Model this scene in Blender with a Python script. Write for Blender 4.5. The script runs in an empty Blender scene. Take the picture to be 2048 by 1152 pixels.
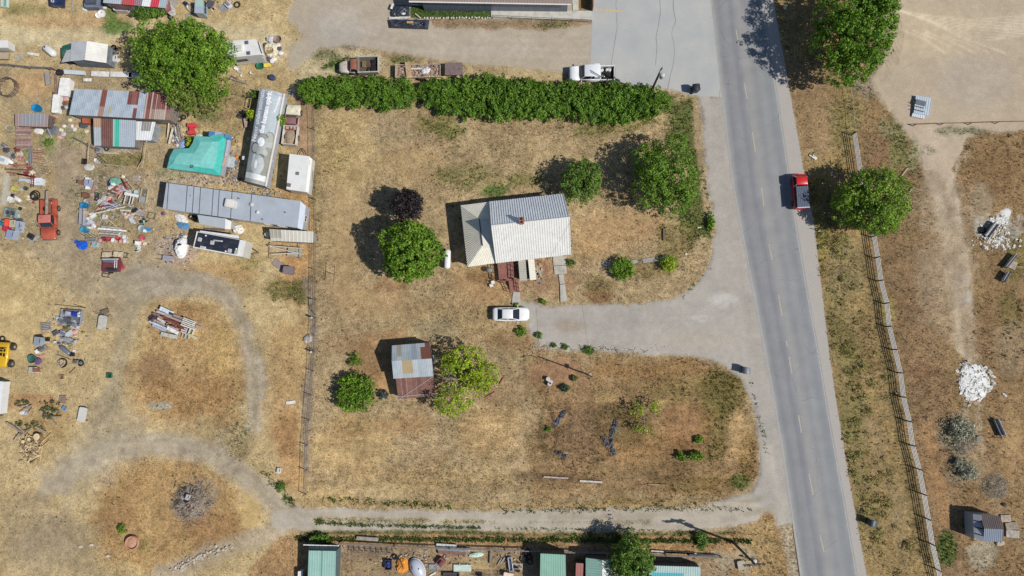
import bpy,math,random
import numpy as np
from mathutils import Vector,Matrix,Euler
SC=bpy.context.scene
R_=math.radians
rnd=random.Random(7)

# ---------------------------------------------------------------- camera (a drone looking almost straight down)
FPX=1366.0
_d=Vector((48,-114,-FPX)).normalized()          # world "down" seen from the camera
_zc=-_d
_xc=(Vector((1,0,0))-_zc*_zc.x).normalized()
_yc=_zc.cross(_xc)
ROT=Matrix((_xc,_yc,_zc))                        # camera -> world
_v=ROT @ Vector((0,0,-1))
CAM=-_v*91.07
cam=bpy.data.cameras.new('camera'); cam.sensor_width=36; cam.lens=36*FPX/2048
cam.clip_start=1; cam.clip_end=9000
co=bpy.data.objects.new('camera',cam); SC.collection.objects.link(co)
co.matrix_world=Matrix.Translation(CAM) @ ROT.to_4x4()
SC.camera=co

def P(px,py,h=0.0):
    """the point at height h that the drone sees at this spot of the aerial survey"""
    v=ROT @ Vector((px-1024,576-py,-FPX))
    return CAM+v*((h-CAM.z)/v.z)

# ---------------------------------------------------------------- daylight
SUNV=Vector((math.cos(R_(47))*.94,-math.cos(R_(47))*.342,math.sin(R_(47)))).normalized()
w=bpy.data.worlds.new('World'); SC.world=w; w.use_nodes=True
nt=w.node_tree; bg=nt.nodes['Background']
sky=nt.nodes.new('ShaderNodeTexSky'); sky.sky_type='NISHITA'; sky.sun_disc=False
sky.sun_elevation=R_(47); sky.sun_rotation=math.atan2(SUNV.x,SUNV.y); sky.altitude=1300; sky.air_density=1.0; sky.dust_density=1.0
nt.links.new(sky.outputs[0],bg.inputs[0]); bg.inputs[1].default_value=0.085
sl=bpy.data.lights.new('sun','SUN'); sl.energy=4.6; sl.angle=R_(0.53); sl.color=(1,.955,.89)
so=bpy.data.objects.new('sun',sl); SC.collection.objects.link(so)
so.rotation_euler=SUNV.to_track_quat('Z','Y').to_euler(); so.location=(60,-30,60)
SC.view_settings.view_transform='Standard'; SC.view_settings.look='None'
SC.view_settings.exposure=0.0; SC.view_settings.gamma=1; SC.view_settings.use_curve_mapping=False
SC.cycles.max_bounces=5; SC.cycles.diffuse_bounces=3; SC.cycles.transparent_max_bounces=4

# ---------------------------------------------------------------- colours and materials
KA=0.80
def lin(c,k=KA):
    return tuple(((v/255/12.92) if v <= 10 else ((v/255+.055)/1.055) ** 2.4)*k for v in c[:3])

MATS={}
def newmat(name):
    m=bpy.data.materials.new(name); m.use_nodes=True
    n=m.node_tree; n.nodes.clear()
    o=n.nodes.new('ShaderNodeOutputMaterial'); b=n.nodes.new('ShaderNodeBsdfPrincipled')
    n.links.new(b.outputs[0],o.inputs[0]); MATS[name]=m
    return m,n,b
def nd(n,t,**kw):
    x=n.nodes.new(t)
    for k,v in kw.items():
        if k.startswith('i_'): x.inputs[int(k[2:])].default_value=v
        else: setattr(x,k,v)
    return x
def noise(n,vec,scale,detail=4,rough=.6):
    t=nd(n,'ShaderNodeTexNoise'); t.inputs['Scale'].default_value=scale
    t.inputs['Detail'].default_value=detail; t.inputs['Roughness'].default_value=rough
    if vec is not None: n.links.new(vec,t.inputs['Vector'])
    return t.outputs[0]
def ramp(n,fac,lo,hi,a,b):
    r=nd(n,'ShaderNodeMapRange'); r.inputs[1].default_value=lo; r.inputs[2].default_value=hi
    r.inputs[3].default_value=a; r.inputs[4].default_value=b; n.links.new(fac,r.inputs[0]); return r.outputs[0]
def mul(n,a,b,typ='MULTIPLY'):
    m=nd(n,'ShaderNodeMath',operation=typ)
    for i,v in ((0,a),(1,b)):
        if isinstance(v,(int,float)): m.inputs[i].default_value=v
        else: n.links.new(v,m.inputs[i])
    return m.outputs[0]
def vscale(n,col,fac):
    m=nd(n,'ShaderNodeVectorMath',operation='SCALE'); n.links.new(col,m.inputs[0]); n.links.new(fac,m.inputs['Scale']); return m.outputs[0]
def mixc(n,fac,a,b):
    m=nd(n,'ShaderNodeMix',data_type='RGBA')
    n.links.new(fac,m.inputs[0])
    for i,v in ((6,a),(7,b)):
        if isinstance(v,tuple): m.inputs[i].default_value=v+(1,)
        else: n.links.new(v,m.inputs[i])
    return m.outputs[2]

def surf(name,rough=.8,metal=0.0,var=.18,scale=2.5,dirt=None,damt=.0,bump=0.0,spec=.4,coat=0):
    """the colour is stored per face ('tint'); grain, stains and dust are procedural"""
    m,n,b=newmat(name)
    at=nd(n,'ShaderNodeAttribute',attribute_name='tint')
    geo=nd(n,'ShaderNodeNewGeometry')
    n1=noise(n,geo.outputs['Position'],scale); n2=noise(n,geo.outputs['Position'],scale*9,3)
    f=mul(n,ramp(n,n1,.3,.7,1-var,1+var),ramp(n,n2,.3,.7,1-var*.6,1+var*.6))
    c=vscale(n,at.outputs['Color'],f)
    if dirt:
        n3=noise(n,geo.outputs['Position'],scale*.7+.2,6,.7)
        c=mixc(n,ramp(n,n3,.5,.72,0,damt),c,lin(dirt))
    n.links.new(c,b.inputs['Base Color'])
    b.inputs['Roughness'].default_value=rough; b.inputs['Metallic'].default_value=metal
    b.inputs['Specular IOR Level'].default_value=spec
    if coat: b.inputs['Coat Weight'].default_value=coat; b.inputs['Coat Roughness'].default_value=.08
    if bump:
        bp=nd(n,'ShaderNodeBump'); bp.inputs['Strength'].default_value=bump; bp.inputs['Distance'].default_value=.04
        n.links.new(n2,bp.inputs['Height']); n.links.new(bp.outputs[0],b.inputs['Normal'])
    return m
surf('matte',.9,0,.14,2.0,(120,105,85),.35,.3,.25)
surf('wood',.85,0,.28,3.0,(95,80,62),.45,.5,.25)
surf('roof_metal',.5,.0,.08,.8,(165,158,145),.22,0,.5)
surf('rusty_metal',.75,.0,.16,1.6,(140,104,88),.5,.2,.4)
surf('paint',.35,0,.05,1.2,(150,140,125),.15,0,.5,.3)
surf('old_paint',.6,0,.14,1.6,(120,85,65),.55,.1,.35)
surf('plastic',.5,0,.06,2.0,(150,140,120),.2,0,.5)
surf('cloth',.9,0,.12,2.0,(150,140,120),.25,.6,.2)
surf('rubber',.85,0,.2,4.0,(110,100,85),.5,.2,.3)
surf('concrete',.92,0,.12,1.2,(130,115,92),.5,.4,.2)
surf('chrome',.3,.8,.1,3.0)
surf('stone',.95,0,.25,4.0,None,0,.4,.2)
m,n,b=newmat('glass'); b.inputs['Base Color'].default_value=(.012,.016,.025,1); b.inputs['Roughness'].default_value=.06
b.inputs['Specular IOR Level'].default_value=.7
g_=nd(n,'ShaderNodeNewGeometry'); nn=noise(n,g_.outputs['Position'],1.5); n.links.new(ramp(n,nn,.3,.7,.05,.16),b.inputs['Roughness'])
# foliage: the colour of each leaf is stored per face
def leafmat(name,rough=.55,trans=.25):
    m,n,b=newmat(name)
    at=nd(n,'ShaderNodeAttribute',attribute_name='tint'); geo=nd(n,'ShaderNodeNewGeometry')
    n1=noise(n,geo.outputs['Position'],.55,3)
    c=vscale(n,at.outputs['Color'],ramp(n,n1,.3,.7,.75,1.25))
    n.links.new(c,b.inputs['Base Color']); b.inputs['Roughness'].default_value=rough; b.inputs['Specular IOR Level'].default_value=.3
    tr=nd(n,'ShaderNodeBsdfTranslucent'); n.links.new(c,tr.inputs[0])
    mx=nd(n,'ShaderNodeMixShader'); mx.inputs[0].default_value=trans
    n.links.new(b.outputs[0],mx.inputs[1]); n.links.new(tr.outputs[0],mx.inputs[2])
    n.links.new(mx.outputs[0],n.nodes['Material Output'].inputs[0])
leafmat('foliage'); leafmat('dry_leaf',.9,.1)

# ---------------------------------------------------------------- scene bookkeeping
LABELS={}
def tag(o,label,cat=None,group=None,kind=None):
    if label:
        o['label']=label
        if cat:
            if label in LABELS and (group is None or LABELS[label] != group): print('DUPLABEL',label)
            LABELS[label]=group
    if cat: o['category']=cat
    if group: o['group']=group
    if kind: o['kind']=kind
    return o
def thing(name,label,cat,loc,rz=0,group=None):
    o=bpy.data.objects.new(name,None); SC.collection.objects.link(o)
    o.location=(loc[0],loc[1],loc[2] if len(loc)>2 else 0); o.rotation_euler=(0,0,rz)
    return tag(o,label,cat,group)

class MB:
    def __init__(s,c=(180,180,180)):
        s.v=[]; s.f=[]; s.t=[]; s.c=c
    def add(s,vs,fs,c=None):
        o=len(s.v); s.v += [tuple(x) for x in vs]; c=c or s.c
        for k,f in enumerate(fs):
            s.f.append(tuple(o+i for i in f)); s.t.append(c[k % len(c)] if isinstance(c,list) else c)
        return s
    def box(s,x,y,z,lx,ly,lz,rz=0,c=None,ry=0,rx=0,ch=None):
        """box with its centre at x,y,z and bevelled upright edges"""
        b=min(lx,ly)*.12 if ch is None else ch
        E=Euler((rx,ry,rz)).to_matrix(); hx,hy,hz=lx/2,ly/2,lz/2
        if b>0:
            ring=[(hx,hy-b),(hx-b,hy),(-hx+b,hy),(-hx,hy-b),(-hx,-hy+b),(-hx+b,-hy),(hx-b,-hy),(hx,-hy+b)]
        else: ring=[(hx,hy),(-hx,hy),(-hx,-hy),(hx,-hy)]
        n=len(ring)
        vs=[Vector((x,y,z))+E @ Vector((a,b2,k)) for k in (-hz,hz) for a,b2 in ring]
        fs=[tuple(range(n-1,-1,-1)),tuple(range(n,2*n))]+[(i,(i+1) % n,n+(i+1) % n,n+i) for i in range(n)]
        return s.add(vs,fs,c)
    def prism(s,pts,z0,z1,c=None,top=None):
        n=len(pts); z0s=z0 if isinstance(z0,(list,tuple)) else [z0]*n; z1s=z1 if isinstance(z1,(list,tuple)) else [z1]*n
        a=sum(pts[i][0]*pts[(i+1) % n][1]-pts[(i+1) % n][0]*pts[i][1] for i in range(n))
        idx=range(n) if a>0 else range(n-1,-1,-1)
        p=[pts[i] for i in idx]; z0s=[z0s[i] for i in idx]; z1s=[z1s[i] for i in idx]
        vs=[(q[0],q[1],z0s[i]) for i,q in enumerate(p)]+[(q[0],q[1],z1s[i]) for i,q in enumerate(p)]
        s.add(vs,[tuple(range(n-1,-1,-1))]+[(i,(i+1) % n,n+(i+1) % n,n+i) for i in range(n)],c)
        return s.add(vs,[tuple(range(n,2*n))],top or c)
    def quad(s,a,b,c_,d,c=None): return s.add([a,b,c_,d],[(0,1,2,3)],c)
    def slab(s,pts,t,c=None):
        """flat polygon in 3-d given real thickness t downwards"""
        n=len(pts); pts=[Vector(p) for p in pts]
        if (pts[1]-pts[0]).cross(pts[2]-pts[0]).z<0: pts=pts[::-1]
        vs=pts+[p-Vector((0,0,t)) for p in pts]
        return s.add(vs,[tuple(range(n)),tuple(range(2*n-1,n-1,-1))]+[((i+1) % n,i,n+i,n+(i+1) % n) for i in range(n)],c)
    def tube(s,a,b,r,r2=None,n=6,c=None):
        a,b=Vector(a),Vector(b); r2=r if r2 is None else r2; d=(b-a)
        if d.length<1e-5: return s
        d.normalize(); u=d.orthogonal().normalized(); w_=d.cross(u)
        vs=[p+(u*math.cos(t)+w_*math.sin(t))*q for p,q in ((a,r),(b,r2)) for t in [2*math.pi*i/n for i in range(n)]]
        return s.add(vs,[tuple(range(n-1,-1,-1)),tuple(range(n,2*n))]+[(i,(i+1) % n,n+(i+1) % n,n+i) for i in range(n)],c)
    def path(s,pts,r,n=6,c=None):
        for i in range(len(pts)-1): s.tube(pts[i],pts[i+1],r,n=n,c=c)
        return s
    def lathe(s,x,y,z,prof,n=16,c=None,sx=1,sy=1,rot=0,tilt=None):
        """profile of (radius, height) turned about a vertical axis"""
        vs=[]; M=Matrix.Identity(3) if tilt is None else Euler(tilt).to_matrix()
        for r,h in prof:
            for i in range(n):
                t=2*math.pi*i/n; q=Vector((r*math.cos(t)*sx,r*math.sin(t)*sy,h))
                q=M @ (Matrix.Rotation(rot,3,'Z') @ q); vs.append((x+q.x,y+q.y,z+q.z))
        fs=[(k*n+i,k*n+(i+1) % n,(k+1)*n+(i+1) % n,(k+1)*n+i) for k in range(len(prof)-1) for i in range(n)]
        fs += [tuple(range(n-1,-1,-1)),tuple(range((len(prof)-1)*n,len(prof)*n))]
        return s.add(vs,fs,c)
    def ring(s,x,y,z,R,r,n=18,m=8,c=None,tilt=(0,0,0),sq=1.3):
        E=Euler(tilt).to_matrix(); vs=[]
        for i in range(n):
            a=2*math.pi*i/n
            for j in range(m):
                t=2*math.pi*j/m; q=Vector(((R+r*math.cos(t))*math.cos(a),(R+r*math.cos(t))*math.sin(a),r*sq*math.sin(t)))
                vs.append(Vector((x,y,z))+E @ q)
        return s.add(vs,[(i*m+j,((i+1) % n)*m+j,((i+1) % n)*m+(j+1) % m,i*m+(j+1) % m) for i in range(n) for j in range(m)],c)
    def blob(s,x,y,z,rx,ry,rz,n=12,m=7,jit=.0,c=None,rot=0,flat=False,seed=0):
        q=random.Random(seed); vs=[]
        for k in range(m+1):
            ph=math.pi*(k/m if not flat else .5*k/m)
            for i in range(n):
                t=2*math.pi*i/n; j=1+q.uniform(-jit,jit)
                a,b2=rx*math.sin(ph)*math.cos(t)*j,ry*math.sin(ph)*math.sin(t)*j
                vs.append((x+a*math.cos(rot)-b2*math.sin(rot),y+a*math.sin(rot)+b2*math.cos(rot),z+rz*math.cos(ph)*j))
        return s.add(vs,[(k*n+i,(k+1)*n+i,(k+1)*n+(i+1) % n,k*n+(i+1) % n) for k in range(m) for i in range(n)],c)
    def loft(s,st,c=None,n=3):
        """st: (x, half width, z bottom, z top, corner radius) sections along x"""
        vs=[]
        for x,hw,z0,z1,cr in st:
            cr=min(cr,hw*.9,(z1-z0)*.48); ring=[]
            for cy,cz,a0 in ((hw-cr,z1-cr,0),(-hw+cr,z1-cr,90),(-hw+cr,z0+cr,180),(hw-cr,z0+cr,270)):
                for k in range(n+1):
                    a=R_(a0+90*k/n); ring.append((x,cy+cr*math.cos(a),cz+cr*math.sin(a)))
            vs += ring
        m_=4*(n+1); fs=[]
        for k in range(len(st)-1):
            for i in range(m_): fs.append((k*m_+i,k*m_+(i+1) % m_,(k+1)*m_+(i+1) % m_,(k+1)*m_+i))
        fs += [tuple(range(m_-1,-1,-1)),tuple(range((len(st)-1)*m_,len(st)*m_))]
        return s.add(vs,fs,c)
    def ribbed(s,a,b,c_,d,sp=.3,rh=.025,rw=.25,c=None,tint=None,nv=1,th=.03):
        """metal sheet a-b (low edge) to d-c (high edge) with ribs running up the slope"""
        a,b,c_,d=map(Vector,(a,b,c_,d)); nrm=(b-a).cross(d-a).normalized()
        if nrm.z<0: nrm=-nrm
        L=max((b-a).length,(c_-d).length); k=max(2,int(L/sp)); us=[]
        for i in range(k):
            us += [(i/k,0),((i+1-rw)/k,0),((i+1-rw*.66)/k,1),((i+1-rw*.33)/k,1)]
        us.append((1,0)); nu=len(us); vs=[]
        for j in range(nv+1):
            v=j/nv
            for u,up in us: vs.append((a.lerp(b,u)).lerp(d.lerp(c_,u),v)+nrm*(rh*up))
        fs=[]; cs=[]
        up=(b-a).cross(d-a).z>0
        for j in range(nv):
            for i in range(nu-1):
                q=(j*nu+i,j*nu+i+1,(j+1)*nu+i+1,(j+1)*nu+i); fs.append(q if up else q[::-1])
                cs.append(tint((us[i][0]+us[i+1][0])/2,(j+.5)/nv) if tint else (c or s.c))
        s.add(vs,fs,cs)
        lo=[p-nrm*th for p in (a,b,c_,d)]; hi=[p-nrm*.004 for p in (a,b,c_,d)]
        cc=cs[0]
        return s.add(lo+hi,[(3,2,1,0)]+[(i,(i+1) % 4,4+(i+1) % 4,4+i) for i in range(4)],cc)
    def build(s,name,mat,parent=None,smooth=False,world=False,label=None):
        me=bpy.data.meshes.new(name); vs=s.v
        if world and parent is not None:
            Mi=(Matrix.Translation(parent.location) @ parent.rotation_euler.to_matrix().to_4x4()).inverted(); vs=[Mi @ Vector(x) for x in vs]
        me.from_pydata(vs,[],s.f); me.materials.append(MATS[mat])
        at=me.attributes.new('tint','FLOAT_COLOR','FACE')
        cache={}; arr=[]
        for c in s.t:
            if c not in cache: cache[c]=lin(c)+(1,)
            arr += cache[c]
        at.data.foreach_set('color',arr)
        if smooth: me.shade_smooth()
        o=bpy.data.objects.new(name,me); SC.collection.objects.link(o)
        if parent is not None: o.parent=parent
        if label: o['label']=label
        return o

def dup(root,loc,rz,label=None,group=None,scale=None):
    r=root.copy(); SC.collection.objects.link(r); r.location=loc; r.rotation_euler=(0,0,rz)
    if scale: r.scale=scale
    if label: tag(r,label,r['category'],group or r.get('group'))
    for ch in list(root.children):
        c=ch.copy(); SC.collection.objects.link(c); c.parent=r
        for g in list(ch.children):
            d=g.copy(); SC.collection.objects.link(d); d.parent=c
    return r
def ang(a,b):
    """heading between two survey spots"""
    p,q=P(*a),P(*b); return math.atan2(q.y-p.y,q.x-p.x)
def px_dir(dx,dy): return math.atan2(-dy,dx)

# ---------------------------------------------------------------- value noise for the ground survey
def vnoise(x,y,seed):
    r=np.random.RandomState(seed); T=r.rand(256,256)
    xi=np.floor(x).astype(int); yi=np.floor(y).astype(int); fx=x-xi; fy=y-yi
    fx=fx*fx*(3-2*fx); fy=fy*fy*(3-2*fy)
    g=lambda i,j: T[(xi+i) % 256,(yi+j) % 256]
    return (g(0,0)*(1-fx)+g(1,0)*fx)*(1-fy)+(g(0,1)*(1-fx)+g(1,1)*fx)*fy
def fbm(x,y,seed,o=4):
    s=0; a=.5; t=0
    for k in range(o): s=s+a*vnoise(x*2 ** k+17*k,y*2 ** k+31*k,seed+k); t += a; a *= .55
    return s/t
def poly_sd(px,py,pts):
    n=len(pts); d=np.full(px.shape,1e9); ins=np.zeros(px.shape,bool)
    for i in range(n):
        x0,y0=pts[i]; x1,y1=pts[(i+1) % n]; ex,ey=x1-x0,y1-y0; L=ex*ex+ey*ey+1e-9
        t=np.clip(((px-x0)*ex+(py-y0)*ey)/L,0,1); d=np.minimum(d,np.hypot(px-x0-t*ex,py-y0-t*ey))
        c=((y0>py) != (y1>py)) & (px<(x1-x0)*(py-y0)/(y1-y0+1e-12)+x0); ins ^= c
    return np.where(ins,-d,d)
def line_sd(px,py,pts,w):
    d=np.full(px.shape,1e9)
    for i in range(len(pts)-1):
        x0,y0=pts[i][:2]; x1,y1=pts[i+1][:2]; ex,ey=x1-x0,y1-y0; L=ex*ex+ey*ey+1e-9
        w0=pts[i][2] if len(pts[i])>2 else w; w1=pts[i+1][2] if len(pts[i+1])>2 else w
        t=np.clip(((px-x0)*ex+(py-y0)*ey)/L,0,1)
        d=np.minimum(d,np.hypot(px-x0-t*ex,py-y0-t*ey)-(w0+(w1-w0)*t)/2)
    return d

# ================================================================ THE GROUND: one sheet, dense where it is seen, reaching the horizon
STRAW=(198,170,116); YS=(196,170,120); TAN=(180,154,112); SAND=(206,188,146); BRN=(152,118,78); RUST=(162,124,86)
GRV=(178,171,160); GRVT=(182,168,146); DUST=(170,152,124); OLV=(126,118,62); GRN=(82,108,42); GRYB=(150,134,110); DK=(104,84,58)
G_,T_,Y_=1,2,3
PT=[]
def pp(pts,c,soft=10,warp=10,op=1.0,sp=None,cls=None): PT.append((0,pts,0,c,soft,warp,op,sp,cls))
def pl(pts,wd,c,soft=6,warp=6,op=1.0,sp=None,cls=None): PT.append((1,pts,wd,c,soft,warp,op,sp,cls))
def pe(x,y,rx,ry,c,soft=10,warp=12,op=1.0,sp=None,cls=None):
    pp([(x+rx*math.cos(2*math.pi*i/14),y+ry*math.sin(2*math.pi*i/14)) for i in range(14)],c,soft,warp,op,sp,cls)
# --- west lot
pp([(-400,-300),(622,-300),(622,1080),(560,1300),(-400,1300)],YS,8,6,1,.35)
pp([(0,130),(330,130),(340,230),(330,560),(150,600),(0,480)],(172,152,116),30,24,.85,.35)
pp([(140,240),(330,340),(330,540),(170,560),(110,420)],(172,150,116),20,20,.8,.4)
pp([(0,55),(150,60),(300,40),(470,45),(590,70),(560,120),(460,90),(330,40),(240,75),(120,95),(0,90)],SAND,14,12,.85,.15)
pe(150,40,110,14,(196,158,110),12,10,.6); pe(60,18,45,10,OLV,8,8,.7)
pe(80,170,55,35,(196,156,104),18,12,.7,.2); pe(60,250,60,40,(176,152,104),14,14,.6)
pe(150,265,30,22,(158,158,106),10,14,.6); pe(245,320,55,18,OLV,8,10,.7,.9); pe(285,333,30,9,(180,148,88),6,6,.8)
pe(235,52,30,14,(84,118,44),8,8,.9,.6); pe(222,30,12,18,(96,124,52),6,6,.8)
pp([(0,335),(20,350),(24,400),(0,410)],(196,188,168),6,6,.9,.05)
pp([(110,300),(160,300),(165,480),(130,540),(110,420)],(172,152,124),14,12,.8,.15)
pe(95,270,14,40,(140,142,90),8,10,.7); pe(100,355,8,30,(176,150,96),6,6,.6)
pe(210,395,75,60,(150,138,108),14,16,.7,.6); pe(255,470,35,35,(166,148,104),10,12,.6)
pe(355,500,42,40,(184,160,144),12,12,.8,.3)
pp([(400,190),(480,160),(500,200),(470,280),(400,260),(370,290)],(160,140,94),10,12,.7,.9)
pe(448,215,30,30,(168,138,100),12,10,.6); pe(420,235,30,14,(104,110,66),6,8,.6,.9)
pe(400,360,90,8,(184,164,140),4,6,.8,.5); pe(340,345,40,12,(150,148,110),6,8,.6,.8)
pe(470,335,16,40,(170,150,128),6,6,.8,.2)
pp([(590,190),(625,200),(628,330),(590,300)],(164,132,102),8,8,.8,.2); pe(587,184,14,9,(176,168,160),4,5,.9)
pp([(560,380),(632,380),(628,560),(600,640),(560,560)],(190,146,92),14,12,.8,.4)
pe(632,385,12,40,(130,124,76),6,8,.7,.8); pe(560,580,26,24,(124,114,60),8,10,.8,1); pe(600,585,20,26,(112,108,56),8,10,.8,1)
pe(430,545,90,22,(188,148,90),12,12,.7,.4); pe(500,525,30,14,(140,126,66),8,10,.7,.8)
pe(592,528,20,14,(198,150,94),8,8,.7)
pp([(540,640),(625,640),(615,960),(560,960),(530,850)],(190,152,98),16,14,.7,.4)
pe(570,870,34,50,(170,126,78),12,14,.7,.4); pe(590,950,30,40,(198,152,98),12,12,.7)
# loop tracks of the west lot
pp([(285,535),(380,535),(440,556),(420,600),(330,600),(250,620),(235,575)],(174,158,130),20,24,.75,.15,T_)
pl([(250,560,60),(300,560,60),(400,562,50),(455,590,36),(490,650,34),(508,730,32),(512,800,30),(508,860,22)],36,(172,158,136),12,16,.8,.12,T_)
pl([(255,580,50),(258,640,40),(240,690,36),(228,760,34),(215,830,40),(170,890,60)],36,(178,160,124),12,10,.6,.15)
pe(470,870,34,60,(150,134,96),10,16,.6,1)
pp([(310,600),(420,600),(470,660),(485,760),(470,840),(350,850),(262,830),(255,740),(290,650)],(184,146,92),18,18,.8,.5)
pe(300,740,60,24,(150,116,82),14,18,.7,.4); pe(380,790,90,50,(168,126,76),18,20,.6,.6); pe(440,700,26,50,(204,168,100),10,14,.6)
pe(390,620,40,20,(160,122,74),10,12,.6,.5)
pl([(90,985,20),(160,925,50),(230,893,56),(330,890,50),(420,905,46),(480,945,40),(540,995,44),(580,1040,60),(640,1045,46)],44,(180,165,140),14,16,.88,.08,T_)
pe(60,1050,60,60,(150,132,104),30,24,.5,.3); pe(110,1080,60,50,(146,128,100),24,20,.5,.3)
pp([(205,960),(290,915),(400,925),(470,980),(520,1030),(440,1110),(330,1150),(200,1120),(180,1040)],(180,140,84),16,18,.8,.5)
pe(385,1005,50,40,(146,130,112),14,26,.8,.3); pe(430,1060,60,40,(158,118,74),14,16,.7,.4); pe(230,1040,40,40,(164,126,80),12,14,.7,.4)
pe(500,1020,22,40,(206,176,112),10,10,.8,.1); pe(270,1085,34,14,(140,124,64),8,8,.7,.9)
pl([(330,1150,40),(420,1110,36),(480,1090,36),(560,1060,40)],36,(184,166,138),10,10,.8,.15,T_)
pe(60,800,50,14,(178,132,86),8,8,.7); pe(90,850,60,40,(184,148,92),14,12,.6); pe(320,812,26,10,(166,162,144),4,6,.8)
pe(20,640,80,90,(198,170,112),20,16,.5,.1)
# --- north yard of gravel
pp([(590,0),(590,-200),(1190,-200),(1190,140),(1140,148),(1000,138),(870,118),(760,100),(690,92),(650,98),(610,120),(585,146),(574,130),(583,95),(600,70),(576,40)],GRVT,5,7,1,.03,Y_)
pe(720,75,60,24,(186,178,168),24,24,.4); pe(735,78,22,8,(160,132,104),10,10,.5); pe(950,90,140,30,(188,176,158),20,14,.5)
pe(675,60,60,40,(186,178,168),30,24,.5)
pp([(590,150),(640,100),(690,94),(760,104),(780,140),(600,160)],SAND,6,8,.9,.35); pe(655,112,26,10,(130,132,90),5,8,.7,.9); pe(668,130,20,14,(104,126,50),5,8,.8,.9)
pp([(770,118),(1100,142),(1140,152),(1140,160),(770,160)],(196,172,124),5,5,.9,.3); pe(805,120,24,7,(108,120,58),5,6,.8,.9)
pp([(860,34),(985,40),(1184,36),(1184,50),(1100,58),(870,54)],(160,132,98),5,6,.9,.4); pe(1110,50,36,7,(150,140,90),4,6,.8,.9)
pp([(840,-60),(982,-60),(982,36),(822,34),(822,8)],(70,98,36),3,4,1,.8)
pp([(1156,-60),(1182,-60),(1182,20),(1156,20)],(160,122,70),2,2,1,.4)
# --- home lot (between the fence and the road)
pp([(628,195),(1000,215),(1330,190),(1395,200),(1410,330),(1425,470),(1415,540),(1380,580),(1300,605),(1060,610),(1060,690),(1400,712),(1490,750),(1525,940),(1480,990),(1400,1012),(610,1018),(625,600)],TAN,6,6,1,.55)
pe(700,300,60,90,(196,166,108),30,20,.6,.3); pe(790,260,60,34,(172,150,116),20,16,.6,.4); pe(665,290,30,50,(176,152,100),14,14,.5,.9)
pe(690,480,40,120,(194,162,112),20,16,.6,.2); pe(830,330,70,40,(194,162,110),20,16,.6,.3)
pe(870,248,50,20,(136,130,64),10,14,.7,.9); pe(900,262,30,14,(126,128,60),8,10,.6,.9)
pe(940,350,70,24,(132,124,66),14,16,.7,.9); pe(990,382,28,12,(88,116,44),8,8,.9,.9); pe(1060,360,50,16,(132,128,64),12,12,.7,.9); pe(1085,300,60,30,(184,158,112),16,14,.6,.3)
pe(1190,262,40,12,(134,130,66),10,12,.7,.9); pe(1260,240,70,16,(146,138,74),12,12,.7,.8)
pp([(1330,196),(1395,200),(1400,300),(1420,470),(1390,480),(1350,440),(1390,330),(1330,260)],(92,106,42),10,12,.85,1)
pp([(1388,200),(1400,205),(1414,330),(1424,420),(1410,440),(1398,330),(1384,240)],(188,160,120),4,5,.85,.2)
pl([(1404,215),(1416,330),(1424,440)],12,(176,164,146),3,6,.8,.3)
pe(1240,460,90,40,(190,150,102),20,16,.7,.35); pe(1350,480,40,40,(142,126,70),12,14,.7,.9); pe(1180,500,30,14,(198,158,102),10,10,.6)
pe(1200,590,26,18,(132,92,58),8,10,.8,.4); pe(1200,570,30,16,(128,112,66),8,10,.7,.9); pe(1300,540,60,18,(150,128,76),10,12,.7,.8)
pe(1100,560,50,36,(170,130,96),10,12,.7,.3); pe(1076,540,16,24,(158,114,86),5,8,.8); pe(1078,545,8,18,(206,188,156),3,6,.7)
pe(970,570,70,40,(184,142,92),20,14,.7,.3); pe(960,555,26,12,(130,96,60),6,10,.7)
pe(900,640,110,40,(170,142,96),20,18,.6,.5); pe(870,660,50,20,(160,148,116),14,12,.5,.8); pe(1020,680,50,26,(160,126,82),12,12,.7,.4)
pe(740,600,70,40,(196,160,110),20,14,.6,.2); pe(780,570,40,14,(166,126,84),10,12,.6,.4)
pe(770,720,70,60,(160,120,76),18,16,.7,.3); pe(775,770,24,22,(208,162,108),8,8,.8,.1); pe(690,690,40,20,(150,116,76),12,12,.6,.4)
pe(700,900,90,70,(202,168,110),24,20,.7,.3); pe(800,850,60,22,(176,136,86),14,14,.6,.4); pe(700,860,34,20,(172,138,86),10,10,.7,.7)
pe(980,860,60,60,(196,158,102),24,18,.6,.4); pe(1010,790,50,30,(160,128,92),14,14,.6,.5)
pe(650,990,60,20,(206,172,112),14,12,.7,.5); pe(880,960,140,30,(190,156,100),20,16,.5,.7); pe(760,985,70,14,(206,178,124),10,8,.6,.4)
pp([(1040,705),(1150,712),(1400,718),(1490,755),(1520,930),(1460,990),(1060,1000),(1050,900),(1075,820),(1045,760)],(156,122,80),26,26,.8,.65)
pe(1110,745,60,24,(170,128,94),12,14,.8,.2); pe(1300,740,120,26,(156,118,70),16,14,.7,.6); pe(1210,793,24,11,(216,176,112),5,7,.9,.1)
pe(1230,830,60,22,(112,92,52),14,18,.8,.8); pe(1260,870,70,30,(124,100,60),16,22,.6,.8); pe(1180,900,50,16,(120,96,64),12,18,.6,.6); pe(1160,850,60,40,(172,132,96),12,16,.7,.3); pe(1440,790,50,50,(124,112,52),14,16,.8,1); pe(1430,860,30,60,(122,108,52),10,14,.7,1)
pe(1370,850,60,50,(164,118,74),16,16,.6,.5); pe(1350,780,60,30,(134,114,62),12,14,.7,.9); pe(1480,870,22,50,(206,168,112),8,12,.7,.3); pe(1495,920,18,50,(150,118,66),6,8,.7,.8)
pe(1300,900,110,30,(156,116,68),14,14,.7,.6); pe(1480,965,22,16,(96,110,42),6,8,.9,1); pe(1400,970,70,20,(140,112,60),10,12,.7,.8)
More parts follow.
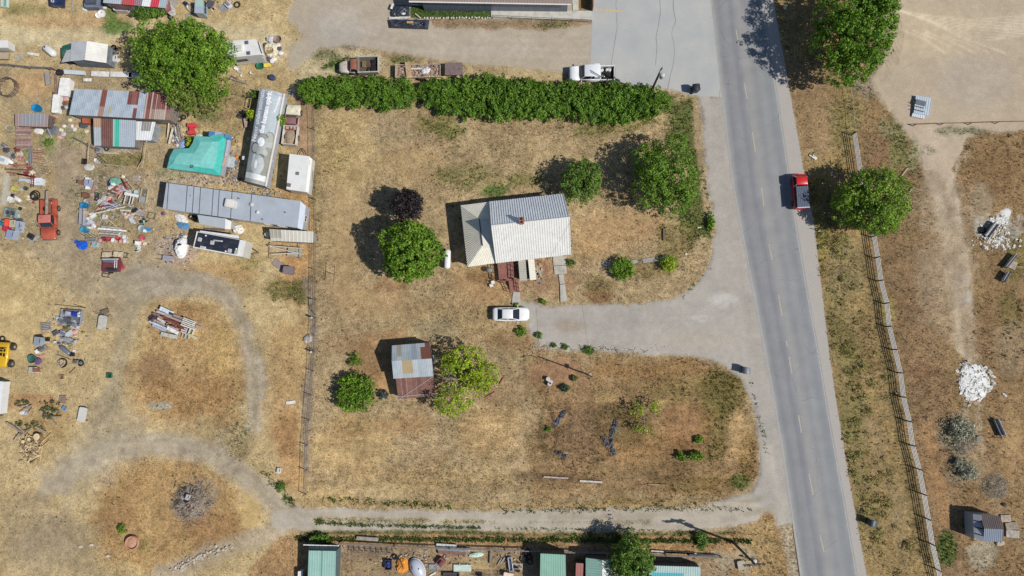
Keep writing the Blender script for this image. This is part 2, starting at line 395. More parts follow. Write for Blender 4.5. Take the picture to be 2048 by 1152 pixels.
pl([(1090,950),(1200,962)],12,(110,84,58),5,6,.7); pl([(1040,950),(1080,952)],16,(126,100,74),4,5,.7); pe(1240,1005,90,8,(146,120,66),6,8,.7,1)
pl([(1098,820),(1112,850),(1110,900),(1128,915)],7,(74,62,50),4,9,.85); pl([(1200,870),(1216,900),(1226,915)],8,(66,58,50),4,9,.85)
pl([(1118,915),(1230,920)],4,(90,70,50),3,5,.8); pl([(1140,830),(1138,915)],4,(92,72,52),3,6,.8); pl([(1085,815),(1080,870),(1095,910)],10,(96,86,52),6,10,.7,.9)
pl([(612,560,14),(628,640,14),(625,700,12),(616,780,24),(612,860,22),(612,940,10)],16,(150,132,112),5,6,.85,.4)
pl([(636,200,14),(632,360,14),(636,500,12)],14,(168,146,100),6,8,.7,.8)
pl([(640,1004),(900,1010),(1240,1012),(1400,1008)],14,(178,150,98),5,7,.8,.9)
# --- south lane
pl([(560,1040,40),(640,1040,46),(900,1042,42),(1200,1042,44),(1400,1038,46),(1480,1022,60),(1560,1010,90)],44,(188,178,160),4,5,1,.04,T_)
pl([(630,1038,5),(700,1040,9),(960,1043,9),(990,1044,3)],8,(176,156,108),3,5,.9,.9)
pl([(1060,1044,3),(1150,1045,5),(1300,1044,4)],5,(160,150,118),3,5,.6,.7)
pl([(640,1026,8),(1300,1024,8)],8,(196,184,166),4,4,.5); pl([(640,1054,8),(1300,1054,8)],8,(196,184,164),4,4,.5)
pl([(1100,1036),(1300,1036)],10,(166,150,130),5,6,.5)
pp([(560,1070),(600,1066),(900,1064),(1200,1068),(1480,1062),(1545,1020),(1590,1180),(1590,1400),(500,1400),(500,1140)],(176,138,92),4,6,1,.5)
pl([(600,1066),(900,1064),(1060,1070),(1200,1070),(1480,1066)],7,(92,98,48),3,5,.85,1)
pe(640,1078,26,10,(84,100,44),5,6,.8,1); pe(1405,1080,12,20,(92,112,44),5,7,.8,1)
pp([(1480,1050),(1545,1040),(1575,1152),(1500,1152)],(190,158,104),6,8,.8,.8); pe(1488,1120,20,30,(186,172,140),8,10,.7,.4); pe(1440,1125,30,24,(172,160,134),8,10,.7,.4)
pp([(672,1092),(1180,1098),(1300,1106),(1420,1110),(1470,1200),(1470,1400),(672,1400)],(168,142,108),6,6,.95,.4)
pe(720,1110,40,12,(140,118,98),8,8,.7); pe(740,1130,30,12,(180,160,112),8,8,.7); pe(960,1130,50,16,(176,152,104),8,8,.7)
# --- driveway and east apron
pp([(1040,600),(1100,612),(1180,610),(1290,606),(1350,596),(1395,568),(1418,530),(1432,470),(1420,380),(1412,300),(1400,194),(1445,190),(1560,190),(1660,820),(1600,1152),(1590,1060),(1555,1030),(1520,1010),(1500,988),(1522,950),(1518,870),(1500,800),(1486,758),(1440,728),(1380,710),(1300,712),(1240,704),(1130,700),(1080,684),(1055,655),(1060,640),(1040,628)],GRV,4,5,1,.02,G_)
pe(1450,600,30,12,(206,202,194),8,8,.6); pe(1400,636,20,6,(204,200,192),6,6,.6); pe(1200,640,120,16,(172,164,156),16,12,.5); pe(1140,650,30,8,(160,138,108),8,8,.6)
pe(1380,680,90,20,(186,172,152),16,12,.5); pe(1110,690,40,8,(186,178,170),8,8,.5)
pl([(1442,300),(1470,480),(1510,700)],14,(170,160,150),10,8,.4)
pl([(1590,1152),(1560,1000),(1535,900)],18,(196,188,172),8,6,.6)
# --- east side
pp([(1550,-300),(3000,-300),(3000,1600),(1745,1600),(1733,1152),(1700,970),(1678,840),(1660,720),(1643,580),(1628,450),(1604,324),(1571,134),(1548,-40)],(152,122,82),3,5,1,.6)
pp([(1548,0),(1700,0),(1740,180),(1700,300),(1740,470),(1800,750),(1860,1050),(1880,1300),(1740,1300),(1733,1152),(1678,840),(1643,580),(1604,324),(1571,134)],(162,136,86),10,12,.9,.6)
pp([(1565,100),(1640,120),(1680,200),(1660,300),(1605,320),(1575,150)],(166,134,98),14,16,.7,.3)
pe(1690,240,36,60,(148,134,80),12,14,.7,.8); pe(1640,480,20,60,(156,140,70),8,12,.7,.9); pe(1690,540,40,60,(142,128,86),14,14,.7,.7)
pl([(1670,600,26),(1690,700,40),(1700,780,40),(1700,850,30)],34,(130,122,68),14,22,.6,.6)
pl([(1700,850,20),(1720,960,30),(1745,1060,30)],26,(136,126,74),12,18,.5,.6)
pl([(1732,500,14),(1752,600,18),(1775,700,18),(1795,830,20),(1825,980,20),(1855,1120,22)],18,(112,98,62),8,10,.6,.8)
pl([(1745,850),(1790,1000),(1810,1152)],26,(160,136,96),10,12,.6,.3)
pp([(1745,480),(1850,470),(1880,600),(1900,780),(1900,900),(1940,1152),(1885,1152),(1800,740)],(146,116,82),14,20,.8,.5)
pl([(1850,860,20),(1870,940,26),(1890,1040,26)],22,(178,136,88),8,12,.7,.3); pe(1895,1095,20,34,(84,108,38),6,8,.9,1)
pe(1780,620,14,30,(178,160,90),6,8,.7)
pp([(1720,260),(1830,250),(1860,320),(1840,470),(1745,480),(1710,330)],(138,112,78),12,14,.8,.6); pe(1735,170,34,24,(150,140,126),8,10,.6,.8); pe(1790,260,40,24,(146,142,96),8,12,.7,1); pe(1800,300,26,40,(132,132,76),8,10,.7,1)
pe(1765,320,20,50,(142,104,74),10,14,.5)
# sandy lot and track
pp([(1705,-300),(3000,-300),(3000,262),(2048,262),(1950,268),(1925,300),(1905,340),(1860,330),(1800,250),(1760,190),(1740,160),(1770,100),(1780,40)],(190,172,146),6,8,1,.03,Y_)
pe(1860,60,120,50,(202,182,148),30,16,.7,.02); pe(1950,160,80,50,(182,168,152),24,14,.6,.05); pe(2000,20,80,30,(194,178,150),20,10,.6)
for k in range(9): pl([(1760+14*k,10+4*k),(1830+10*k,28+5*k),(1940,40+5.5*k),(2060,30+5*k)],2.4,(224,208,176),2,2,.75)
for k in range(5): pl([(1800+26*k,58+3*k),(1850+26*k,78+2*k),(1890+30*k,106)],3,(222,206,174),2,2,.7)
for k in range(6): pl([(1770+5*k,20),(1782+5*k,70),(1770+5*k,160-6*k)],2.2,(150,130,102),2,2,.6)
pl([(1830,240,60),(1870,310,66),(1890,380,62),(1908,450,52),(1922,540,60),(1932,620,56),(1940,700,40),(1946,740,20)],50,(194,174,148),6,8,1,.05,T_)
pl([(1925,560,26),(1934,600,22)],22,(190,186,182),6,8,.7); pe(1900,420,16,60,(208,190,164),8,8,.6); pl([(1942,300),(1916,330),(1905,360)],10,(206,192,168),4,4,.7)
pe(1850,300,20,10,(140,136,116),6,8,.6,.9); pe(1930,262,60,7,(136,136,100),5,7,.7,.9); pe(1828,310,14,40,(158,154,110),5,9,.7,.9)
pp([(1940,280),(2060,262),(2060,1300),(1960,1300),(1945,900),(1945,620),(1938,480),(1910,350)],(156,124,84),8,12,.85,.5)
pe(1990,330,40,50,(136,104,68),12,16,.6,.4); pe(1960,420,24,50,(170,150,122),10,12,.7,.3); pe(2030,510,24,50,(134,126,62),10,12,.6,.8); pe(2020,620,24,40,(126,116,58),8,12,.6,1); pe(2020,700,30,60,(164,144,114),12,16,.5)
pe(1952,560,12,80,(150,122,74),6,8,.6,.6); pe(1915,870,34,40,(146,134,110),8,12,.8,.8); pe(1925,935,34,32,(140,126,100),8,12,.8,.7); pe(1990,975,26,26,(158,146,124),6,8,.85,.5)
pe(1965,1110,30,30,(180,168,142),8,12,.8,.5); pe(2030,900,30,80,(180,146,98),14,14,.6,.3); pl([(1990,880,8),(2048,960,8)],8,(190,152,104),6,6,.6)
pe(1850,740,30,16,(130,92,64),8,10,.6); pe(1890,640,20,60,(168,136,98),8,12,.6)
pe(2000,455,44,30,(206,202,188),5,22,.55,.3); pe(1998,442,20,10,(232,230,224),3,10,.95,0); pe(2014,428,8,12,(232,230,224),3,7,.95,0); pe(2020,492,14,5,(230,228,220),3,8,.9,0); pe(1990,478,18,4,(216,212,200),3,9,.8,0)

pp([(1394,-250),(1520,-250),(1546,0),(1571,134),(1604,324),(1628,450),(1643,580),(1660,720),(1678,840),(1700,970),(1733,1152),(1768,1400),(1640,1400),(1600,1152),(1562,894),(1535,740),(1500,560),(1462,360),(1441,180),(1421,0)],GRV,2,1,1,.02)
pp([(1183,-250),(1430,-250),(1446,196),(1400,194),(1330,178),(1240,168),(1178,152),(1182,60)],GRV,2,1,1,.02)
def ruts(pts,off,w,c,op=.5):
    a=np.array(pts,float); d=np.gradient(a,axis=0); nrm=np.stack([-d[:,1],d[:,0]],1); nrm /= np.linalg.norm(nrm,axis=1,keepdims=True)
    for s_ in off: pl([tuple(q) for q in a+nrm*s_],w,c,4,6,op)
lp=[(300,560),(400,562),(455,590),(490,650),(508,730),(512,800),(508,860)]
ruts(lp,(-10,10),8,(190,176,154),.4); ruts(lp,(0,),7,(158,142,112),.35)
lp=[(110,975),(160,925),(230,893),(330,890),(420,905),(480,945),(540,995),(600,1040)]
ruts(lp,(-15,-3,10,20),7,(192,178,156),.35); ruts(lp,(-9,4,15),6,(162,146,120),.3)
ruts([(600,1042),(900,1042),(1200,1042),(1400,1038),(1480,1022),(1545,1000)],(-15,-9,9,15),3.5,(168,156,134),.5)
ruts([(1070,640),(1200,648),(1320,650),(1420,640),(1490,600),(1520,560)],(-16,-4,8),4,(170,162,152),.45)
ruts([(1840,250),(1878,330),(1900,430),(1918,540),(1928,640),(1940,760),(1950,900)],(-15,-9,9,14),4,(206,188,160),.55); ruts([(1880,350),(1905,450),(1920,540),(1928,640),(1936,780)],(-2,),6,(160,136,104),.4)
ruts([(255,600),(258,660),(240,720),(226,790),(200,850)],(-8,8),5,(184,168,138),.5)
ruts([(660,30),(760,70),(900,90),(1100,95),(1180,95)],(-26,-14,4,18),5,(196,184,166),.4)
pl([(1940,640,30),(1945,760,26),(1950,900,30),(1990,1000,30),(2040,1080,26)],28,(170,142,106),12,16,.5,.3)
pe(1890,560,60,120,(176,154,124),20,26,.5,.2); pe(1905,520,50,70,(180,156,124),20,24,.45,.2); pe(1870,400,40,60,(176,156,128),18,20,.5,.2)
pe(1160,870,66,50,(124,98,68),12,34,.55,.9); pe(1250,850,60,40,(108,92,54),12,34,.5,1); pe(1330,930,70,30,(128,100,62),14,30,.5,.8)
pe(200,590,70,60,(172,156,130),26,34,.5,.15); pe(120,500,60,40,(174,156,126),24,30,.5,.2); pe(320,560,90,34,(172,158,134),20,30,.5,.15); pe(230,850,60,50,(174,158,130),24,36,.5,.2); pe(150,950,70,40,(176,160,134),22,36,.5,.15); pe(110,1100,90,60,(164,146,116),30,40,.5,.2)
def frange(a,b,d):
    return list(np.arange(a,b,d))
STEP=.2
xs=[-4000,-2200,-1300,-800,-500,-320,-220,-160,-125,-100,-86,-79]+frange(-75.6,75.7,STEP)+[79,86,100,125,160,220,320,500,800,1300,2200,4000]
ys=[-4000,-2200,-1300,-800,-500,-320,-220,-150,-100,-75,-60,-52]+frange(-47,47.1,STEP)+[52,60,75,100,150,220,320,500,800,1300,2200,4000]
GX,GY=np.meshgrid(np.array(xs),np.array(ys)); nyv,nxv=GX.shape
Rt=np.array(ROT.transposed()); D_=np.stack([GX-CAM.x,GY-CAM.y,np.full(GX.shape,-CAM.z)],-1) @ Rt.T
PXG=1024+FPX*D_[...,0]/-D_[...,2]; PYG=576-FPX*D_[...,1]/-D_[...,2]
COL=np.zeros(GX.shape+(3,)); COL[:]=lin(TAN); SPK=np.full(GX.shape,.5); CLS=np.zeros(GX.shape,int)
WN1=fbm(GX/3.2,GY/3.2,5,4)-.5; WN2=fbm(GX/.9+9,GY/.9,15,3)-.5
for kind,pts,wd,c,soft,warp,op,sp,cls in PT:
    a=np.array([q[:2] for q in pts]); pad=soft+warp*2+wd+4+(max([q[2] for q in pts if len(q)>2] or [0]))
    x0,y0=a.min(0)-pad; x1,y1=a.max(0)+pad
    msk=(PXG>x0) & (PXG<x1) & (PYG>y0) & (PYG<y1)
    if not msk.any(): continue
    px,py=PXG[msk],PYG[msk]
    sd=poly_sd(px,py,pts) if kind == 0 else line_sd(px,py,pts,wd)
    sd=sd+(WN1[msk]*2.2+WN2[msk]*1.6)*warp
    al=np.clip(.5-sd/(2*soft),0,1); al=al*al*(3-2*al)*op
    COL[msk]=COL[msk]*(1-al[:,None])+np.array(lin(c))*al[:,None]
    if sp is not None: SPK[msk]=SPK[msk]*(1-al)+sp*al
    if cls is not None:
        q=CLS[msk]; q[al>.5]=cls; CLS[msk]=q
    elif op>.75 and soft<20:
        q=CLS[msk]; q[al>.6]=0; CLS[msk]=q
# broad, soft changes of dryness
nb=fbm(GX/7,GY/7,40,4)[...,None]; nb2=fbm(GX/2.0,GY/2.0,50,4)[...,None]
grass=(SPK[...,None]>.09)
COL=COL*np.where(grass,.84+.32*nb,.95+.10*nb)
COL=COL*np.where(grass,1+(nb2-.5)*np.array([.5,.55,.6]),1+(nb2-.5)*.22)
lum=COL @ np.array([.3,.6,.1]); COL=COL*.90+lum[...,None]*.10
COL=COL*np.where(grass,np.where((PXG<620)[...,None],np.array([.96,.965,.96]),np.array([.91,.915,.905])),1.0)
# mowing and wheel streaks, and greener or darker mottling
ut=fbm(GX/5,GY/.45,91,3)-.5; zone=(PXG>625) & (PXG<1520) & (PYG>800) & (PYG<1015)
COL=COL*(1+np.where(zone,ut*.5,0))[...,None]
mo=np.clip((fbm(GX/1.3,GY/1.3,95,4)-.5)*6,0,1)[...,None]*np.clip(SPK-.1,0,.6)[...,None]*.55
COL=COL*(1-mo)+COL.clip(0,1)*np.array([.62,.70,.66])*mo
rr_=np.clip((fbm(GX/.8,GY/.8,97,3)-.5)*5,-1,1)[...,None]; COL=COL*(1+np.where(grass,.10,.035)*rr_)
CLS[np.hypot(GX,GY)>110]=0

m,n,b=newmat('earth')
at=nd(n,'ShaderNodeAttribute',attribute_name='ground_colour'); sa=nd(n,'ShaderNodeAttribute',attribute_name='growth')
geo=nd(n,'ShaderNodeNewGeometry'); pos=geo.outputs['Position']
gr=sa.outputs['Fac']
n1=noise(n,pos,1.3,6,.65); n2=noise(n,pos,5.5,4,.7); n3=noise(n,pos,14,2,.6)
amp=ramp(n,gr,0,.5,.22,1.0)
def centred(s,a): return mul(n,mul(n,mul(n,s,.5,'SUBTRACT'),a),amp)
f=mul(n,mul(n,mul(n,centred(n1,1.6),centred(n2,2.6),'ADD'),centred(n3,2.2),'ADD'),1.0,'ADD')
c=vscale(n,at.outputs['Color'],f)
# small dark dead clumps where something grows
v=nd(n,'ShaderNodeTexVoronoi'); v.inputs['Scale'].default_value=1.7; v.inputs['Randomness'].default_value=1; n.links.new(pos,v.inputs['Vector'])
n4=noise(n,pos,.45,3)
dot=mul(n,ramp(n,v.outputs['Distance'],.10,.22,1,0),ramp(n,n4,.46,.6,0,.75)); dot=mul(n,dot,ramp(n,gr,.1,.6,0,1))
c=mixc(n,dot,c,lin((92,84,48)))
# straw-pale flecks
n5=noise(n,pos,9,2,.5); fl=mul(n,ramp(n,n5,.60,.70,0,.45),ramp(n,gr,.1,.5,.15,1))
c=mixc(n,fl,c,lin((222,200,152)))
n.links.new(c,b.inputs['Base Color']); b.inputs['Roughness'].default_value=1; b.inputs['Specular IOR Level'].default_value=.15
bp=nd(n,'ShaderNodeBump'); bp.inputs['Strength'].default_value=.55; bp.inputs['Distance'].default_value=.10
n.links.new(mul(n,n2,amp),bp.inputs['Height']); n.links.new(bp.outputs[0],b.inputs['Normal'])

# relief of a few centimetres
GZ=-fbm(GX/4,GY/4,60,3)*.12*np.clip((SPK-.03)*6,0,1)
VID=np.arange(nyv*nxv).reshape(nyv,nxv)
F=np.stack([VID[:-1,:-1],VID[:-1,1:],VID[1:,1:],VID[1:,:-1]],-1).reshape(-1,4)
FC=CLS[:-1,:-1].reshape(-1)
ALLV=np.stack([GX,GY,GZ],-1).reshape(-1,3); CF=np.concatenate([COL.reshape(-1,3),np.ones((nyv*nxv,1))],1); SF=SPK.reshape(-1)
def gsheet(name,sel):
    f_=F[sel]; u,inv=np.unique(f_,return_inverse=True); inv=inv.reshape(f_.shape)
    me=bpy.data.meshes.new(name); me.vertices.add(len(u)); me.vertices.foreach_set('co',ALLV[u].ravel())
    me.loops.add(inv.size); me.loops.foreach_set('vertex_index',inv.ravel().astype(np.int32))
    me.polygons.add(len(inv)); me.polygons.foreach_set('loop_start',np.arange(0,inv.size,4,dtype=np.int32))
    me.update(calc_edges=True)
    a=me.attributes.new('ground_colour','FLOAT_COLOR','POINT'); a.data.foreach_set('color',CF[u].ravel().astype(np.float32))
    a=me.attributes.new('growth','FLOAT','POINT'); a.data.foreach_set('value',SF[u].astype(np.float32))
    me.materials.append(MATS['earth']); me.shade_smooth()
    o=bpy.data.objects.new(name,me); SC.collection.objects.link(o); o['kind']='structure'; return o
gsheet('ground',FC == 0); gsheet('gravel_driveway',FC == G_); gsheet('dirt_track',FC == T_); gsheet('gravel_yard',FC == Y_)

def interp(pts,y):
    ys_=[p[1] for p in pts]; xs_=[p[0] for p in pts]; return float(np.interp(y,ys_,xs_))
# ---------------------------------------------------------------- the asphalt road
RL=[(1394,-200),(1421,0),(1441,180),(1462,360),(1500,560),(1535,740),(1562,894),(1600,1152),(1632,1350)]
RR=[(1494,-200),(1526,0),(1550,150),(1573,300),(1590,420),(1616,580),(1640,710),(1661,840),(1690,1000),(1716,1152),(1750,1350)]
SR=[(1520,-200),(1546,0),(1571,134),(1604,324),(1628,450),(1643,580),(1660,720),(1678,840),(1700,970),(1733,1152),(1768,1350)]
yy=list(range(-200,1351,25))
def strip(name,A,B,z,nu=1,mat='asphalt',extend=0):
    vs=[]; uv=[]; rows=[]
    for y in yy:
        a=P(interp(A,y),y); b_=P(interp(B,y),y); rows.append((a,b_))
    if extend:
        d0=(rows[0][0]-rows[1][0]).normalized(); d1=(rows[-1][0]-rows[-2][0]).normalized()
        rows=[(rows[0][0]+d0*extend,rows[0][1]+d0*extend)]+rows+[(rows[-1][0]+d1*extend,rows[-1][1]+d1*extend)]
    for j,(a,b_) in enumerate(rows):
        for i in range(nu+1): p=a.lerp(b_,i/nu); vs.append((p.x,p.y,z)); uv.append((i/nu,j/len(rows)))
    fs=[(j*(nu+1)+i,(j+1)*(nu+1)+i,(j+1)*(nu+1)+i+1,j*(nu+1)+i+1) for j in range(len(rows)-1) for i in range(nu)]
    me=bpy.data.meshes.new(name); me.from_pydata(vs,[],fs)
    a=me.attributes.new('across','FLOAT','POINT'); a.data.foreach_set('value',[q[0] for q in uv])
    me.materials.append(MATS[mat]); o=bpy.data.objects.new(name,me); SC.collection.objects.link(o); o['kind']='structure'
    if sum(p.normal.z for p in me.polygons)<0: me.flip_normals()
    return o
m,n,b=newmat('asphalt')
at=nd(n,'ShaderNodeAttribute',attribute_name='across'); geo=nd(n,'ShaderNodeNewGeometry')
cr=nd(n,'ShaderNodeValToRGB'); cr.color_ramp.interpolation='B_SPLINE'; e=cr.color_ramp.elements
stops=[(0,(176,172,166)),(.06,(156,156,155)),(.13,(133,134,137)),(.20,(146,146,148)),(.29,(150,150,151)),(.35,(131,132,138)),(.43,(152,152,152)),(.5,(160,159,156)),(.57,(157,156,154)),(.65,(142,143,147)),(.72,(156,156,154)),(.80,(148,150,151)),(.88,(138,141,144)),(.95,(152,153,154)),(1,(170,167,162))]
while len(e)<len(stops): e.new(.5)
for k,(s_,c_) in enumerate(stops): e[k].position=s_; e[k].color=lin(c_,.78)+(1,)
mp=nd(n,'ShaderNodeMapping'); mp.inputs['Rotation'].default_value=(0,0,R_(10)); mp.inputs['Scale'].default_value=(1.6,.12,1); n.links.new(geo.outputs['Position'],mp.inputs['Vector'])
ns=noise(n,mp.outputs[0],1.0,4); n.links.new(mul(n,mul(n,mul(n,ns,.5,'SUBTRACT'),.10),at.outputs['Fac'],'ADD'),cr.inputs[0])
na=noise(n,geo.outputs['Position'],9,3,.7); nbb=noise(n,geo.outputs['Position'],.5,4)
f=mul(n,ramp(n,na,.3,.7,.88,1.12),ramp(n,nbb,.3,.7,.92,1.09)); c=vscale(n,cr.outputs[0],f)
vc=nd(n,'ShaderNodeTexVoronoi',feature='DISTANCE_TO_EDGE'); vc.inputs['Scale'].default_value=.16; wz=nd(n,'ShaderNodeTexNoise'); wz.inputs['Scale'].default_value=.8
wa=nd(n,'ShaderNodeVectorMath',operation='ADD'); n.links.new(geo.outputs['Position'],wa.inputs[0]); n.links.new(wz.outputs['Color'],wa.inputs[1]); n.links.new(geo.outputs['Position'],wz.inputs['Vector']); n.links.new(wa.outputs[0],vc.inputs['Vector'])
c=mixc(n,mul(n,ramp(n,vc.outputs['Distance'],0,.012,.5,0),ramp(n,nbb,.5,.6,0,1)),c,lin((96,96,98)))
n.links.new(c,b.inputs['Base Color']); b.inputs['Roughness'].default_value=.88; b.inputs['Specular IOR Level'].default_value=.3
# chip-sealed shoulder
m,n,b=newmat('shoulder'); geo=nd(n,'ShaderNodeNewGeometry'); na=noise(n,geo.outputs['Position'],7,4,.7); nb3=noise(n,geo.outputs['Position'],.7,4)
c=mixc(n,nb3,lin((176,168,160)),lin((186,180,172))); c=vscale(n,c,ramp(n,na,.3,.7,.86,1.12)); n.links.new(c,b.inputs['Base Color']); b.inputs['Roughness'].default_value=.95
strip('road_shoulder',RR,SR,.004,2,'shoulder',1500)
strip('road',RL,RR,.008,40,'asphalt',1500)
# painted edge line and dashes, worn
m,n,b=newmat('road_paint'); geo=nd(n,'ShaderNodeNewGeometry'); at=nd(n,'ShaderNodeAttribute',attribute_name='tint'); na=noise(n,geo.outputs['Position'],5,4,.7)
c=mixc(n,ramp(n,na,.42,.62,0,.8),at.outputs['Color'],lin((156,156,158))); n.links.new(c,b.inputs['Base Color']); b.inputs['Roughness'].default_value=.8
def marking(name,pts,wd,z,col,label=None):
    mb=MB(col); q=[P(*p) for p in pts]
    for i in range(len(q)-1):
        d=(q[i+1]-q[i]).normalized(); s_=Vector((-d.y,d.x,0))*wd/2
        a,b_,c_,e_=q[i]+s_,q[i]-s_,q[i+1]-s_,q[i+1]+s_
        mb.quad(*[(v_.x,v_.y,z) for v_ in (a,b_,c_,e_)])
    o=mb.build(name,'road_paint'); o['kind']='structure'
    if sum(p.normal.z for p in o.data.polygons)<0: o.data.flip_normals()
    return o
marking('road_edge_line',[(interp(RR,y)-3.5,y) for y in range(-60,1261,60)],.10,.012,(188,186,180))
marking('road_edge_line',[(interp(RL,y)+3.0,y) for y in range(200,1261,60)],.10,.012,(186,184,180))
for a,b_ in [((1472,60),(1478,92)),((1489,166),(1494,198)),((1505,265),(1511,304)),((1523,375),(1528,412)),((1538,488),(1544,520)),((1557,590),(1564,632)),((1572,682),(1575,692)),((1578,714),(1584,748)),((1597,830),(1603,866)),((1618,948),(1626,990)),((1640,1070),(1648,1104))]:
    marking('centre_dash',[a,b_],.13,.012,(200,186,152))
# pale parking apron beside the road, with its sharp west edge
m,n,b=newmat('apron'); geo=nd(n,'ShaderNodeNewGeometry'); na=noise(n,geo.outputs['Position'],8,4,.7); nb3=noise(n,geo.outputs['Position'],.25,5); nc=noise(n,geo.outputs['Position'],.9,4)
c=mixc(n,ramp(n,nb3,.35,.65,0,1),lin((174,176,176)),lin((188,187,182))); c=mixc(n,ramp(n,nc,.62,.74,0,.35),c,lin((152,154,160)))
wv=nd(n,'ShaderNodeTexWave'); wv.wave_type='BANDS'; wv.bands_direction='X'; wv.inputs['Scale'].default_value=.045; wv.inputs['Distortion'].default_value=5; wv.inputs['Detail'].default_value=4; wv.inputs['Detail Scale'].default_value=.9; n.links.new(geo.outputs['Position'],wv.inputs['Vector'])
c=mixc(n,ramp(n,wv.outputs[0],0,.0006,.7,0),c,lin((110,110,112)))
c=vscale(n,c,ramp(n,na,.3,.7,.94,1.06)); n.links.new(c,b.inputs['Base Color']); b.inputs['Roughness'].default_value=.9
mb=MB(); pts=[(1185,-160),(1396,-160),(1424,0),(1444,194),(1400,192),(1330,176),(1240,166),(1180,150),(1184,60)]
q=[P(*p) for p in pts]; mb.v=[(p.x,p.y,.005) for p in q]; mb.f=[tuple(range(len(q)-1,-1,-1))]; mb.t=[(180,180,178)]
o=mb.build('parking_apron','apron'); o['kind']='structure'
if o.data.polygons[0].normal.z<0: o.data.flip_normals()
marking('parking_line',[(1188,19),(1246,23)],.22,.010,(222,196,120))
marking('apron_crack',[(1319,-10),(1321,25),(1316,55),(1312,75),(1314,95),(1311,130)],.07,.010,(120,118,116))

# ================================================================ PLANTS
def leafcloud(name,C,N,size,cols,mat='foliage',parent=None,aspect=.6,seed=0,loc=(0,0,0),gap=0.0):
    size=size*.8
    """many leaf-sized faces: C centres (n,3), N rough normals (n,3)"""
    r=np.random.RandomState(seed); n_=len(C)
    N=N/(np.linalg.norm(N,axis=1,keepdims=True)+1e-6)+r.normal(0,.55,(n_,3)); N /= np.linalg.norm(N,axis=1,keepdims=True)
    U=np.cross(N,r.normal(0,1,(n_,3))); U /= np.linalg.norm(U,axis=1,keepdims=True)+1e-9; V=np.cross(N,U)
    s=(size*r.uniform(.6,1.35,n_))[:,None]; U=U*s*.5; V=V*s*.5*aspect
    V4=np.stack([C-U,C-V*1.0+U*.1,C+U,C+V*1.0+U*.1],1).reshape(-1,3)
    me=bpy.data.meshes.new(name); me.vertices.add(4*n_); me.vertices.foreach_set('co',V4.ravel().astype(np.float32))
    me.loops.add(4*n_); me.loops.foreach_set('vertex_index',np.arange(4*n_,dtype=np.int32))
    me.polygons.add(n_); me.polygons.foreach_set('loop_start',np.arange(0,4*n_,4,dtype=np.int32)); me.update(calc_edges=True)
    base=np.array([lin(c) for c in cols]); k=r.randint(0,len(cols),n_); c=base[k]*r.uniform(.7,1.3,(n_,1))
    a=me.attributes.new('tint','FLOAT_COLOR','FACE'); a.data.foreach_set('color',np.concatenate([c,np.ones((n_,1))],1).ravel().astype(np.float32))
    me.materials.append(MATS[mat]); o=bpy.data.objects.new(name,me); SC.collection.objects.link(o)
    if parent is not None: o.parent=parent
    o.location=loc; return o

def crown_pts(lobes,per_m2,clump=.55,seed=0,inner=.2,rag=.22,cden=1.0,low=-.35):
    """leaf centres in clumps over the outside of uneven lobes (x,y,z,rx,ry,rz)"""
    r=np.random.RandomState(seed); C=[]; N=[]
    for (x,y,z,rx,ry,rz) in lobes:
        area=4*math.pi*(((rx*ry) ** 1.6+(rx*rz) ** 1.6+(ry*rz) ** 1.6)/3) ** .625
        nc=max(8,int(area/(clump*clump)*.55*cden)); d=r.normal(0,1,(nc*2,3)); d /= np.linalg.norm(d,axis=1,keepdims=True)
        d=d[d[:,2]>low+r.uniform(-.2,.2,len(d))][:nc]; nc=len(d)
        ph=r.uniform(0,6.28,6)
        wob=1+rag*.5*(np.sin(d[:,0]*4+ph[0])+np.sin(d[:,1]*5+ph[1])+np.sin(d[:,2]*6+ph[2]))*.6+r.normal(0,rag*.35,nc)
        depth=np.where(r.rand(nc)<inner,r.uniform(.4,.8,nc),1.0)
        cc=d*(wob*depth)[:,None]*np.array([rx,ry,rz])+np.array([x,y,z])
        nl=max(6,int(per_m2*area/nc))
        gq=np.sin(cc[:,0]*2.6/max(clump,.4)*.6+ph[3])+np.sin(cc[:,1]*2.9/max(clump,.4)*.6+ph[4])+np.sin((cc[:,0]+cc[:,2])*3.4/max(clump,.4)*.6+ph[5])+r.normal(0,.4,nc)
        cc=cc[gq>-1.7] if rx>.8 else cc; d=d[gq>-1.7] if rx>.8 else d; nc=len(cc)
        sz=clump*r.uniform(.7,1.2,nc)
        e=r.normal(0,1,(nc,nl,3)); e /= np.linalg.norm(e,axis=2,keepdims=True); rad=r.uniform(.35,1,(nc,nl,1)) ** .5
        pts=cc[:,None]+e*rad*sz[:,None,None]*.62*np.array([1,1,.8])
        nr=e*.9+d[:,None]*.7+np.array([0,0,.25])
        C.append(pts.reshape(-1,3)); N.append(nr.reshape(-1,3))
    C=np.concatenate(C); N=np.concatenate(N); k=C[:,2]>.05
    return C[k],N[k]

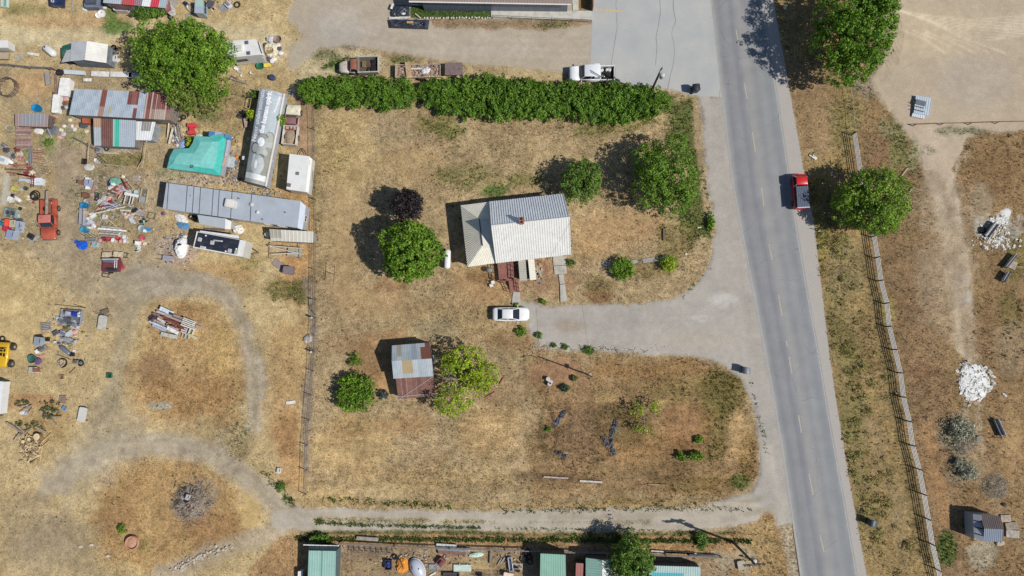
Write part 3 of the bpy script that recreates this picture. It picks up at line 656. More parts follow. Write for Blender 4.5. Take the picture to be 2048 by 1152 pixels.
def trunk_mesh(h,r,lobes,seed=0,c=(112,96,78),extra=6,name='trunk',parent=None):
    q=random.Random(seed); mb=MB(c); pts=[(0,0,-.1)]; k=4
    for i in range(1,k+1): pts.append((q.uniform(-.12,.12)*i,q.uniform(-.12,.12)*i,h*.55*i/k))
    for i in range(k): mb.tube(pts[i],pts[i+1],r*(1-.13*i),r*(1-.13*(i+1)),8)
    for L in lobes:
        for _ in range(max(2,extra // len(lobes))):
            t=q.uniform(.45,1); s=Vector(pts[0]).lerp(Vector(pts[-1]),t); e=Vector((L[0]+q.uniform(-.6,.6)*L[3],L[1]+q.uniform(-.6,.6)*L[4],L[2]+q.uniform(-.1,.5)*L[5]))
            m_=s.lerp(e,.5)+Vector((0,0,.2)); mb.tube(s,m_,r*.5,r*.3,6); mb.tube(m_,e,r*.3,r*.1,5)
            for _ in range(3): mb.tube(m_.lerp(e,q.uniform(.2,.9)),e+Vector((q.uniform(-1,1)*L[3]*.5,q.uniform(-1,1)*L[4]*.5,q.uniform(-.1,.4)*L[5])),r*.14,r*.04,4)
    return mb.build(name,'wood',parent)

G1=[(108,150,38),(126,164,46),(82,122,34),(144,174,58)]
G2=[(100,138,50),(116,150,56),(84,122,46),(130,158,70)]
G3=[(158,184,40),(176,198,48),(124,160,40),(188,200,58)]
G4=[(124,146,56),(140,156,68),(108,130,50),(152,160,86)]
PURP=[(48,42,44),(60,52,54),(38,36,38),(72,64,66)]
def tree(name,label,cat,px,py,h,rpx,cols,rz_=None,lobes=None,per=34,leaf=.30,clump=.62,seed=1,tr=.16,rag=.22,inner=.3,group=None,zc=None,dens=1.5,ry=None,core=True,trunkc=(112,96,78),low=-.35):
    """px,py: middle of the crown in the survey; the crown's middle height lifts it"""
    zc=zc if zc is not None else h*.6; p=P(px,py,zc); R0=rpx/15*(1-zc/91); rzz=rz_ or (h-zc)
    t=thing(name,label,cat,(p.x,p.y,0),0,group)
    if lobes is None:
        q=random.Random(seed); lobes=[(0,0,zc,R0*.82,(ry/15 if ry else R0)*.82,rzz*.85)]
        for i in range(7):
            a=i*2*math.pi/7+q.uniform(-.3,.3); rr=R0*q.uniform(.42,.55); s_=q.uniform(.40,.55)
            lobes.append((math.cos(a)*rr,math.sin(a)*rr*((ry/rpx) if ry else 1),zc+q.uniform(-.3,.25)*rzz,R0*s_,R0*s_*((ry/rpx) if ry else 1),rzz*q.uniform(.5,.75)))
    else:
        lobes=[(lambda w: (w.x-p.x,w.y-p.y,l[2],l[3]/15*(1-l[2]/91),l[4]/15*(1-l[2]/91),l[5]))(P(l[0],l[1],l[2])) for l in lobes]
    if rpx<15: rag=.55; clump *= .8; q=random.Random(seed); lobes=[(a+q.uniform(-.55,.55)*d_,b_+q.uniform(-.55,.55)*e_,c_*.8,d_*q.uniform(.7,1.1),e_*q.uniform(.6,1.0),f_*.8) for a,b_,c_,d_,e_,f_ in lobes]
    C,N=crown_pts(lobes,per*1.6,clump,seed,inner,rag,dens,low)
    leafcloud('crown',C,N,leaf,cols,parent=t,seed=seed)
    trunk_mesh(h,tr,lobes,seed,trunkc,parent=t)
    return t

tree('shade_tree','very large bright green tree overhanging the junk yard beside the white motorhome','tree',363,122,10,88,G1,per=30,seed=3,ry=74,zc=5.4,tr=.3,clump=.9,leaf=.34,
     lobes=[(330,105,5.5,58,56,3.6),(390,100,5.8,62,52,4.0),(425,145,5.0,40,55,3.6),(360,140,5.6,52,50,3.6),(310,130,4.6,36,48,3.0),(385,75,5,40,30,3.2),(435,105,5,28,34,3.0)])
tree('olive_tree','olive green thinner tree growing against the south side of the largest tree','tree',402,190,7,54,G4,per=26,seed=5,zc=3.6,tr=.2,rag=.3,lobes=[(385,185,3.6,36,34,2.6),(425,182,3.4,34,34,2.6),(400,205,3.0,32,24,2.2),(365,195,3.0,24,26,2.2)])
tree('round_tree','round dense bright green tree on the lawn west of the farmhouse','tree',822,501,8,64,G1,per=38,seed=7,zc=4.6,rz_=3.4,tr=.22,leaf=.34,clump=.55,rag=.12,inner=.1)
tree('purple_tree','small dark purple leaved tree just north of the round green tree','tree',815,410,5.6,33,PURP,per=40,seed=8,zc=3.2,rz_=2.4,tr=.13,rag=.2)
tree('yard_tree','ragged mid green tree at the northeast corner of the farmhouse','tree',1165,364,5.5,46,G2,per=26,seed=9,zc=2.8,rz_=2.6,rag=.3,clump=.6,trunkc=(150,138,120),dens=1.2)
tree('broad_tree','broad green tree on the east lawn near the driveway curve','tree',1328,354,7,64,G1[:3]+G2[3:],per=30,seed=10,zc=3.4,tr=.22,rag=.18,dens=1.8,
     lobes=[(1300,325,3.4,34,40,2.6),(1345,310,3.6,34,36,2.8),(1355,360,3.6,38,44,3.0),(1305,375,3.4,38,40,2.8),(1345,405,2.8,34,28,2.2),(1310,345,4,34,40,3.0),(1372,385,2.8,22,26,2)])
tree('roadside_tree','tallest roadside tree at the top right edge of the sandy lot','tree',1704,78,11,84,[(98,142,34),(114,156,40),(80,122,32),(132,166,50)],per=30,seed=11,zc=5.4,tr=.32,clump=.75,rag=.2,leaf=.34,
     lobes=[(1690,20,5.6,56,56,4.2),(1735,50,5.6,46,56,4.2),(1680,85,5.6,48,52,4.2),(1720,100,5.4,50,50,4.0),(1695,135,4.6,42,34,3.2),(1745,20,5.4,34,40,3.6)])
tree('roadside_tree','round yellowish green roadside tree growing over the pale rail fence','tree',1746,404,8,74,[(134,172,46),(150,184,52),(112,150,44),(134,154,84)],per=30,seed=12,zc=4.0,rz_=3.4,tr=.22,clump=.6,rag=.18,inner=.25)
tree('shed_tree','spreading yellow green tree leaning over the east side of the rusty shed','tree',935,762,6,60,G3,per=30,seed=13,zc=2.8,tr=.18,rag=.2,clump=.55,dens=1.5,
     lobes=[(935,725,2.9,34,32,2.3),(972,752,2.5,28,26,2.0),(955,765,2.4,26,24,1.9),(905,800,2.6,36,32,2.1),(900,728,2.6,16,22,1.8)])
tree('round_bush','bright green bush low on the lawn left of the rusty shed','bush',709,787,2.6,40,G1,per=34,seed=14,zc=1.2,rz_=1.3,tr=.07,rag=.3,clump=.5,low=-.6)
tree('small_bush','small light green sapling bush above the larger lawn bush','bush',706,719,1.2,13,G1,per=40,seed=15,zc=.6,rz_=.6,tr=.04,rag=.35,clump=.35,leaf=.22)
tree('lawn_bush','leafy green bush on the broken path east of the house','bush',1246,538,1.9,24,G1,per=36,seed=16,zc=.9,rz_=.9,tr=.05,rag=.35,clump=.4,leaf=.26)
tree('lawn_bush','smaller yellow green bush at the east end of the broken path','bush',1338,526,1.5,17,G3,per=30,seed=17,zc=.7,rz_=.8,tr=.05,rag=.4,clump=.35,leaf=.24)
tree('dark_tree','dark green tree between the roofs at the bottom of the picture','tree',1262,1122,5.5,46,G2,per=30,seed=18,zc=2.8,tr=.18,rag=.3)
tree('dark_shrub','dark green shrub bank below the striped roof at the top left','bush',298,24,2.2,38,G2,per=34,seed=19,zc=1.1,ry=15,rag=.25,clump=.5,tr=.05)
tree('sapling','pale sapling with bare grey limbs and yellow leaves on the brown plot','tree',1285,822,2.6,30,G3,per=16,seed=20,zc=1.2,rag=.35,clump=.45,tr=.08,trunkc=(176,168,156),lobes=[(1277,818,1.3,13,14,1.1),(1308,812,1.3,12,12,1.1),(1286,858,1.0,18,9,.8)])
tree('low_shrub','wide low green shrub at the east end of the brown plot','bush',1392,912,1.1,16,G1,per=34,seed=21,zc=.5,ry=8,rag=.3,clump=.4,tr=.04)
tree('low_shrub','narrow low green shrub left of the wide one on the brown plot','bush',1362,912,.9,9,G1,per=34,seed=22,zc=.4,rag=.3,clump=.3,tr=.03)
tree('weed_bush','green weed clump north of the low shrubs on the brown plot','bush',1396,880,.8,8,G1,per=34,seed=23,zc=.35,rag=.3,clump=.3,tr=.03)
tree('trailer_bush','light green bush growing against the west side of the printed tarp','bush',502,231,3.4,9,G3,per=34,seed=24,zc=1.9,rag=.3,clump=.4,tr=.05)
tree('trailer_bush','dark green bush between the printed tarp and the cream pickup','bush',562,239,3.2,8,G1,per=40,seed=25,zc=1.7,ry=11,rag=.25,clump=.4,tr=.05)
tree('trailer_bush','dark bush in the shade at the northwest end of the printed tarp','bush',512,190,2.4,10,G2,per=34,seed=26,zc=1.2,rag=.3,clump=.4,tr=.05)
tree('weed_bush','yellow green bush in the notch of the teal roof','bush',380,285,1.9,8,G3,per=34,seed=27,zc=.9,ry=10,rag=.3,clump=.35,tr=.04)
tree('agave_bush','blue grey spiky bush between the lawn bush and the rusty shed','bush',768,789,.9,10,[(96,106,96),(78,90,80),(116,124,110)],per=26,seed=28,zc=.4,rag=.4,clump=.3,tr=.03,leaf=.3)
tree('sage_bush','small blue green sage bush beside the white barrels on the brown plot','bush',1130,776,1.0,8,[(98,122,90),(80,104,76)],per=36,seed=29,zc=.45,rag=.2,clump=.3,tr=.03)
tree('sage_bush','tiny yellow green bush by the leaning pole on the brown plot','bush',1149,757,.7,6,G4,per=36,seed=30,zc=.3,rag=.3,clump=.3,tr=.03)
SAGE=[(196,196,174),(176,180,152),(206,202,184),(150,158,128)]
tree('sagebrush','grey green sagebrush, largest one right of the rail fence','bush',1922,858,1.5,26,SAGE,per=16,seed=31,zc=.45,rag=.6,clump=.5,tr=.04)
tree('sagebrush','grey green sagebrush below the largest one','bush',1935,944,1.3,19,SAGE,per=16,seed=32,zc=.4,rag=.6,clump=.5,tr=.04)
tree('sagebrush','small grey sagebrush beside the track to the left of the middle one','bush',1918,926,.9,9,SAGE,per=22,seed=33,zc=.4,rag=.4,clump=.4,tr=.03)
tree('ditch_bush','green shrub on the verge where the lane pole shadow falls','bush',1403,1080,1.2,10,G2,per=34,seed=34,zc=.5,ry=17,rag=.3,clump=.4,tr=.03)
tree('ditch_bush','green shrub patch above the pale teal roof at the bottom left','bush',640,1076,1.0,22,G2,per=30,seed=35,zc=.4,ry=8,rag=.3,clump=.4,tr=.03)
tree('edge_bush','tall green weeds at the driveway edge east of the lawn','bush',1422,448,1.0,5.5,G1,per=40,seed=36,zc=.4,ry=17,rag=.2,clump=.3,tr=.03)
for i,(x,y,r_,lb) in enumerate([(1043,663,11,'green weed bush at the rear corner of the parked white car'),(1077,671,7,'green weed bush next along the drive from the white car'),(1177,700,9,'green weed bush on the south edge of the driveway'),(1086,603,5.5,'small dark green bush on the gravel north of the drive'),(1131,694,6,'small weed tuft on the south edge of the driveway'),(1108,691,4,'tiniest weed tuft on the south edge of the driveway'),
                             (1033,610,5,'green weeds at the foot of the concrete pad by the car'),(1143,525,8,'weeds beside the concrete slab on the south side of the house'),(560,975,10,'green bush at the bend of the dirt track'),(242,1058,9,'bright green bush above the rusty fire pit'),
                             (95,283,10,'green bush beside the red pole stack at the left'),(1097,858,6,'green weed clump at the west edge of the old planting beds')]):
    if r_: tree('weed_bush',lb,'bush',x,y,.25+r_*.05,r_,G2 if i % 3 else G1,per=40,seed=60+i,zc=.1+r_*.022,rag=.35,clump=.3,tr=.025,leaf=.22)

# dead branches standing in the shed tree
t=thing('dead_tree','bare grey dead tree limbs in the middle of the yellow green shed tree','tree',P(925,762)[:2]+(0,) if False else (P(925,762).x,P(925,762).y,0))
mb=MB((158,146,130)); q=random.Random(4); base=Vector((.4,-.1,0))
mb.tube((0.4,-.1,-.1),(.1,.1,1.6),.10,.07,7)
for i in range(26):
    a=q.uniform(2.2,4.3); L=q.uniform(1.2,2.8); e=Vector((.1+math.cos(a)*L,.1+math.sin(a)*L*.8,q.uniform(3.2,4.8))); m_=Vector((.1,.1,1.6)).lerp(e,.45)
    mb.tube((.1,.1,1.6),m_,.05,.035,5); mb.tube(m_,e,.035,.015,4)
    for _ in range(3): f_=m_.lerp(e,q.uniform(.3,.9)); mb.tube(f_,f_+Vector((q.uniform(-.7,.2),q.uniform(-.5,.5),q.uniform(.1,.5))),.018,.008,3)
mb.build('limbs','wood',t)

# ---------------------------------------------------------------- the hedge row: individual shrubs
HG=[(98,140,40),(114,152,46),(74,114,34),(128,162,54)]
hv=[]
for k in range(3):
    r0=1.9; q=random.Random(90+k); lob=[(0,0,1.5,r0*.8,r0*.85,1.3)]
    for i in range(6):
        a=i*1.05+q.uniform(-.3,.3); lob.append((math.cos(a)*r0*.5,math.sin(a)*r0*.55,1.4+q.uniform(-.3,.3),r0*.5,r0*.5,1.0))
    hv.append(crown_pts(lob,66,.62,90+k,.1,.34,.8,-.5))
def hb(x,a=[(605,157,203),(640,152,206),(660,148,208),(700,148,213),(760,150,217),(810,152,214),(828,160,204),(845,156,210),(900,152,226),(950,150,234),(1000,150,243),(1050,158,240),(1100,161,233),(1140,163,236),(1200,165,250),(1250,164,246),(1300,168,234),(1330,180,214)]):
    return float(np.interp(x,[q[0] for q in a],[q[1] for q in a])),float(np.interp(x,[q[0] for q in a],[q[2] for q in a]))
root=[None]*3; hx=[622,650,682,712,744,774,802,866,890,916,944,972,1000,1028,1056,1084,1112,1140,1168,1196,1224,1252,1280,1308]
for i,x in enumerate(hx):
    y0,y1=hb(x); rr_=(y1-y0)/2/15; p=P(x,(y0+y1)/2+2,1.5); k=i % 3
    lab={0: 'lighter green round shrub at the west end of the hedge row',len(hx)-1: 'green shrub at the east end of the hedge row beside the transformer pole',6: 'hedge row shrub just west of the gap in the hedge',7: 'hedge row shrub just east of the gap in the hedge'}.get(i,'dense green shrub merged into the long hedge row north of the lawn')
    g='shrubs of the hedge row' ; sc=(1.12 if i else .95,rr_/1.98,1+rnd.uniform(-.12,.14))
    if root[k] is None or i in (0,):
        t=thing('hedge_shrub',lab,'shrub',(p.x,p.y,0),0,g)
        leafcloud('crown',hv[k][0],hv[k][1],.27,G1[:2]+[(104,146,44)] if i == 0 else HG,parent=t,seed=90+k)
        trunk_mesh(2.2,.06,[(0,0,1.6,1.5,1.5,1)],90+k,parent=t)
        t.scale=sc
        if i: root[k]=t
    else:
        dup(root[k],(p.x,p.y,0),math.pi if rnd.random()<.5 else 0,lab,g,sc)

# ---------------------------------------------------------------- grass and weeds nobody could count
def scatter(nm,label,n_try,dens_f,blades,hgt,wid,colf,seed,mat='dry_leaf',region=None):
    r=np.random.RandomState(seed); x0,x1,y0,y1=region or (-74,74,-44,44)
    X=r.uniform(x0,x1,n_try); Y=r.uniform(y0,y1,n_try)
    ix=np.clip(np.searchsorted(xs,X),1,nxv-1); iy=np.clip(np.searchsorted(ys,Y),1,nyv-1)
    spk=SPK[iy,ix]; col=COL[iy,ix]; cls=CLS[iy,ix]
    k=r.rand(n_try)<dens_f(spk,col,X,Y,cls); X,Y,col,spk=X[k],Y[k],col[k],spk[k]; Z=GZ[iy[k],ix[k]]; n_=len(X)
    sz=r.uniform(.5,1.4,n_)*(.6+.6*spk)
    a=r.uniform(0,6.28,(n_,blades)); lean=r.uniform(.2,1.1,(n_,blades)); h_=hgt*sz[:,None]*r.uniform(.6,1.2,(n_,blades)); w_=wid*sz[:,None]*r.uniform(.6,1.3,(n_,blades))
    bx=X[:,None]+np.cos(a)*wid*.5; by=Y[:,None]+np.sin(a)*wid*.5
    tx=bx+np.cos(a)*lean*h_; ty=by+np.sin(a)*lean*h_; zz=np.broadcast_to(Z[:,None],bx.shape)
    A=np.stack([bx-np.sin(a)*w_*.5,by+np.cos(a)*w_*.5,zz-.01],-1); B=np.stack([bx+np.sin(a)*w_*.5,by-np.cos(a)*w_*.5,zz-.01],-1)
    Cc=np.stack([tx+np.sin(a)*w_*.25,ty-np.cos(a)*w_*.25,zz+h_],-1); Dd=np.stack([tx-np.sin(a)*w_*.25,ty+np.cos(a)*w_*.25,zz+h_*.95],-1)
    V4=np.stack([A,B,Cc,Dd],-2).reshape(-1,3); m_=n_*blades
    me=bpy.data.meshes.new(nm); me.vertices.add(4*m_); me.vertices.foreach_set('co',V4.ravel().astype(np.float32))
    me.loops.add(4*m_); me.loops.foreach_set('vertex_index',np.arange(4*m_,dtype=np.int32)); me.polygons.add(m_); me.polygons.foreach_set('loop_start',np.arange(0,4*m_,4,dtype=np.int32)); me.update(calc_edges=True)
    c=np.repeat(colf(col,r,n_),blades,0)*r.uniform(.75,1.25,(m_,1)); at_=me.attributes.new('tint','FLOAT_COLOR','FACE'); at_.data.foreach_set('color',np.concatenate([c,np.ones((m_,1))],1).ravel().astype(np.float32))
    me.materials.append(MATS[mat]); o=bpy.data.objects.new(nm,me); SC.collection.objects.link(o); tag(o,label,None,None,'stuff'); print(nm,m_); return o
PN=lambda X,Y,s,sd: fbm(X/s,Y/s,sd,3)
scatter('dry_grass','short dry straw coloured grass over the lots',170000,lambda s,c,X,Y,k: np.clip(s*1.3,0,1)*(s>.09)*np.clip((PN(X,Y,3,71)-.25)*2.5,.1,1),3,.16,.06,
        lambda c,r,n_: c*r.choice([.75,1.1,1.3],(n_,1)),1)
isg=lambda c: (c[:,1]>c[:,0]*.80) & (c[:,2]<c[:,0]*.55)
scatter('green_weeds','low green weeds in the damp patches of the lots',230000,lambda s,c,X,Y,k: np.where(isg(c),.8,.0)*np.clip(s,.2,1) ** 1.5*np.clip((PN(X,Y,1.6,88)-.3)*4,.15,1),4,.13,.08,
        lambda c,r,n_: np.array([lin(q) for q in [(92,124,48),(114,140,60),(80,108,48),(146,150,82)]])[r.randint(0,4,n_)],2,'foliage')
scatter('dark_weeds','scattered small dark weed tufts in the dry grass',42000,lambda s,c,X,Y,k: np.clip(s*1.1-.25,0,1)*(PN(X,Y,2.2,81)>.52)*(PN(X,Y,9,82)>.42)*(k == 0),6,.12,.09,
        lambda c,r,n_: np.array([lin(q) for q in [(84,84,46),(70,84,40),(104,90,56)]])[r.randint(0,3,n_)],3,'foliage')
PXl=lambda X,Y: (1024+15*X,576-15*Y)
lines=[(600,1068,1480,1064,3.5,.5),(700,1040,960,1044,2.6,.5),(640,1036,700,1040,2.5,.5),(990,1045,1300,1045,2,.15),(1404,330,1424,440,4,.4),(1100,690,1290,702,4,.25),(1360,596,1420,540,3,.3),(630,118,680,96,4,.9),(520,930,590,1000,8,.25),(1000,1012,1480,1004,4,.07),(640,990,900,1004,4,.06),(1490,760,1520,900,3,.5)]
def near(s,c,X,Y,k):
    px,py=PXl(X,Y); d=np.zeros(len(X))
    for x0,y0,x1,y1,w_,p_ in lines:
        dd=line_sd(px,py,[(x0,y0),(x1,y1)],0); d=np.maximum(d,(dd<w_*(.5+PN(X,Y,1.2,33)))*p_)
    return d
for i,rg in enumerate([(-30,36,-34,-26),(-36,36,-32,36)]):
    scatter('edge_weeds','green weeds along the edges and crown of the gravel lanes',60000 if i == 0 else 120000,near,5,.2,.13,lambda c,r,n_: np.array([lin(q) for q in [(92,116,54),(112,132,66),(78,98,48)]])[r.randint(0,3,n_)],5+i,'foliage',rg)
# verge clumps east of the road
r5=random.Random(51); mbx=[]
C=[]; N=[]
for i in range(110):
    y=r5.uniform(300,1150); x0=interp(SR,y); x=x0+abs(r5.gauss(0,1))*42+10
    if x>1700+(y-300)*.19-10: continue
    p=P(x,y); s_=r5.uniform(.25,.7); c_,n_=crown_pts([(p.x,p.y,.1,s_,s_,s_*.6)],40,.25,i,.1,.3,1,-.1); C.append(c_); N.append(n_)
o=leafcloud('verge_weeds',np.concatenate(C),np.concatenate(N),.2,[(150,150,76),(168,162,92),(134,138,66),(182,170,108)],seed=3); tag(o,'olive weed clumps over the verge between the road and the rail fence',None,None,'stuff')

# ================================================================ BUILDINGS
def bthing(name,label,cat,px,py,group=None):
    p=P(px,py); return thing(name,label,cat,(p.x,p.y,0),0,group)
def inset(pts,d):
    cx=sum(p[0] for p in pts)/len(pts); cy=sum(p[1] for p in pts)/len(pts); out=[]
    for p in pts:
        v=Vector((p[0]-cx,p[1]-cy)); L=v.length; out.append((cx+v.x*(L-d*1.4)/L,cy+v.y*(L-d*1.4)/L))
    return out
def window(w0,w1,z0,z1,parent,frame=(225,224,218),out=None):
    """window in a wall line w0-w1 (2-d points), proud of the wall on the side 'out'"""
    a,b_=Vector(w0),Vector(w1); o=Vector(out).normalized(); mb=MB(frame); d=(b_-a).normalized()
    rz=math.atan2(d.y,d.x); c=(a+b_)/2+o*.03; L=(b_-a).length; zc=(z0+z1)/2
    for zz,hh in ((z0,.08),(z1,.08)): mb.box(c.x,c.y,zz,L+.1,.08,hh,rz,ch=0)
    for s_ in (-1,1): mb.box(c.x+d.x*s_*L/2,c.y+d.y*s_*L/2,zc,.08,.08,z1-z0-.08,rz,ch=0)
    mb.box(c.x,c.y,zc,.05,.06,z1-z0-.08,rz,ch=0)
    fr=mb.build('window','paint',parent,world=True)
    g=MB((30,36,44)); c2=(a+b_)/2+o*.012; g.box(c2.x,c2.y,zc,L,.03,z1-z0,rz,ch=0)
    og=g.build('pane','glass',parent,world=True); og.parent=fr
    return fr
def P2(px,py,h): p=P(px,py,h); return (p.x,p.y)

# ---------------------------------------------------------------- the farmhouse
H=bthing('farmhouse','cream farmhouse with ribbed metal gable roof, brick chimney and hipped west wing','house',1040,470)
he,hr,hw,hwr=2.9,7.1,2.7,4.3
A=P(979.3,403,he); B=P(1126.5,387,he); C_=P(1141.2,509,he); D=P(992.2,526.5,he); R0=P(982.7,451.4,hr); R1=P(1138.5,434.5,hr)
mb=MB((244,248,252)); mb.ribbed(A,B,R1,R0,.30,.045,.3); mb.build('north_roof','roof_metal',H,world=True)
mb=MB((236,235,229)); mb.ribbed(D,C_,R1,R0,.30,.045,.3); mb.build('south_roof','roof_metal',H,world=True)
mb=MB((232,231,226)); mb.tube(R0+Vector((0,0,.03)),R1+Vector((0,0,.03)),.09,n=6)
for a,b_ in ((A,R0),(D,R0),(B,R1),(C_,R1)): mb.tube(a,b_,.06,n=5)
mb.build('ridge_cap','paint',H,world=True)
wl=inset([A[:2],B[:2],C_[:2],D[:2]],.35); mb=MB((222,218,204))
mb.prism(wl,0,he-.25)
for (a,b_,r) in ((wl[0],wl[3],R0),(wl[1],wl[2],R1)):
    m_=Vector(((a[0]+b_[0])/2,(a[1]+b_[1])/2)); c0=Vector(((R0+R1)/2)[:2]); dv=(c0-m_).normalized()*.12
    tri=[(a[0],a[1],he-.25),(b_[0],b_[1],he-.25),(m_.x,m_.y,hr-.45)]; t2=[(q[0]+dv.x,q[1]+dv.y,q[2]) for q in tri]
    mb.add(tri+t2,[(0,1,2),(5,4,3),(0,3,4,1),(1,4,5,2),(2,5,3,0)])
mb.build('wall','paint',H,world=True)
def lerp2(a,b_,t): return (a[0]+(b_[0]-a[0])*t,a[1]+(b_[1]-a[1])*t)
so_=(.1,-1); eo=(1,.1); no=(-.1,1)
for t0,t1 in ((.62,.72),(.85,.94)): window(lerp2(wl[3],wl[2],t0),lerp2(wl[3],wl[2],t1),.9,2.1,H,out=so_)
for t0,t1 in ((.15,.28),(.6,.75)): window(lerp2(wl[2],wl[1],t0),lerp2(wl[2],wl[1],t1),.9,2.1,H,out=eo)
window(lerp2(wl[2],wl[1],.42),lerp2(wl[2],wl[1],.58),3.6,4.6,H,out=eo)
for t0,t1 in ((.2,.3),(.7,.8)): window(lerp2(wl[0],wl[1],t0),lerp2(wl[0],wl[1],t1),.9,2.1,H,out=no)
mb=MB((120,78,60)); dc=lerp2(wl[3],wl[2],.2); mb.box(dc[0]+.02,dc[1]-.05,1.35,.95,.07,2.1,R_(-6),ch=0); dr=mb.build('door','wood',H,world=True)
mb=MB((190,180,120)); mb.blob(dc[0]+.35,dc[1]-.11,1.3,.04,.04,.04,8,5); k_=mb.build('handle','chrome',H,world=True); k_.parent=dr
c=P(1043,441,7.6); mb=MB((150,88,74)); cw,cl=.42,.72
mb.box(c.x,c.y,6.6,cw+.04,cl+.04,1.9,R_(6),ch=0)
mb.box(c.x,c.y,7.60,cw+.16,cl+.16,.12,R_(6),c=(166,104,88),ch=0); ch=mb.build('chimney','rusty_metal',H,world=True); ch.data.materials[0]=MATS['stone']
mb=MB((38,30,28)); [mb.box(c.x-.02*s_,c.y+.2*s_,7.68,.24,.26,.05,R_(6),ch=0) for s_ in (-1,1)]; f_=mb.build('flue','matte',H,world=True); f_.parent=ch
# west wing: hip roof that dies into the tall gable wall
a0=P(921.3,410.8,hw); b0=P(934.9,533.8,hw); c0=P(990,526.3,hw); d0=P(979.3,403.5,hw); r0=P(958.5,438,hwr); r1=P(965,491,hwr); e0=P(986.5,437,hwr-.1); e1=P(992,488,hwr-.1)
mb=MB((246,240,222)); mb.ribbed(b0,a0,r0,r1,.32,.035,.3); mb.ribbed(a0,d0,e0,r0,.32,.035,.3); mb.ribbed(c0,b0,r1,e1,.32,.035,.3); mb.quad(r0,e0,e1,r1,(240,236,222))
mb.build('wing_roof','roof_metal',H,world=True)
mb=MB((70,74,84)); mb.tube(r0+Vector((0,0,.03)),r1+Vector((0,0,.03)),.07,n=5); mb.build('wing_ridge','paint',H,world=True)
wi=inset([a0[:2],d0[:2],c0[:2],b0[:2]],.3); mb=MB((218,214,198)); mb.prism(wi,0,hw-.12); mb.build('wing_wall','paint',H,world=True)
window(lerp2(wi[0],wi[3],.25),lerp2(wi[0],wi[3],.4),.9,2.0,H,out=(-1,0)); window(lerp2(wi[0],wi[3],.6),lerp2(wi[0],wi[3],.75),.9,2.0,H,out=(-1,0))
mb=MB((236,236,232)); q_=P(1143,433,5.2); mb.tube((q_.x-.5,q_.y,5.2),(q_.x+.5,q_.y+.15,5.3),.035,n=5); mb.tube((q_.x,q_.y,5.2),(q_.x+.3,q_.y-.4,5.5),.03,n=5); mb.tube((q_.x+.2,q_.y+.3,5.2),(q_.x+.3,q_.y-.5,5.2),.03,n=5); mb.build('antenna','chrome',H,world=True)
# red brown deck with railing and ramp
DK_=bthing('deck','red brown wooden deck with railed ramp on the south side of the farmhouse','deck',1015,545)
zf=.75; mb=MB((150,104,96)); pl4=[P(995.3,525,zf),P(1026,524,zf),P(1028,560,zf),P(1000,563.5,zf)]
mb.slab(pl4,.12,(154,108,98)); u=(pl4[1]-pl4[0]); v_=(pl4[3]-pl4[0])
for i in range(12):
    a=pl4[0]+v_*(i+.5)/12; mb.tube(a+Vector((0,0,.012)),a+u+Vector((0,0,.012)),.012,n=4,c=(112,66,60))
mb.build('deck_floor','wood',DK_,world=True)
mb=MB((150,104,94)); rp=[P(1018,562,zf-.05),P(1036,560,zf-.05),P(1039,583,.05),P(1021,585,.05)]; mb.slab(rp,.08); mb.build('ramp','wood',DK_,world=True)
mb=MB((146,98,88))
def rail(pts,hh,mb,posts=True,r=.04):
    for i in range(len(pts)-1):
        a,b_=Vector(pts[i]),Vector(pts[i+1]); mb.tube(a+Vector((0,0,hh)),b_+Vector((0,0,hh)),r*1.3,n=5); mb.tube(a+Vector((0,0,hh*.5)),b_+Vector((0,0,hh*.5)),r*.8,n=4)
        k=max(1,int((b_-a).length/.5))
        for j in range(k+1): q_=a.lerp(b_,j/k); mb.tube(q_-Vector((0,0,.2)),q_+Vector((0,0,hh)),r,n=5)
rail([pl4[0],pl4[3],P(1017,562.5,zf)],.95,mb); rail([pl4[1],P(1028,560,zf),rp[1],rp[2]],.95,mb); rail([rp[0],rp[3]],.95,mb); mb.build('railing','wood',DK_,world=True)
mb=MB((120,74,64))
for p_ in (pl4[2],pl4[3],pl4[0]*.5+pl4[3]*.5): MB((120,74,64)).tube((p_.x,p_.y,-.1),(p_.x,p_.y,zf-.1),.07,n=6).build('post','wood',DK_,world=True)
# cellar cover with two metal slopes
CC=bthing('cellar_cover','pair of pale ribbed metal roof slopes with a dark gap beside the deck','shelter',1055,540)
z_=1.5; mb=MB((222,218,202)); mb.ribbed(P(1039.5,561,1.4),P(1036.5,521,1.4),P(1051,520,1.7),P(1054,561,1.7),.3,.03); mb.build('roof_slope','roof_metal',CC,world=True)
mb=MB((226,222,204)); mb.ribbed(P(1072.5,559,1.5),P(1068.5,518,1.5),P(1056,519,1.7),P(1060,560,1.7),.3,.03); mb.build('roof_slope','roof_metal',CC,world=True)
mb=MB((92,92,100)); mb.prism([P2(1039,557,1),P2(1037.5,525,1),P2(1068,523,1),P2(1071,556,1)],0,1.1); mb.build('wall','wood',CC,world=True)

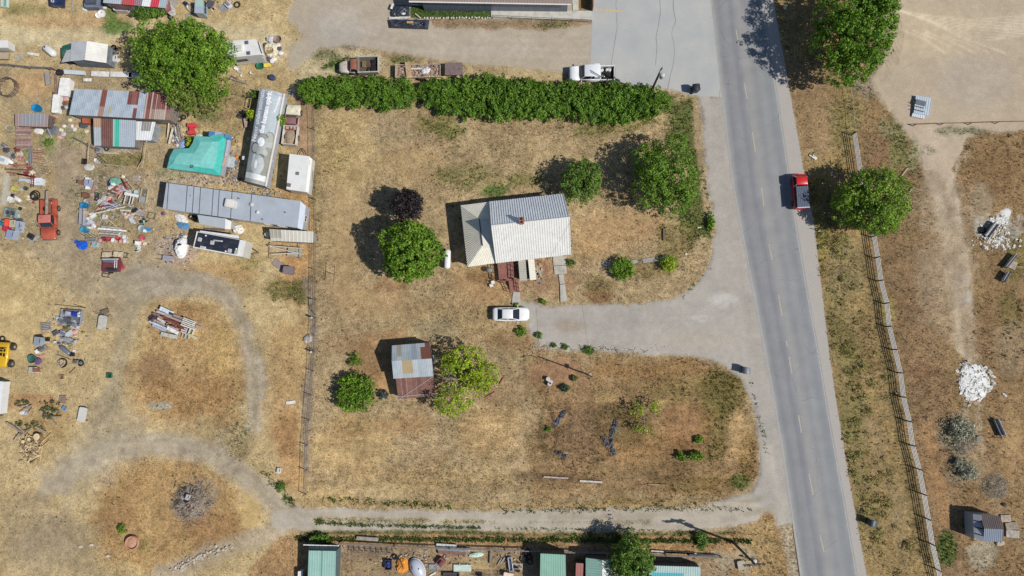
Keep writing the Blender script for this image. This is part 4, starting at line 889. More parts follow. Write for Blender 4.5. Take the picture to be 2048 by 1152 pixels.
# concrete slabs and paths
def slabs(name,label,polys,z=.08,c=(190,186,174),group=None):
    for i,pts in enumerate(polys):
        q=P(sum(a[0] for a in pts)/len(pts),sum(a[1] for a in pts)/len(pts)); o=MB(c).prism([P2(a[0],a[1],z) for a in pts],-.05,z).build(name,'concrete')
        tag(o,label if isinstance(label,str) else label[i],'slab',group)
slabs('concrete_slab',['upper square grey concrete slab against the south wall of the house','second concrete slab south of the square one','short cracked concrete path section below the two slabs','long cracked concrete path section ending at the gravel','concrete pad between the deck ramp and the white car'],
      [[(1106,512),(1131.5,511.5),(1131.8,529.5),(1107,531)],[(1107.5,532),(1132,531),(1134,547),(1109,549)],[(1117,549),(1127.5,548),(1129,567),(1120,569)],[(1120,570),(1130,568),(1134.5,603),(1121,603)],[(1026,584),(1040,584),(1041,609),(1023.5,609)]])
slabs('path_slab',['broken grey path slab just left of the leafy lawn bush','longest broken grey path slab between the two lawn bushes','small broken path slab left of the longest one','broken path slab behind the yellow green lawn bush'],
      [[(1203,525),(1220,522),(1226,531),(1206,535)],[(1284,518),(1316,513),(1317,522),(1287,526)],[(1262,521),(1274,519),(1275,526),(1264,528)],[(1320,513),(1340,511),(1341,519),(1322,521)]],.04,(170,168,162))

# ---------------------------------------------------------------- the rusty lawn shed
S_=bthing('garden_shed','old shed with grey galvanized roof and rusty red lean-to beside the yellow green tree','shed',825,745)
he,hr,hl=2.4,3.5,1.6
A=P(783.9,691,he); B=P(858.7,684.9,he); R0=P(783.5,722.2,hr); R1=P(863.5,717,hr); D=P(786.9,757.4,he); C_=P(866.7,752.5,he); L0=P(796.4,798.7,hl); L1=P(868.9,791.5,hl); Dl=P(791.5,757,he-.12); Cl=P(867.0,752.5,he-.12)
q=random.Random(3); gal=[(176,186,192),(168,180,188),(184,192,196)]
def tn(u,v):
    k=int(u*8); 
    if k >= 7 or (k == 6 and v>.2): return (130,84,68)
    if k == 1 and v<.8: return (166,162,146)
    return gal[(k*7+int(v*2)) % 3] if not (k == 4) else (158,170,178)
def ts(u,v):
    k=int(u*8); return (178,160,122) if k in (2,3) and v>.15 and v<.9 else gal[(k*5) % 3]
mb=MB(); mb.ribbed(A,B,R1,R0,.22,.02,.3,tint=tn,nv=4); mb.build('north_roof','roof_metal',S_,world=True)
mb=MB(); mb.ribbed(D,C_,R1,R0,.22,.02,.3,tint=ts,nv=4); mb.build('south_roof','roof_metal',S_,world=True)
def tl(u,v): k=int(u*7.5); return (184,150,136) if abs(u*7.5-round(u*7.5))<.05 else ((130,92,82),(122,84,76),(138,98,86))[k % 3]
mb=MB(); mb.ribbed(L0,L1,Cl,Dl,.22,.02,.3,tint=tl,nv=3); mb.build('lean_to_roof','rusty_metal',S_,world=True)
mb=MB((200,196,190)); up_=Vector((0,0,.05)); mb.tube(L0.lerp(L1,.02)+up_,L0.lerp(Cl,.98)+up_,.035,n=4); mb.tube(L0.lerp(Dl,.12)+up_,L1.lerp(Cl,.12)+up_,.04,n=4); mb.build('batten','wood',S_,world=True)
wl=inset([A[:2],B[:2],C_[:2],D[:2]],.12); mb=MB((150,146,138)); mb.prism(wl,0,he-.1)
for (a,b_,s_) in ((wl[0],wl[3],1),(wl[1],wl[2],-1)):
    m_=((a[0]+b_[0])/2,(a[1]+b_[1])/2); mb.add([(a[0],a[1],he-.1),(b_[0],b_[1],he-.1),(m_[0],m_[1],hr-.15),(a[0]+.1*s_,a[1],he-.1),(b_[0]+.1*s_,b_[1],he-.1),(m_[0]+.1*s_,m_[1],hr-.15)],[(0,1,2),(5,4,3),(0,3,4,1),(1,4,5,2),(2,5,3,0)])
mb.build('wall','wood',S_,world=True)
mb=MB((120,110,96)); mb.prism(inset([Dl[:2],Cl[:2],L1[:2],L0[:2]],.15),0,[2.1,2.1,1.45,1.45] if True else 1.4); mb.build('lean_to_wall','wood',S_,world=True)
mb=MB((178,176,170)); mb.box(wl[2][0]+.04,(wl[1][1]+wl[2][1])/2,1.0,.08,1.1,2.0,R_(5),ch=0); mb.build('door','wood',S_,world=True)

def gable(name,label,cat,px,roofs,walls,wall_c,wall_m='wood',rm='roof_metal',group=None,rib=.3,parts=None):
    """roofs: (part name, [four (px,py,h)], colour or tint function, nv)"""
    t=bthing(name,label,cat,*px,group)
    for nm,pts,c,nv in roofs:
        q4=[P(*a) for a in pts]; mb=MB(c if not callable(c) else (150,150,150)); mb.ribbed(*q4,rib,.03,.3,tint=c if callable(c) else None,nv=nv); mb.build(nm,rm,t,world=True)
    if walls: mb=MB(wall_c); [mb.prism([P2(a[0],a[1],a[2]) for a in w_],0,[a[2]-.1 for a in w_]) for w_ in walls]; mb.build('wall',wall_m,t,world=True)
    return t
# white gabled shed, top left
t=gable('white_shed','white roofed gable shed with grey board wall left of the largest tree','shed',(185,110),
      [('west_roof',[(139.8,122.4,2.2),(143,84,2.2),(173.6,81.6,2.9),(169.3,119.8,2.9)],(206,208,210),1),('east_roof',[(212.7,125.9,2.2),(216.2,88.5,2.2),(173.8,81.6,2.9),(169.5,119.8,2.9)],(236,234,226),1)],
      [[(142,121,2.15),(145,85,2.15),(173.5,82.5,2.8),(214,89,2.15),(211,124.5,2.15),(169.6,118.5,2.8)]],(126,134,140))
mb=MB((30,92,80)); mb.slab([P(124,92,1.9),P(143,86,1.9),P(140,112,1.7),P(124,114,1.7)],.06); mb.build('lean_to_roof','roof_metal',t,world=True)
mb=MB((196,196,196)); mb.ribbed(P(122.5,125,1.8),P(133,101,1.8),P(143,98,2.0),P(139,122.5,2.0),.4,.02); mb.build('side_roof','roof_metal',t,world=True)
mb=MB((40,42,50)); mb.prism([P2(125,94,1.6),P2(141,90,1.6),P2(139,118,1.6),P2(125,120,1.6)],0,1.6); mb.build('lean_to_wall','wood',t,world=True)
# long barn with rusty panels
q=random.Random(12); rs={}
def tb(u,v):
    X=u*200; k=int(X/10); r_=int(v*4)
    if 57<X<68 and v>.05: return (128,74,64) if v>.35 else (166,130,112)
    if 112<X<134 and v>.55: return (118,66,62) if k % 2 else (140,92,84)
    if 126<X<133 and v<.4: return (122,70,64)
    if X>148:
        if abs(X % 10)<1.6: return (196,178,166)
        return ((124,76,72),(136,88,82),(128,72,68),(116,68,66))[k % 4] if v>.42 else ((136,88,84),(176,164,152),(160,132,116),(150,110,100),(172,158,148))[(k*2) % 5]
    if 75<X<84 and .1<v<.4: return (178,168,148)
    return ((168,182,194),(160,174,188),(176,186,196))[(k+r_*2) % 3]
t=gable('long_barn','long corrugated metal barn with rust red panels at its east end, top left','barn',(245,205),
      [('roof',[(138,229.5,2.6),(338,240,2.6),(345,186,3.1),(149,177.5,3.1)],tb,8)],[[(141,228,2.5),(336,238,2.5),(343,188,2.9),(151,180,2.9)]],(140,130,122),rib=.25)
def ta(u,v):
    if u<.18: return (176,184,190) if v<.8 else (182,150,124)
    if u<.46: return (118,78,70)
    if u<.63: return (60,184,158) if u>.52 else (140,196,184)
    return (170,182,192)
gable('barn_annex','annex roof with brown, teal and grey metal strips below the long barn','shed',(230,265),
      [('roof',[(188.2,291,1.9),(269,294.6,1.9),(271.7,241,2.4),(186.6,236,2.4)],ta,3)],[[(190,289,1.8),(267,292,1.8),(270,242,2.3),(188,237,2.3)]],(132,128,124),rib=.28)
t=gable('white_hut','white and grey metal hut at the east end of the striped annex','shed',(288,262),
      [('roof',[(271,280,1.8),(302,281,1.8),(310.8,244,2.1),(272.6,242.5,2.1)],lambda u,v: (226,228,230) if u<.28 or u>.78 or v<.42 else (150,148,144),4)],[[(273,278,1.7),(301,279,1.7),(309,246,2.0),(274,244,2.0)]],(150,156,160),rib=.35)
# lath fence structure east of the barn
# teal roofed building
T=bthing('teal_house','low building under an L-shaped teal membrane roof beside the printed tarp','building',395,310)
zt=2.3; TO=[(389.4,272,2.2),(418,273.5,2.3),(427,269.5,2.3),(453.6,269,2.0),(447,310,2.1),(439.8,351,2.0),(386,343,2.3),(333.9,336.5,2.0),(340,312,2.2),(348,297.5,2.1),(378,296.5,2.2),(385.5,285,2.2)]
TI=[(400,283,2.55),(418,284,2.6),(426,283,2.6),(437,283,2.55),(434,312,2.6),(427,338,2.5),(386,332,2.65),(346,326,2.4),(352,314,2.5),(360,306,2.5),(388,307,2.65),(398,292,2.6)]
mb=MB((104,200,190)); n_=len(TO); vo=[P(*a) for a in TO]; vi=[P(*a) for a in TI]
mb.add(vo+vi,[(i,(i+1) % n_,n_+(i+1) % n_,n_+i) for i in range(n_)],[(76,190,176) if 2 <= i <= 5 else (112,200,192) for i in range(n_)])
mb.add(vi+[P(404,318,2.8),P(416,300,2.75),P(372,320,2.65)],[(0,1,13,11),(1,2,13),(2,3,4,13),(13,4,12),(4,5,12),(5,6,12),(6,14,12),(6,7,14),(7,8,14),(8,9,14),(9,10,14),(10,12,14),(10,11,13,12)],(132,208,200))
mb.add([(p.x,p.y,p.z-.12) for p in vo]+[tuple(p) for p in vo],[((i+1) % n_,i,n_+i,n_+(i+1) % n_) for i in range(n_)],(70,180,164)); mb.add([(p.x,p.y,p.z-.12) for p in vo],[tuple(range(n_))],(70,180,164))
o=mb.build('roof','cloth',T,world=True); bm_=o.data
import bmesh as _bm
b2=_bm.new(); b2.from_mesh(bm_); _bm.ops.recalc_face_normals(b2,faces=b2.faces); b2.to_mesh(bm_); b2.free()
mb=MB((176,180,190)); wi=inset([P2(a[0],a[1],a[2]) for a in TO],.15); mb.prism(wi,0,1.85); mb.build('wall','paint',T,world=True)
mb=MB((60,90,92)); p_=P(383.5,333,2.7); mb.ring(p_.x,p_.y,2.72,.17,.05,c=(50,80,84)); mb.lathe(p_.x,p_.y,2.55,[(.1,0),(.1,.25)],c=(130,160,160)); mb.build('vent','plastic',T,world=True)
mb=MB((160,168,184)); mb.slab([P(455,276,1.6),P(461,272,1.5),P(455,312,1.5),P(449,314,1.6)],.08,(176,182,196)); mb.slab([P(449,315,1.5),P(454,314,1.4),P(448,332,1.4),P(444,332,1.5)],.08,(196,158,130)); mb.build('side_panel','matte',T,world=True)
for nm,lb,pts,c in (('blue_tarp','bright blue tarp bundle on the north edge of the teal roof',[(418,273),(429,272),(430,264),(419,262)],(64,144,196)),('tarp','pale lilac sheet behind the blue bundle at the teal roof',[(430,271),(446,268),(444,265),(428,262.5)],(168,176,200)),('tarp','small blue tarp corner at the northeast corner of the teal roof',[(449,276),(456,277),(459,270),(451,268)],(80,150,206))):
    o=MB(c).prism([P2(a[0],a[1],2.2) for a in pts],1.2,2.3).build(nm,'cloth'); tag(o,lb,'tarp')
# single wide mobile home
MH=bthing('mobile_home','long pale grey mobile home with dark roof seams south of the teal building','mobile home',465,425)
zr=2.9; q4=[P(325.5,417,zr),P(333,365.5,zr),P(601,402,zr),P(595,455.5,zr)]
mb=MB((176,184,192)); mb.slab(q4,.12,(178,187,196))
for s_ in (.02,.16,.21,.26,.355,.40,.495,.64):
    a=q4[0].lerp(q4[3],s_+.012); b_=q4[1].lerp(q4[2],s_-.002); up_=Vector((0,0,.02)); mb.tube(a+up_,b_+up_,.045,n=4,c=(84,90,100))
mb.build('roof','roof_metal',MH,world=True)
mb=MB((198,208,220)); mb.slab([P(601,402,zr),P(611.7,412,2.3),P(604.7,459.5,2.2),P(595,456,zr)],.1); mb.build('sloped_end','roof_metal',MH,world=True)
mb=MB((172,178,186)); base=[P2(326.5,416,zr),P2(334,367,zr),P2(609,410,2.4),P2(603,457,2.4)]; mb.prism(base,.1,[2.78,2.78,2.2,2.2]); mb.build('wall','paint',MH,world=True)
mb=MB((120,120,118)); mb.prism(inset(base,.3),0,.12); mb.build('skirting','matte',MH,world=True)
for s_,c,r in ((.2,(176,178,180),.1),(.65,(200,200,200),.24),(.70,(206,206,206),.2),(.745,(150,150,150),.1),(.9,(80,84,90),.07),(.55,(100,104,110),.08)):
    y_={.2: .62,.65: .62,.70: .36,.745: .12,.9: .5,.55: .78}[s_]; p_=q4[0].lerp(q4[3],s_).lerp(q4[1].lerp(q4[2],s_),y_); mb=MB(c); mb.lathe(p_.x,p_.y,zr-.05,[(r,0),(r*.8,.22),(r*1.2,.24),(r*.3,.34)],12); mb.build('roof_vent','roof_metal',MH,world=True)
mb=MB((218,216,208)); p_=P(461,407,3.3); mb.box(p_.x,p_.y,3.2,1.35,1.15,.6,R_(-9)); mb.box(p_.x,p_.y,3.52,1.0,.8,.08,R_(-9),(232,230,222)); mb.build('air_conditioner','plastic',MH,world=True)
mb=MB((186,194,200)); e4=[P(395,429.5,2.6),P(451,437,2.6),P(450,457.5,2.2),P(399,448,2.2)]; mb.slab(e4,.1); mb.slab([P(451,437,2.6),P(462.5,443,2.3),P(461,459,1.9),P(450,457.5,2.2)],.1,(228,228,222)); mb.prism([P2(396.5,430,2.4),P2(459.5,441,2.3),P2(459,456,2.0),P2(400,446,2.1)],0,2.0,(176,176,176)); mb.build('porch','paint',MH,world=True)
fr=base[0],base[3]
window(lerp2(base[0],base[3],.72),lerp2(base[0],base[3],.76),1.2,2.0,MH,out=(-.1,-1)); window(lerp2(base[0],base[3],.82),lerp2(base[0],base[3],.87),1.2,2.0,MH,out=(-.1,-1)); window(lerp2(base[3],base[2],.35),lerp2(base[3],base[2],.6),1.0,1.8,MH,out=(1,0))
# cream metal awning trailer
gable('carport','low cream ribbed metal roof at the southeast corner of the mobile home','shed',(582,472),
      [('roof',[(541.5,481.5,1.9),(625.6,485.5,1.9),(626.5,463,2.1),(538.5,458,2.1)],lambda u,v: (216,212,198) if u>.3 else ((176,172,156) if .2<v<.9 else (206,202,190)),4)],[[(543,480,1.8),(624,484,1.8),(625,464,2.0),(540,459,2.0)]],(150,146,140),rib=.5)
# ---------------------------------------------------------------- neighbours at the top
t=gable('striped_building','neighbour building with red, white and grey striped metal roof at the top left','building',(275,0),
      [('roof',[(206,5.5,2.4),(330,16,2.4),(345,-55,3.4),(215,-60,3.4)],lambda u,v: (176,186,196) if u<.28 else (180,84,80) if u<.42 else (206,66,74) if u<.50 else (140,124,136) if u<.62 else (232,234,234) if u<.76 else (204,60,78) if u<.88 else (168,184,194),1)],[[(209,4,2.3),(328,14,2.3),(342,-50,3.3),(218,-55,3.3)]],(170,164,160))
mb=MB((108,78,80)); mb.ribbed(P(233,18,1.3),P(262,19.5,1.3),P(262,8,2.2),P(219,6,2.2),.3,.03); mb.build('porch_roof','roof_metal',t,world=True)
mb=MB((206,202,200)); mb.box(P(248,21).x,P(248,21).y,.45,2.0,.9,.9,-.05); mb.build('porch_step','concrete',t,world=True)
t=gable('red_roofed_porch','narrow rust red roof strip east of the striped roof at the top left','shed',(332,12),
      [('roof',[(326,12,2),(334,26,1.6),(343,20,1.6),(336,-10,2)],(134,70,74),1)],[[(327,11,1.9),(334,24,1.5),(341,19,1.5),(335,-5,1.9)]],(210,208,204))
t=gable('town_building','brown roofed neighbour building cut by the top edge with white eaves','building',(1010,-20),
      [('roof',[(818,3,3.0),(1142,8.5,3.0),(1142,-60,4.4),(818,-62,4.4)],(150,132,122),1)],[[(842,0,2.9),(1136,3,2.9),(1136,-58,4.2),(845,-60,4.2)]],(96,104,124),'paint',rib=.4)
mb=MB((240,238,232)); a,b_=P(818,3.5,3.0),P(1142,9,3.0); mb.tube(a,b_,.09,n=6); mb.build('eaves','paint',t,world=True)
slabs('sidewalk',['long pale concrete sidewalk with railing along the top building'],[[(982,16),(1145,22),(1184,22),(1184,40),(982,35)]],.10,(204,202,192))
slabs('sidewalk',['narrow white concrete walk between the top building and the planted strip','pale concrete walk between the top building and the brown square of grass'],[[(822,7),(980,12.5),(980,15.5),(822,10)],[(1142,-40),(1156,-40),(1157,20),(1146,21)]],.09,(206,206,194))
t=bthing('handrail','black metal handrail along the pale sidewalk at the top','railing',1080,38); mb=MB((70,72,78)); a,b_=P(984,30.5,.9),P(1183,40,.9)
mb.tube(a,b_,.03,n=5); mb.tube(a-Vector((0,0,.4)),b_-Vector((0,0,.4)),.022,n=4); mb.build('rail','chrome',t,world=True)
for k in range(6): p_=a.lerp(b_,k/5); mb=MB((70,72,78)); mb.tube((p_.x,p_.y,0),(p_.x,p_.y,.92),.03,n=5); mb.build('post','chrome',t,world=True)
mb=MB((120,84,60)); mb.box(P(1184,0).x,P(1184,0).y,.8,.14,3.2,1.6,0,ch=0); o=mb.build('wood_fence','wood'); tag(o,'short red brown wooden fence panel at the west edge of the pale apron','fence')
# ---------------------------------------------------------------- neighbours at the bottom
TEAL=(150,190,180)
t=gable('teal_roofed_shed','pale teal ribbed roof shed at the bottom left of the lane','shed',(643,1130),
      [('roof',[(612,1260,2.4),(668,1260,2.4),(671.5,1102,2.7),(617.5,1101,2.7)],lambda u,v: (156,196,184) if u<.48 or u>.5 else (120,160,150),2)],[[(615,1255,2.3),(666,1255,2.3),(670,1104,2.6),(619,1103,2.6)]],(90,110,112))
mb=MB((64,96,108)); mb.ribbed(P(617,1100,2.5),P(671,1100,2.5),P(676,1093,2.0),P(618,1092.5,2.0),.3,.02); mb.build('back_roof','roof_metal',t,world=True)
t=gable('green_shed','light green ribbed shed roof second from the left at the bottom edge','shed',(1105,1140),
      [('roof',[(1078,1260,2.3),(1134,1260,2.3),(1131,1109.5,2.6),(1081,1107,2.6)],lambda u,v: (142,186,166) if v>.7 else (178,198,190),3)],[[(1080,1255,2.2),(1132,1255,2.2),(1129.5,1111,2.5),(1083,1109,2.5)]],(96,90,84))
gable('rusty_lean_to','small rust pink roof between the two green shed roofs at the bottom','shed',(1159,1150),[('roof',[(1150,1200,1.8),(1168,1200,1.8),(1168,1127,2.0),(1152,1126,2.0)],(170,110,100),1)],[[(1151,1198,1.7),(1167,1198,1.7),(1167,1129,1.9),(1153,1128,1.9)]],(80,70,64))
gable('green_shed','green shed roof with white eastern half partly under the dark tree','shed',(1205,1140),[('west_roof',[(1171,1260,2.3),(1171.5,1115.5,2.3),(1204,1119.5,2.8),(1205,1260,2.8)],(146,184,168),1),('east_roof',[(1238,1260,2.3),(1232,1118,2.3),(1204.2,1119.5,2.8),(1205.2,1260,2.8)],(206,212,208),1)],[[(1173,1255,2.2),(1173,1118,2.2),(1204,1121,2.6),(1231,1120,2.2),(1236,1255,2.2)]],(90,84,80))
t=gable('cyan_shed','pale roof with a bright cyan panel right of the dark tree at the bottom','shed',(1350,1150),[('roof',[(1290,1240,2.0),(1400,1240,2.0),(1401.5,1134,2.2),(1300,1131,2.2)],lambda u,v: (70,182,196) if .05<u<.66 and v<.88 else (176,202,196),8)],[[(1292,1238,1.9),(1398,1238,1.9),(1400,1136,2.1),(1302,1133,2.1)]],(100,96,92))
# small grey shed on the right
t=gable('storage_shed','small shed with dark brown and blue grey roof slopes at the lower right','shed',(1975,1060),
      [('north_roof',[(1961,1030,2.1),(2001,1033,2.1),(2006.5,1058,2.8),(1968.5,1057,2.8)],(112,98,96),1),('south_roof',[(1967,1083,2.1),(2005,1083.5,2.1),(2006.5,1058.3,2.8),(1968.5,1057.3,2.8)],(132,144,160),1)],[[(1948,1029,2.0),(2000,1034,2.1),(2004,1082,2.1),(1950,1079,2.0)]],(160,164,172),'paint',rib=.22)
mb=MB((156,160,166)); w4=[P(1946,1028,1.9),P(1963,1030,2.35),P(1967.5,1082,2.35),P(1948,1077,1.9)]; mb.slab(w4,.08,(170,174,180)); mb.build('west_slope','roof_metal',t,world=True)
for k in range(3): mb=MB((30,32,40)); a=w4[0].lerp(w4[3],.26+.26*k); b_=w4[1].lerp(w4[2],.28+.26*k); mb.tube(a.lerp(b_,.08)+Vector((0,0,.03)),a.lerp(b_,.95)+Vector((0,0,.03)),.07,n=4); mb.build('vent_slot','matte',t,world=True)

# ================================================================ VEHICLES (front along +x)
def wheels(t,xs_,hw,r=.36,wd=.24,rim=(170,172,176),mat='rubber'):
    for x in xs_:
        for s_ in (-1,1):
            y=s_*(hw-wd*.5); mb=MB((30,30,32)); mb.tube((x,y-wd/2,r),(x,y+wd/2,r),r,n=16); w_=mb.build('wheel',mat,t)
            mb=MB(rim); mb.tube((x,y+s_*wd*.45,r),(x,y+s_*(wd*.5+.012),r),r*.58,n=12); o=mb.build('rim','chrome' if rim[0]>150 else 'matte',t); o.parent=w_
def lamps(t,x,hw,z,c1=(235,235,230),back=None,cb=(170,30,30),rx=.12):
    for s_ in (-1,1):
        MB(c1).box(x,s_*(hw-.2),z,.1,.3,.16).build('headlight','glass' if False else 'paint',t)
        if back is not None: MB(cb).box(back,s_*(hw-.12),z+.05,.08,.18,.22).build('taillight','paint',t)
def greenhouse(t,xr0,xr1,xb0,xb1,hwb,hwr,zb,zr,body,rc=None,side=True,doors=2,mat='paint',glass=True,pill=.05):
    """cabin: xb0..xb1 at the belt, xr0..xr1 at the roof; windscreen towards +x"""
    MB(rc or body).loft([(xr0-.06,hwr-.08,zr-.06,zr+.01,.05),(xr0+.05,hwr,zr-.07,zr+.05,.05),((xr0+xr1)/2,hwr+.01,zr-.07,zr+.07,.05),(xr1-.05,hwr,zr-.07,zr+.05,.05),(xr1+.06,hwr-.08,zr-.06,zr+.01,.05)]).build('roof',mat,t,smooth=True)
    fw=[(xb1,-hwb+.1,zb),(xb1,hwb-.1,zb),(xr1,hwr-.08,zr),(xr1,-hwr+.08,zr)]
    MB().add([(x+.0,y,z) for x,y,z in fw]+[(x-.05,y,z-.03) for x,y,z in fw],[(0,1,2,3),(7,6,5,4),(0,4,5,1),(1,5,6,2),(2,6,7,3),(3,7,4,0)],(30,40,56)).build('windshield','glass',t)
    bw=[(xb0,hwb-.1,zb),(xb0,-hwb+.1,zb),(xr0,-hwr+.08,zr),(xr0,hwr-.08,zr)]
    MB().add(bw+[(x+.05,y,z-.03) for x,y,z in bw],[(0,1,2,3),(7,6,5,4),(0,4,5,1),(1,5,6,2),(2,6,7,3),(3,7,4,0)],(30,40,56)).build('rear_window','glass',t)
    for s_ in (-1,1):
        yb,yr=s_*(hwb-.03),s_*(hwr-.02); k=doors
        for i in range(k):
            a,b_=i/k+.03,(i+1)/k-.03; B0,B1=xb0+(xb1-xb0)*a+.05,xb0+(xb1-xb0)*b_-.05; T0,T1=xr0+(xr1-xr0)*a,xr0+(xr1-xr0)*b_
            v_=[(B0,yb,zb),(B1,yb,zb),(T1,yr,zr-.05),(T0,yr,zr-.05)]; v2=[(x,y-s_*.04,z) for x,y,z in v_]
            MB().add(v_+v2,[(0,1,2,3),(7,6,5,4),(0,4,5,1),(1,5,6,2),(2,6,7,3),(3,7,4,0)],(24,28,36)).build('side_window','glass',t)
        mb=MB(body)
        for i in range(k+1): a=i/k; mb.tube((xb0+(xb1-xb0)*a,yb,zb-.02),(xr0+(xr1-xr0)*a,yr,zr-.03),pill,n=5)
        mb.tube((xb0,yb,zb-.02),(xb1,yb,zb-.02),pill*.6,n=4).build('pillar',mat,t)
def mirrors(t,x,hw,z,c):
    for s_ in (-1,1): MB(c).tube((x,s_*(hw-.05),z),(x,s_*(hw+.12),z+.03),.03,n=4).box(x,s_*(hw+.2),z+.06,.1,.2,.16).build('mirror','paint',t)

def sedan(px,py,rz,label,c=(238,238,236)):
    p=P(px,py,.6); t=thing('parked_car',label,'car',(p.x,p.y,0),rz)
    L,hw=2.42,.91
    MB(c).loft([(-L,hw*.70,.38,.80,.14),(-L+.08,hw*.84,.30,.93,.16),(-L+.35,hw*.95,.24,1.02,.16),(-1.4,hw,.20,1.03,.18),(-.6,hw,.20,.98,.18),(.6,hw,.20,.96,.18),(1.25,hw,.20,.95,.20),(1.8,hw*.97,.22,.88,.2),(L-.28,hw*.88,.26,.78,.2),(L-.06,hw*.66,.34,.68,.16),(L,hw*.5,.4,.62,.1)]).build('body','paint',t,smooth=True)
    greenhouse(t,-1.10,.22,-1.92,1.16,.80,.62,.93,1.42,c)
    MB((206,206,206)).tube((1.24,-.6,.962),(L-.45,-.36,.80),.012,n=4).tube((1.24,.6,.962),(L-.45,.36,.80),.012,n=4).build('hood_crease','paint',t)
    wheels(t,(-1.45,1.42),hw+.01,.33,.22); lamps(t,L-.28,hw-.02,.66,(214,220,226),-L+.08); mirrors(t,.92,hw,.98,c); return t
sedan(1022,628.5,0.0,'white sedan parked at the west end of the gravel driveway')

def pickup(name,px,py,rz,label,c,L=5.6,hw=.98,hood=1.35,cab=1.5,rc=None,hc=None,bedc=None,inside=(70,70,72),zr=1.75,doors=1,mat='paint',rim=(170,172,176),old=False,ws=.55,cat='pickup',bump=(200,200,204),zb=1.08,bedw=None,load=True):
    p=P(px,py,.9); t=thing(name,label,cat,(p.x,p.y,0),rz); h=L/2; xb1=h-hood; xb0=xb1-ws-cab-.15
    m_='old_paint' if old else mat; k=.86 if old else .93
    MB(hc or c).loft([(xb1+.02,hw*.97,.45,zb,.1),(h-.5,hw*.95,.45,zb-.03,.1),(h-.12,hw*k,.5,zb-.08,.12),(h-.02,hw*(k-.08),.58,zb-.2,.1)]).build('hood',m_,t,smooth=True)
    MB(c).loft([(xb0,hw,.42,zb,.08),(xb1+.03,hw,.42,zb,.08)]).build('cab',m_,t,smooth=True)
    greenhouse(t,xb0+.1,xb1-ws,xb0+.02,xb1,hw-.08,hw-.2,zb,zr,c,rc,doors=doors,mat=m_)
    bc=bedc or c; x0,x1=-h,xb0-.06; bw=bedw or hw; mb=MB(bc); xm=(x0+x1)/2; lb=x1-x0
    for s_ in (-1,1): mb.box(xm,s_*(bw-.05),.82,lb,.12,.62,ch=0)
    mb.box(x1-.04,0,.80,.08,2*bw-.24,.6,ch=0); mb.build('bed',m_,t)
    MB(bc).box(x0+.03,0,.80,.08,2*bw-.26,.56,ch=0).build('tailgate',m_,t)
    MB(inside).box(xm,0,.55,lb-.2,2*bw-.26,.06,ch=0).build('bed_floor','matte',t)
    MB(bump).box(h+.04,0,.55,.12,2*hw-.1,.2).build('front_bumper','chrome',t); MB(bump).box(x0-.06,0,.5,.12,2*hw-.2,.16).build('rear_bumper','chrome',t)
    wheels(t,(-h+1.15,h-.95),hw+.01,.39,.26,rim); lamps(t,h-.1,hw-.04,.82,(226,228,224),-h+.1); mirrors(t,xb1-.15,hw,1.12,c if not old else (90,90,92)); t['xb0']=xb0; return t
# white crew cab at the hedge
w_=pickup('crew_cab_truck',1184,147,math.pi,'white crew cab pickup with a dark open bed beside the hedge',(236,238,240),L=6.1,hw=1.02,hood=1.45,cab=1.95,doors=2,zr=1.95,zb=1.2,inside=(40,40,44))
MB((238,240,240)).box(-.62,0,1.55,.75,1.9,.8).build('tool_cap','paint',w_)
mb=MB((120,150,150)); mb.tube((.3,.05,2.08),(-1.2,.95,1.98),.07,n=6); mb.tube((.25,.3,2.06),(-1.0,1.0,1.98),.04,n=5); mb.build('roof_pole','plastic',w_)
def on(t,x,y): M_=Matrix.Translation(t.location) @ t.rotation_euler.to_matrix().to_4x4(); q_=M_ @ Vector((x,y,0)); return q_
# things lying in its bed
def tyre(px=None,py=None,R=.33,label='',loc=None,rim=None,tilt=(0,0,0),z=0,c=(38,38,40),group=None,h=.1):
    p=loc if loc is not None else P(px,py,.15); t=thing('tyre',label,'tyre',(p.x,p.y,z),0,group)
    MB(c).ring(0,0,h+.02,R-.09,.09,c=c,tilt=tilt,sq=1.2).build('tread','rubber',t)
    if rim: MB(rim).lathe(0,0,h-.04,[(R*.55,0),(R*.55,.06),(R*.3,.1),(.05,.12)],12,tilt=tilt).build('rim','chrome',t)
    return t
tyre(loc=on(w_,-1.55,.25),R=.42,label='tyre with a silver rim lying in the bed of the white crew cab pickup',rim=(190,186,182),z=.6)
for i,(x,y,a) in enumerate(((-1.35,-.45,.5),(-2.05,-.5,.2),(-2.4,-.45,1.2))):
    p=on(w_,x,y); o=MB((232,232,228)).box(0,0,.2,.42,.3,.34).box(0,0,.4,.3,.2,.06,c=(220,220,216)).build('jug','plastic'); o.location=(p.x,p.y,.6); o.rotation_euler.z=a
    tag(o,['white jug nearest the cap in the white crew cab bed','middle white jug in the white crew cab bed','white jug nearest the tailgate in the white crew cab bed'][i],'jug')
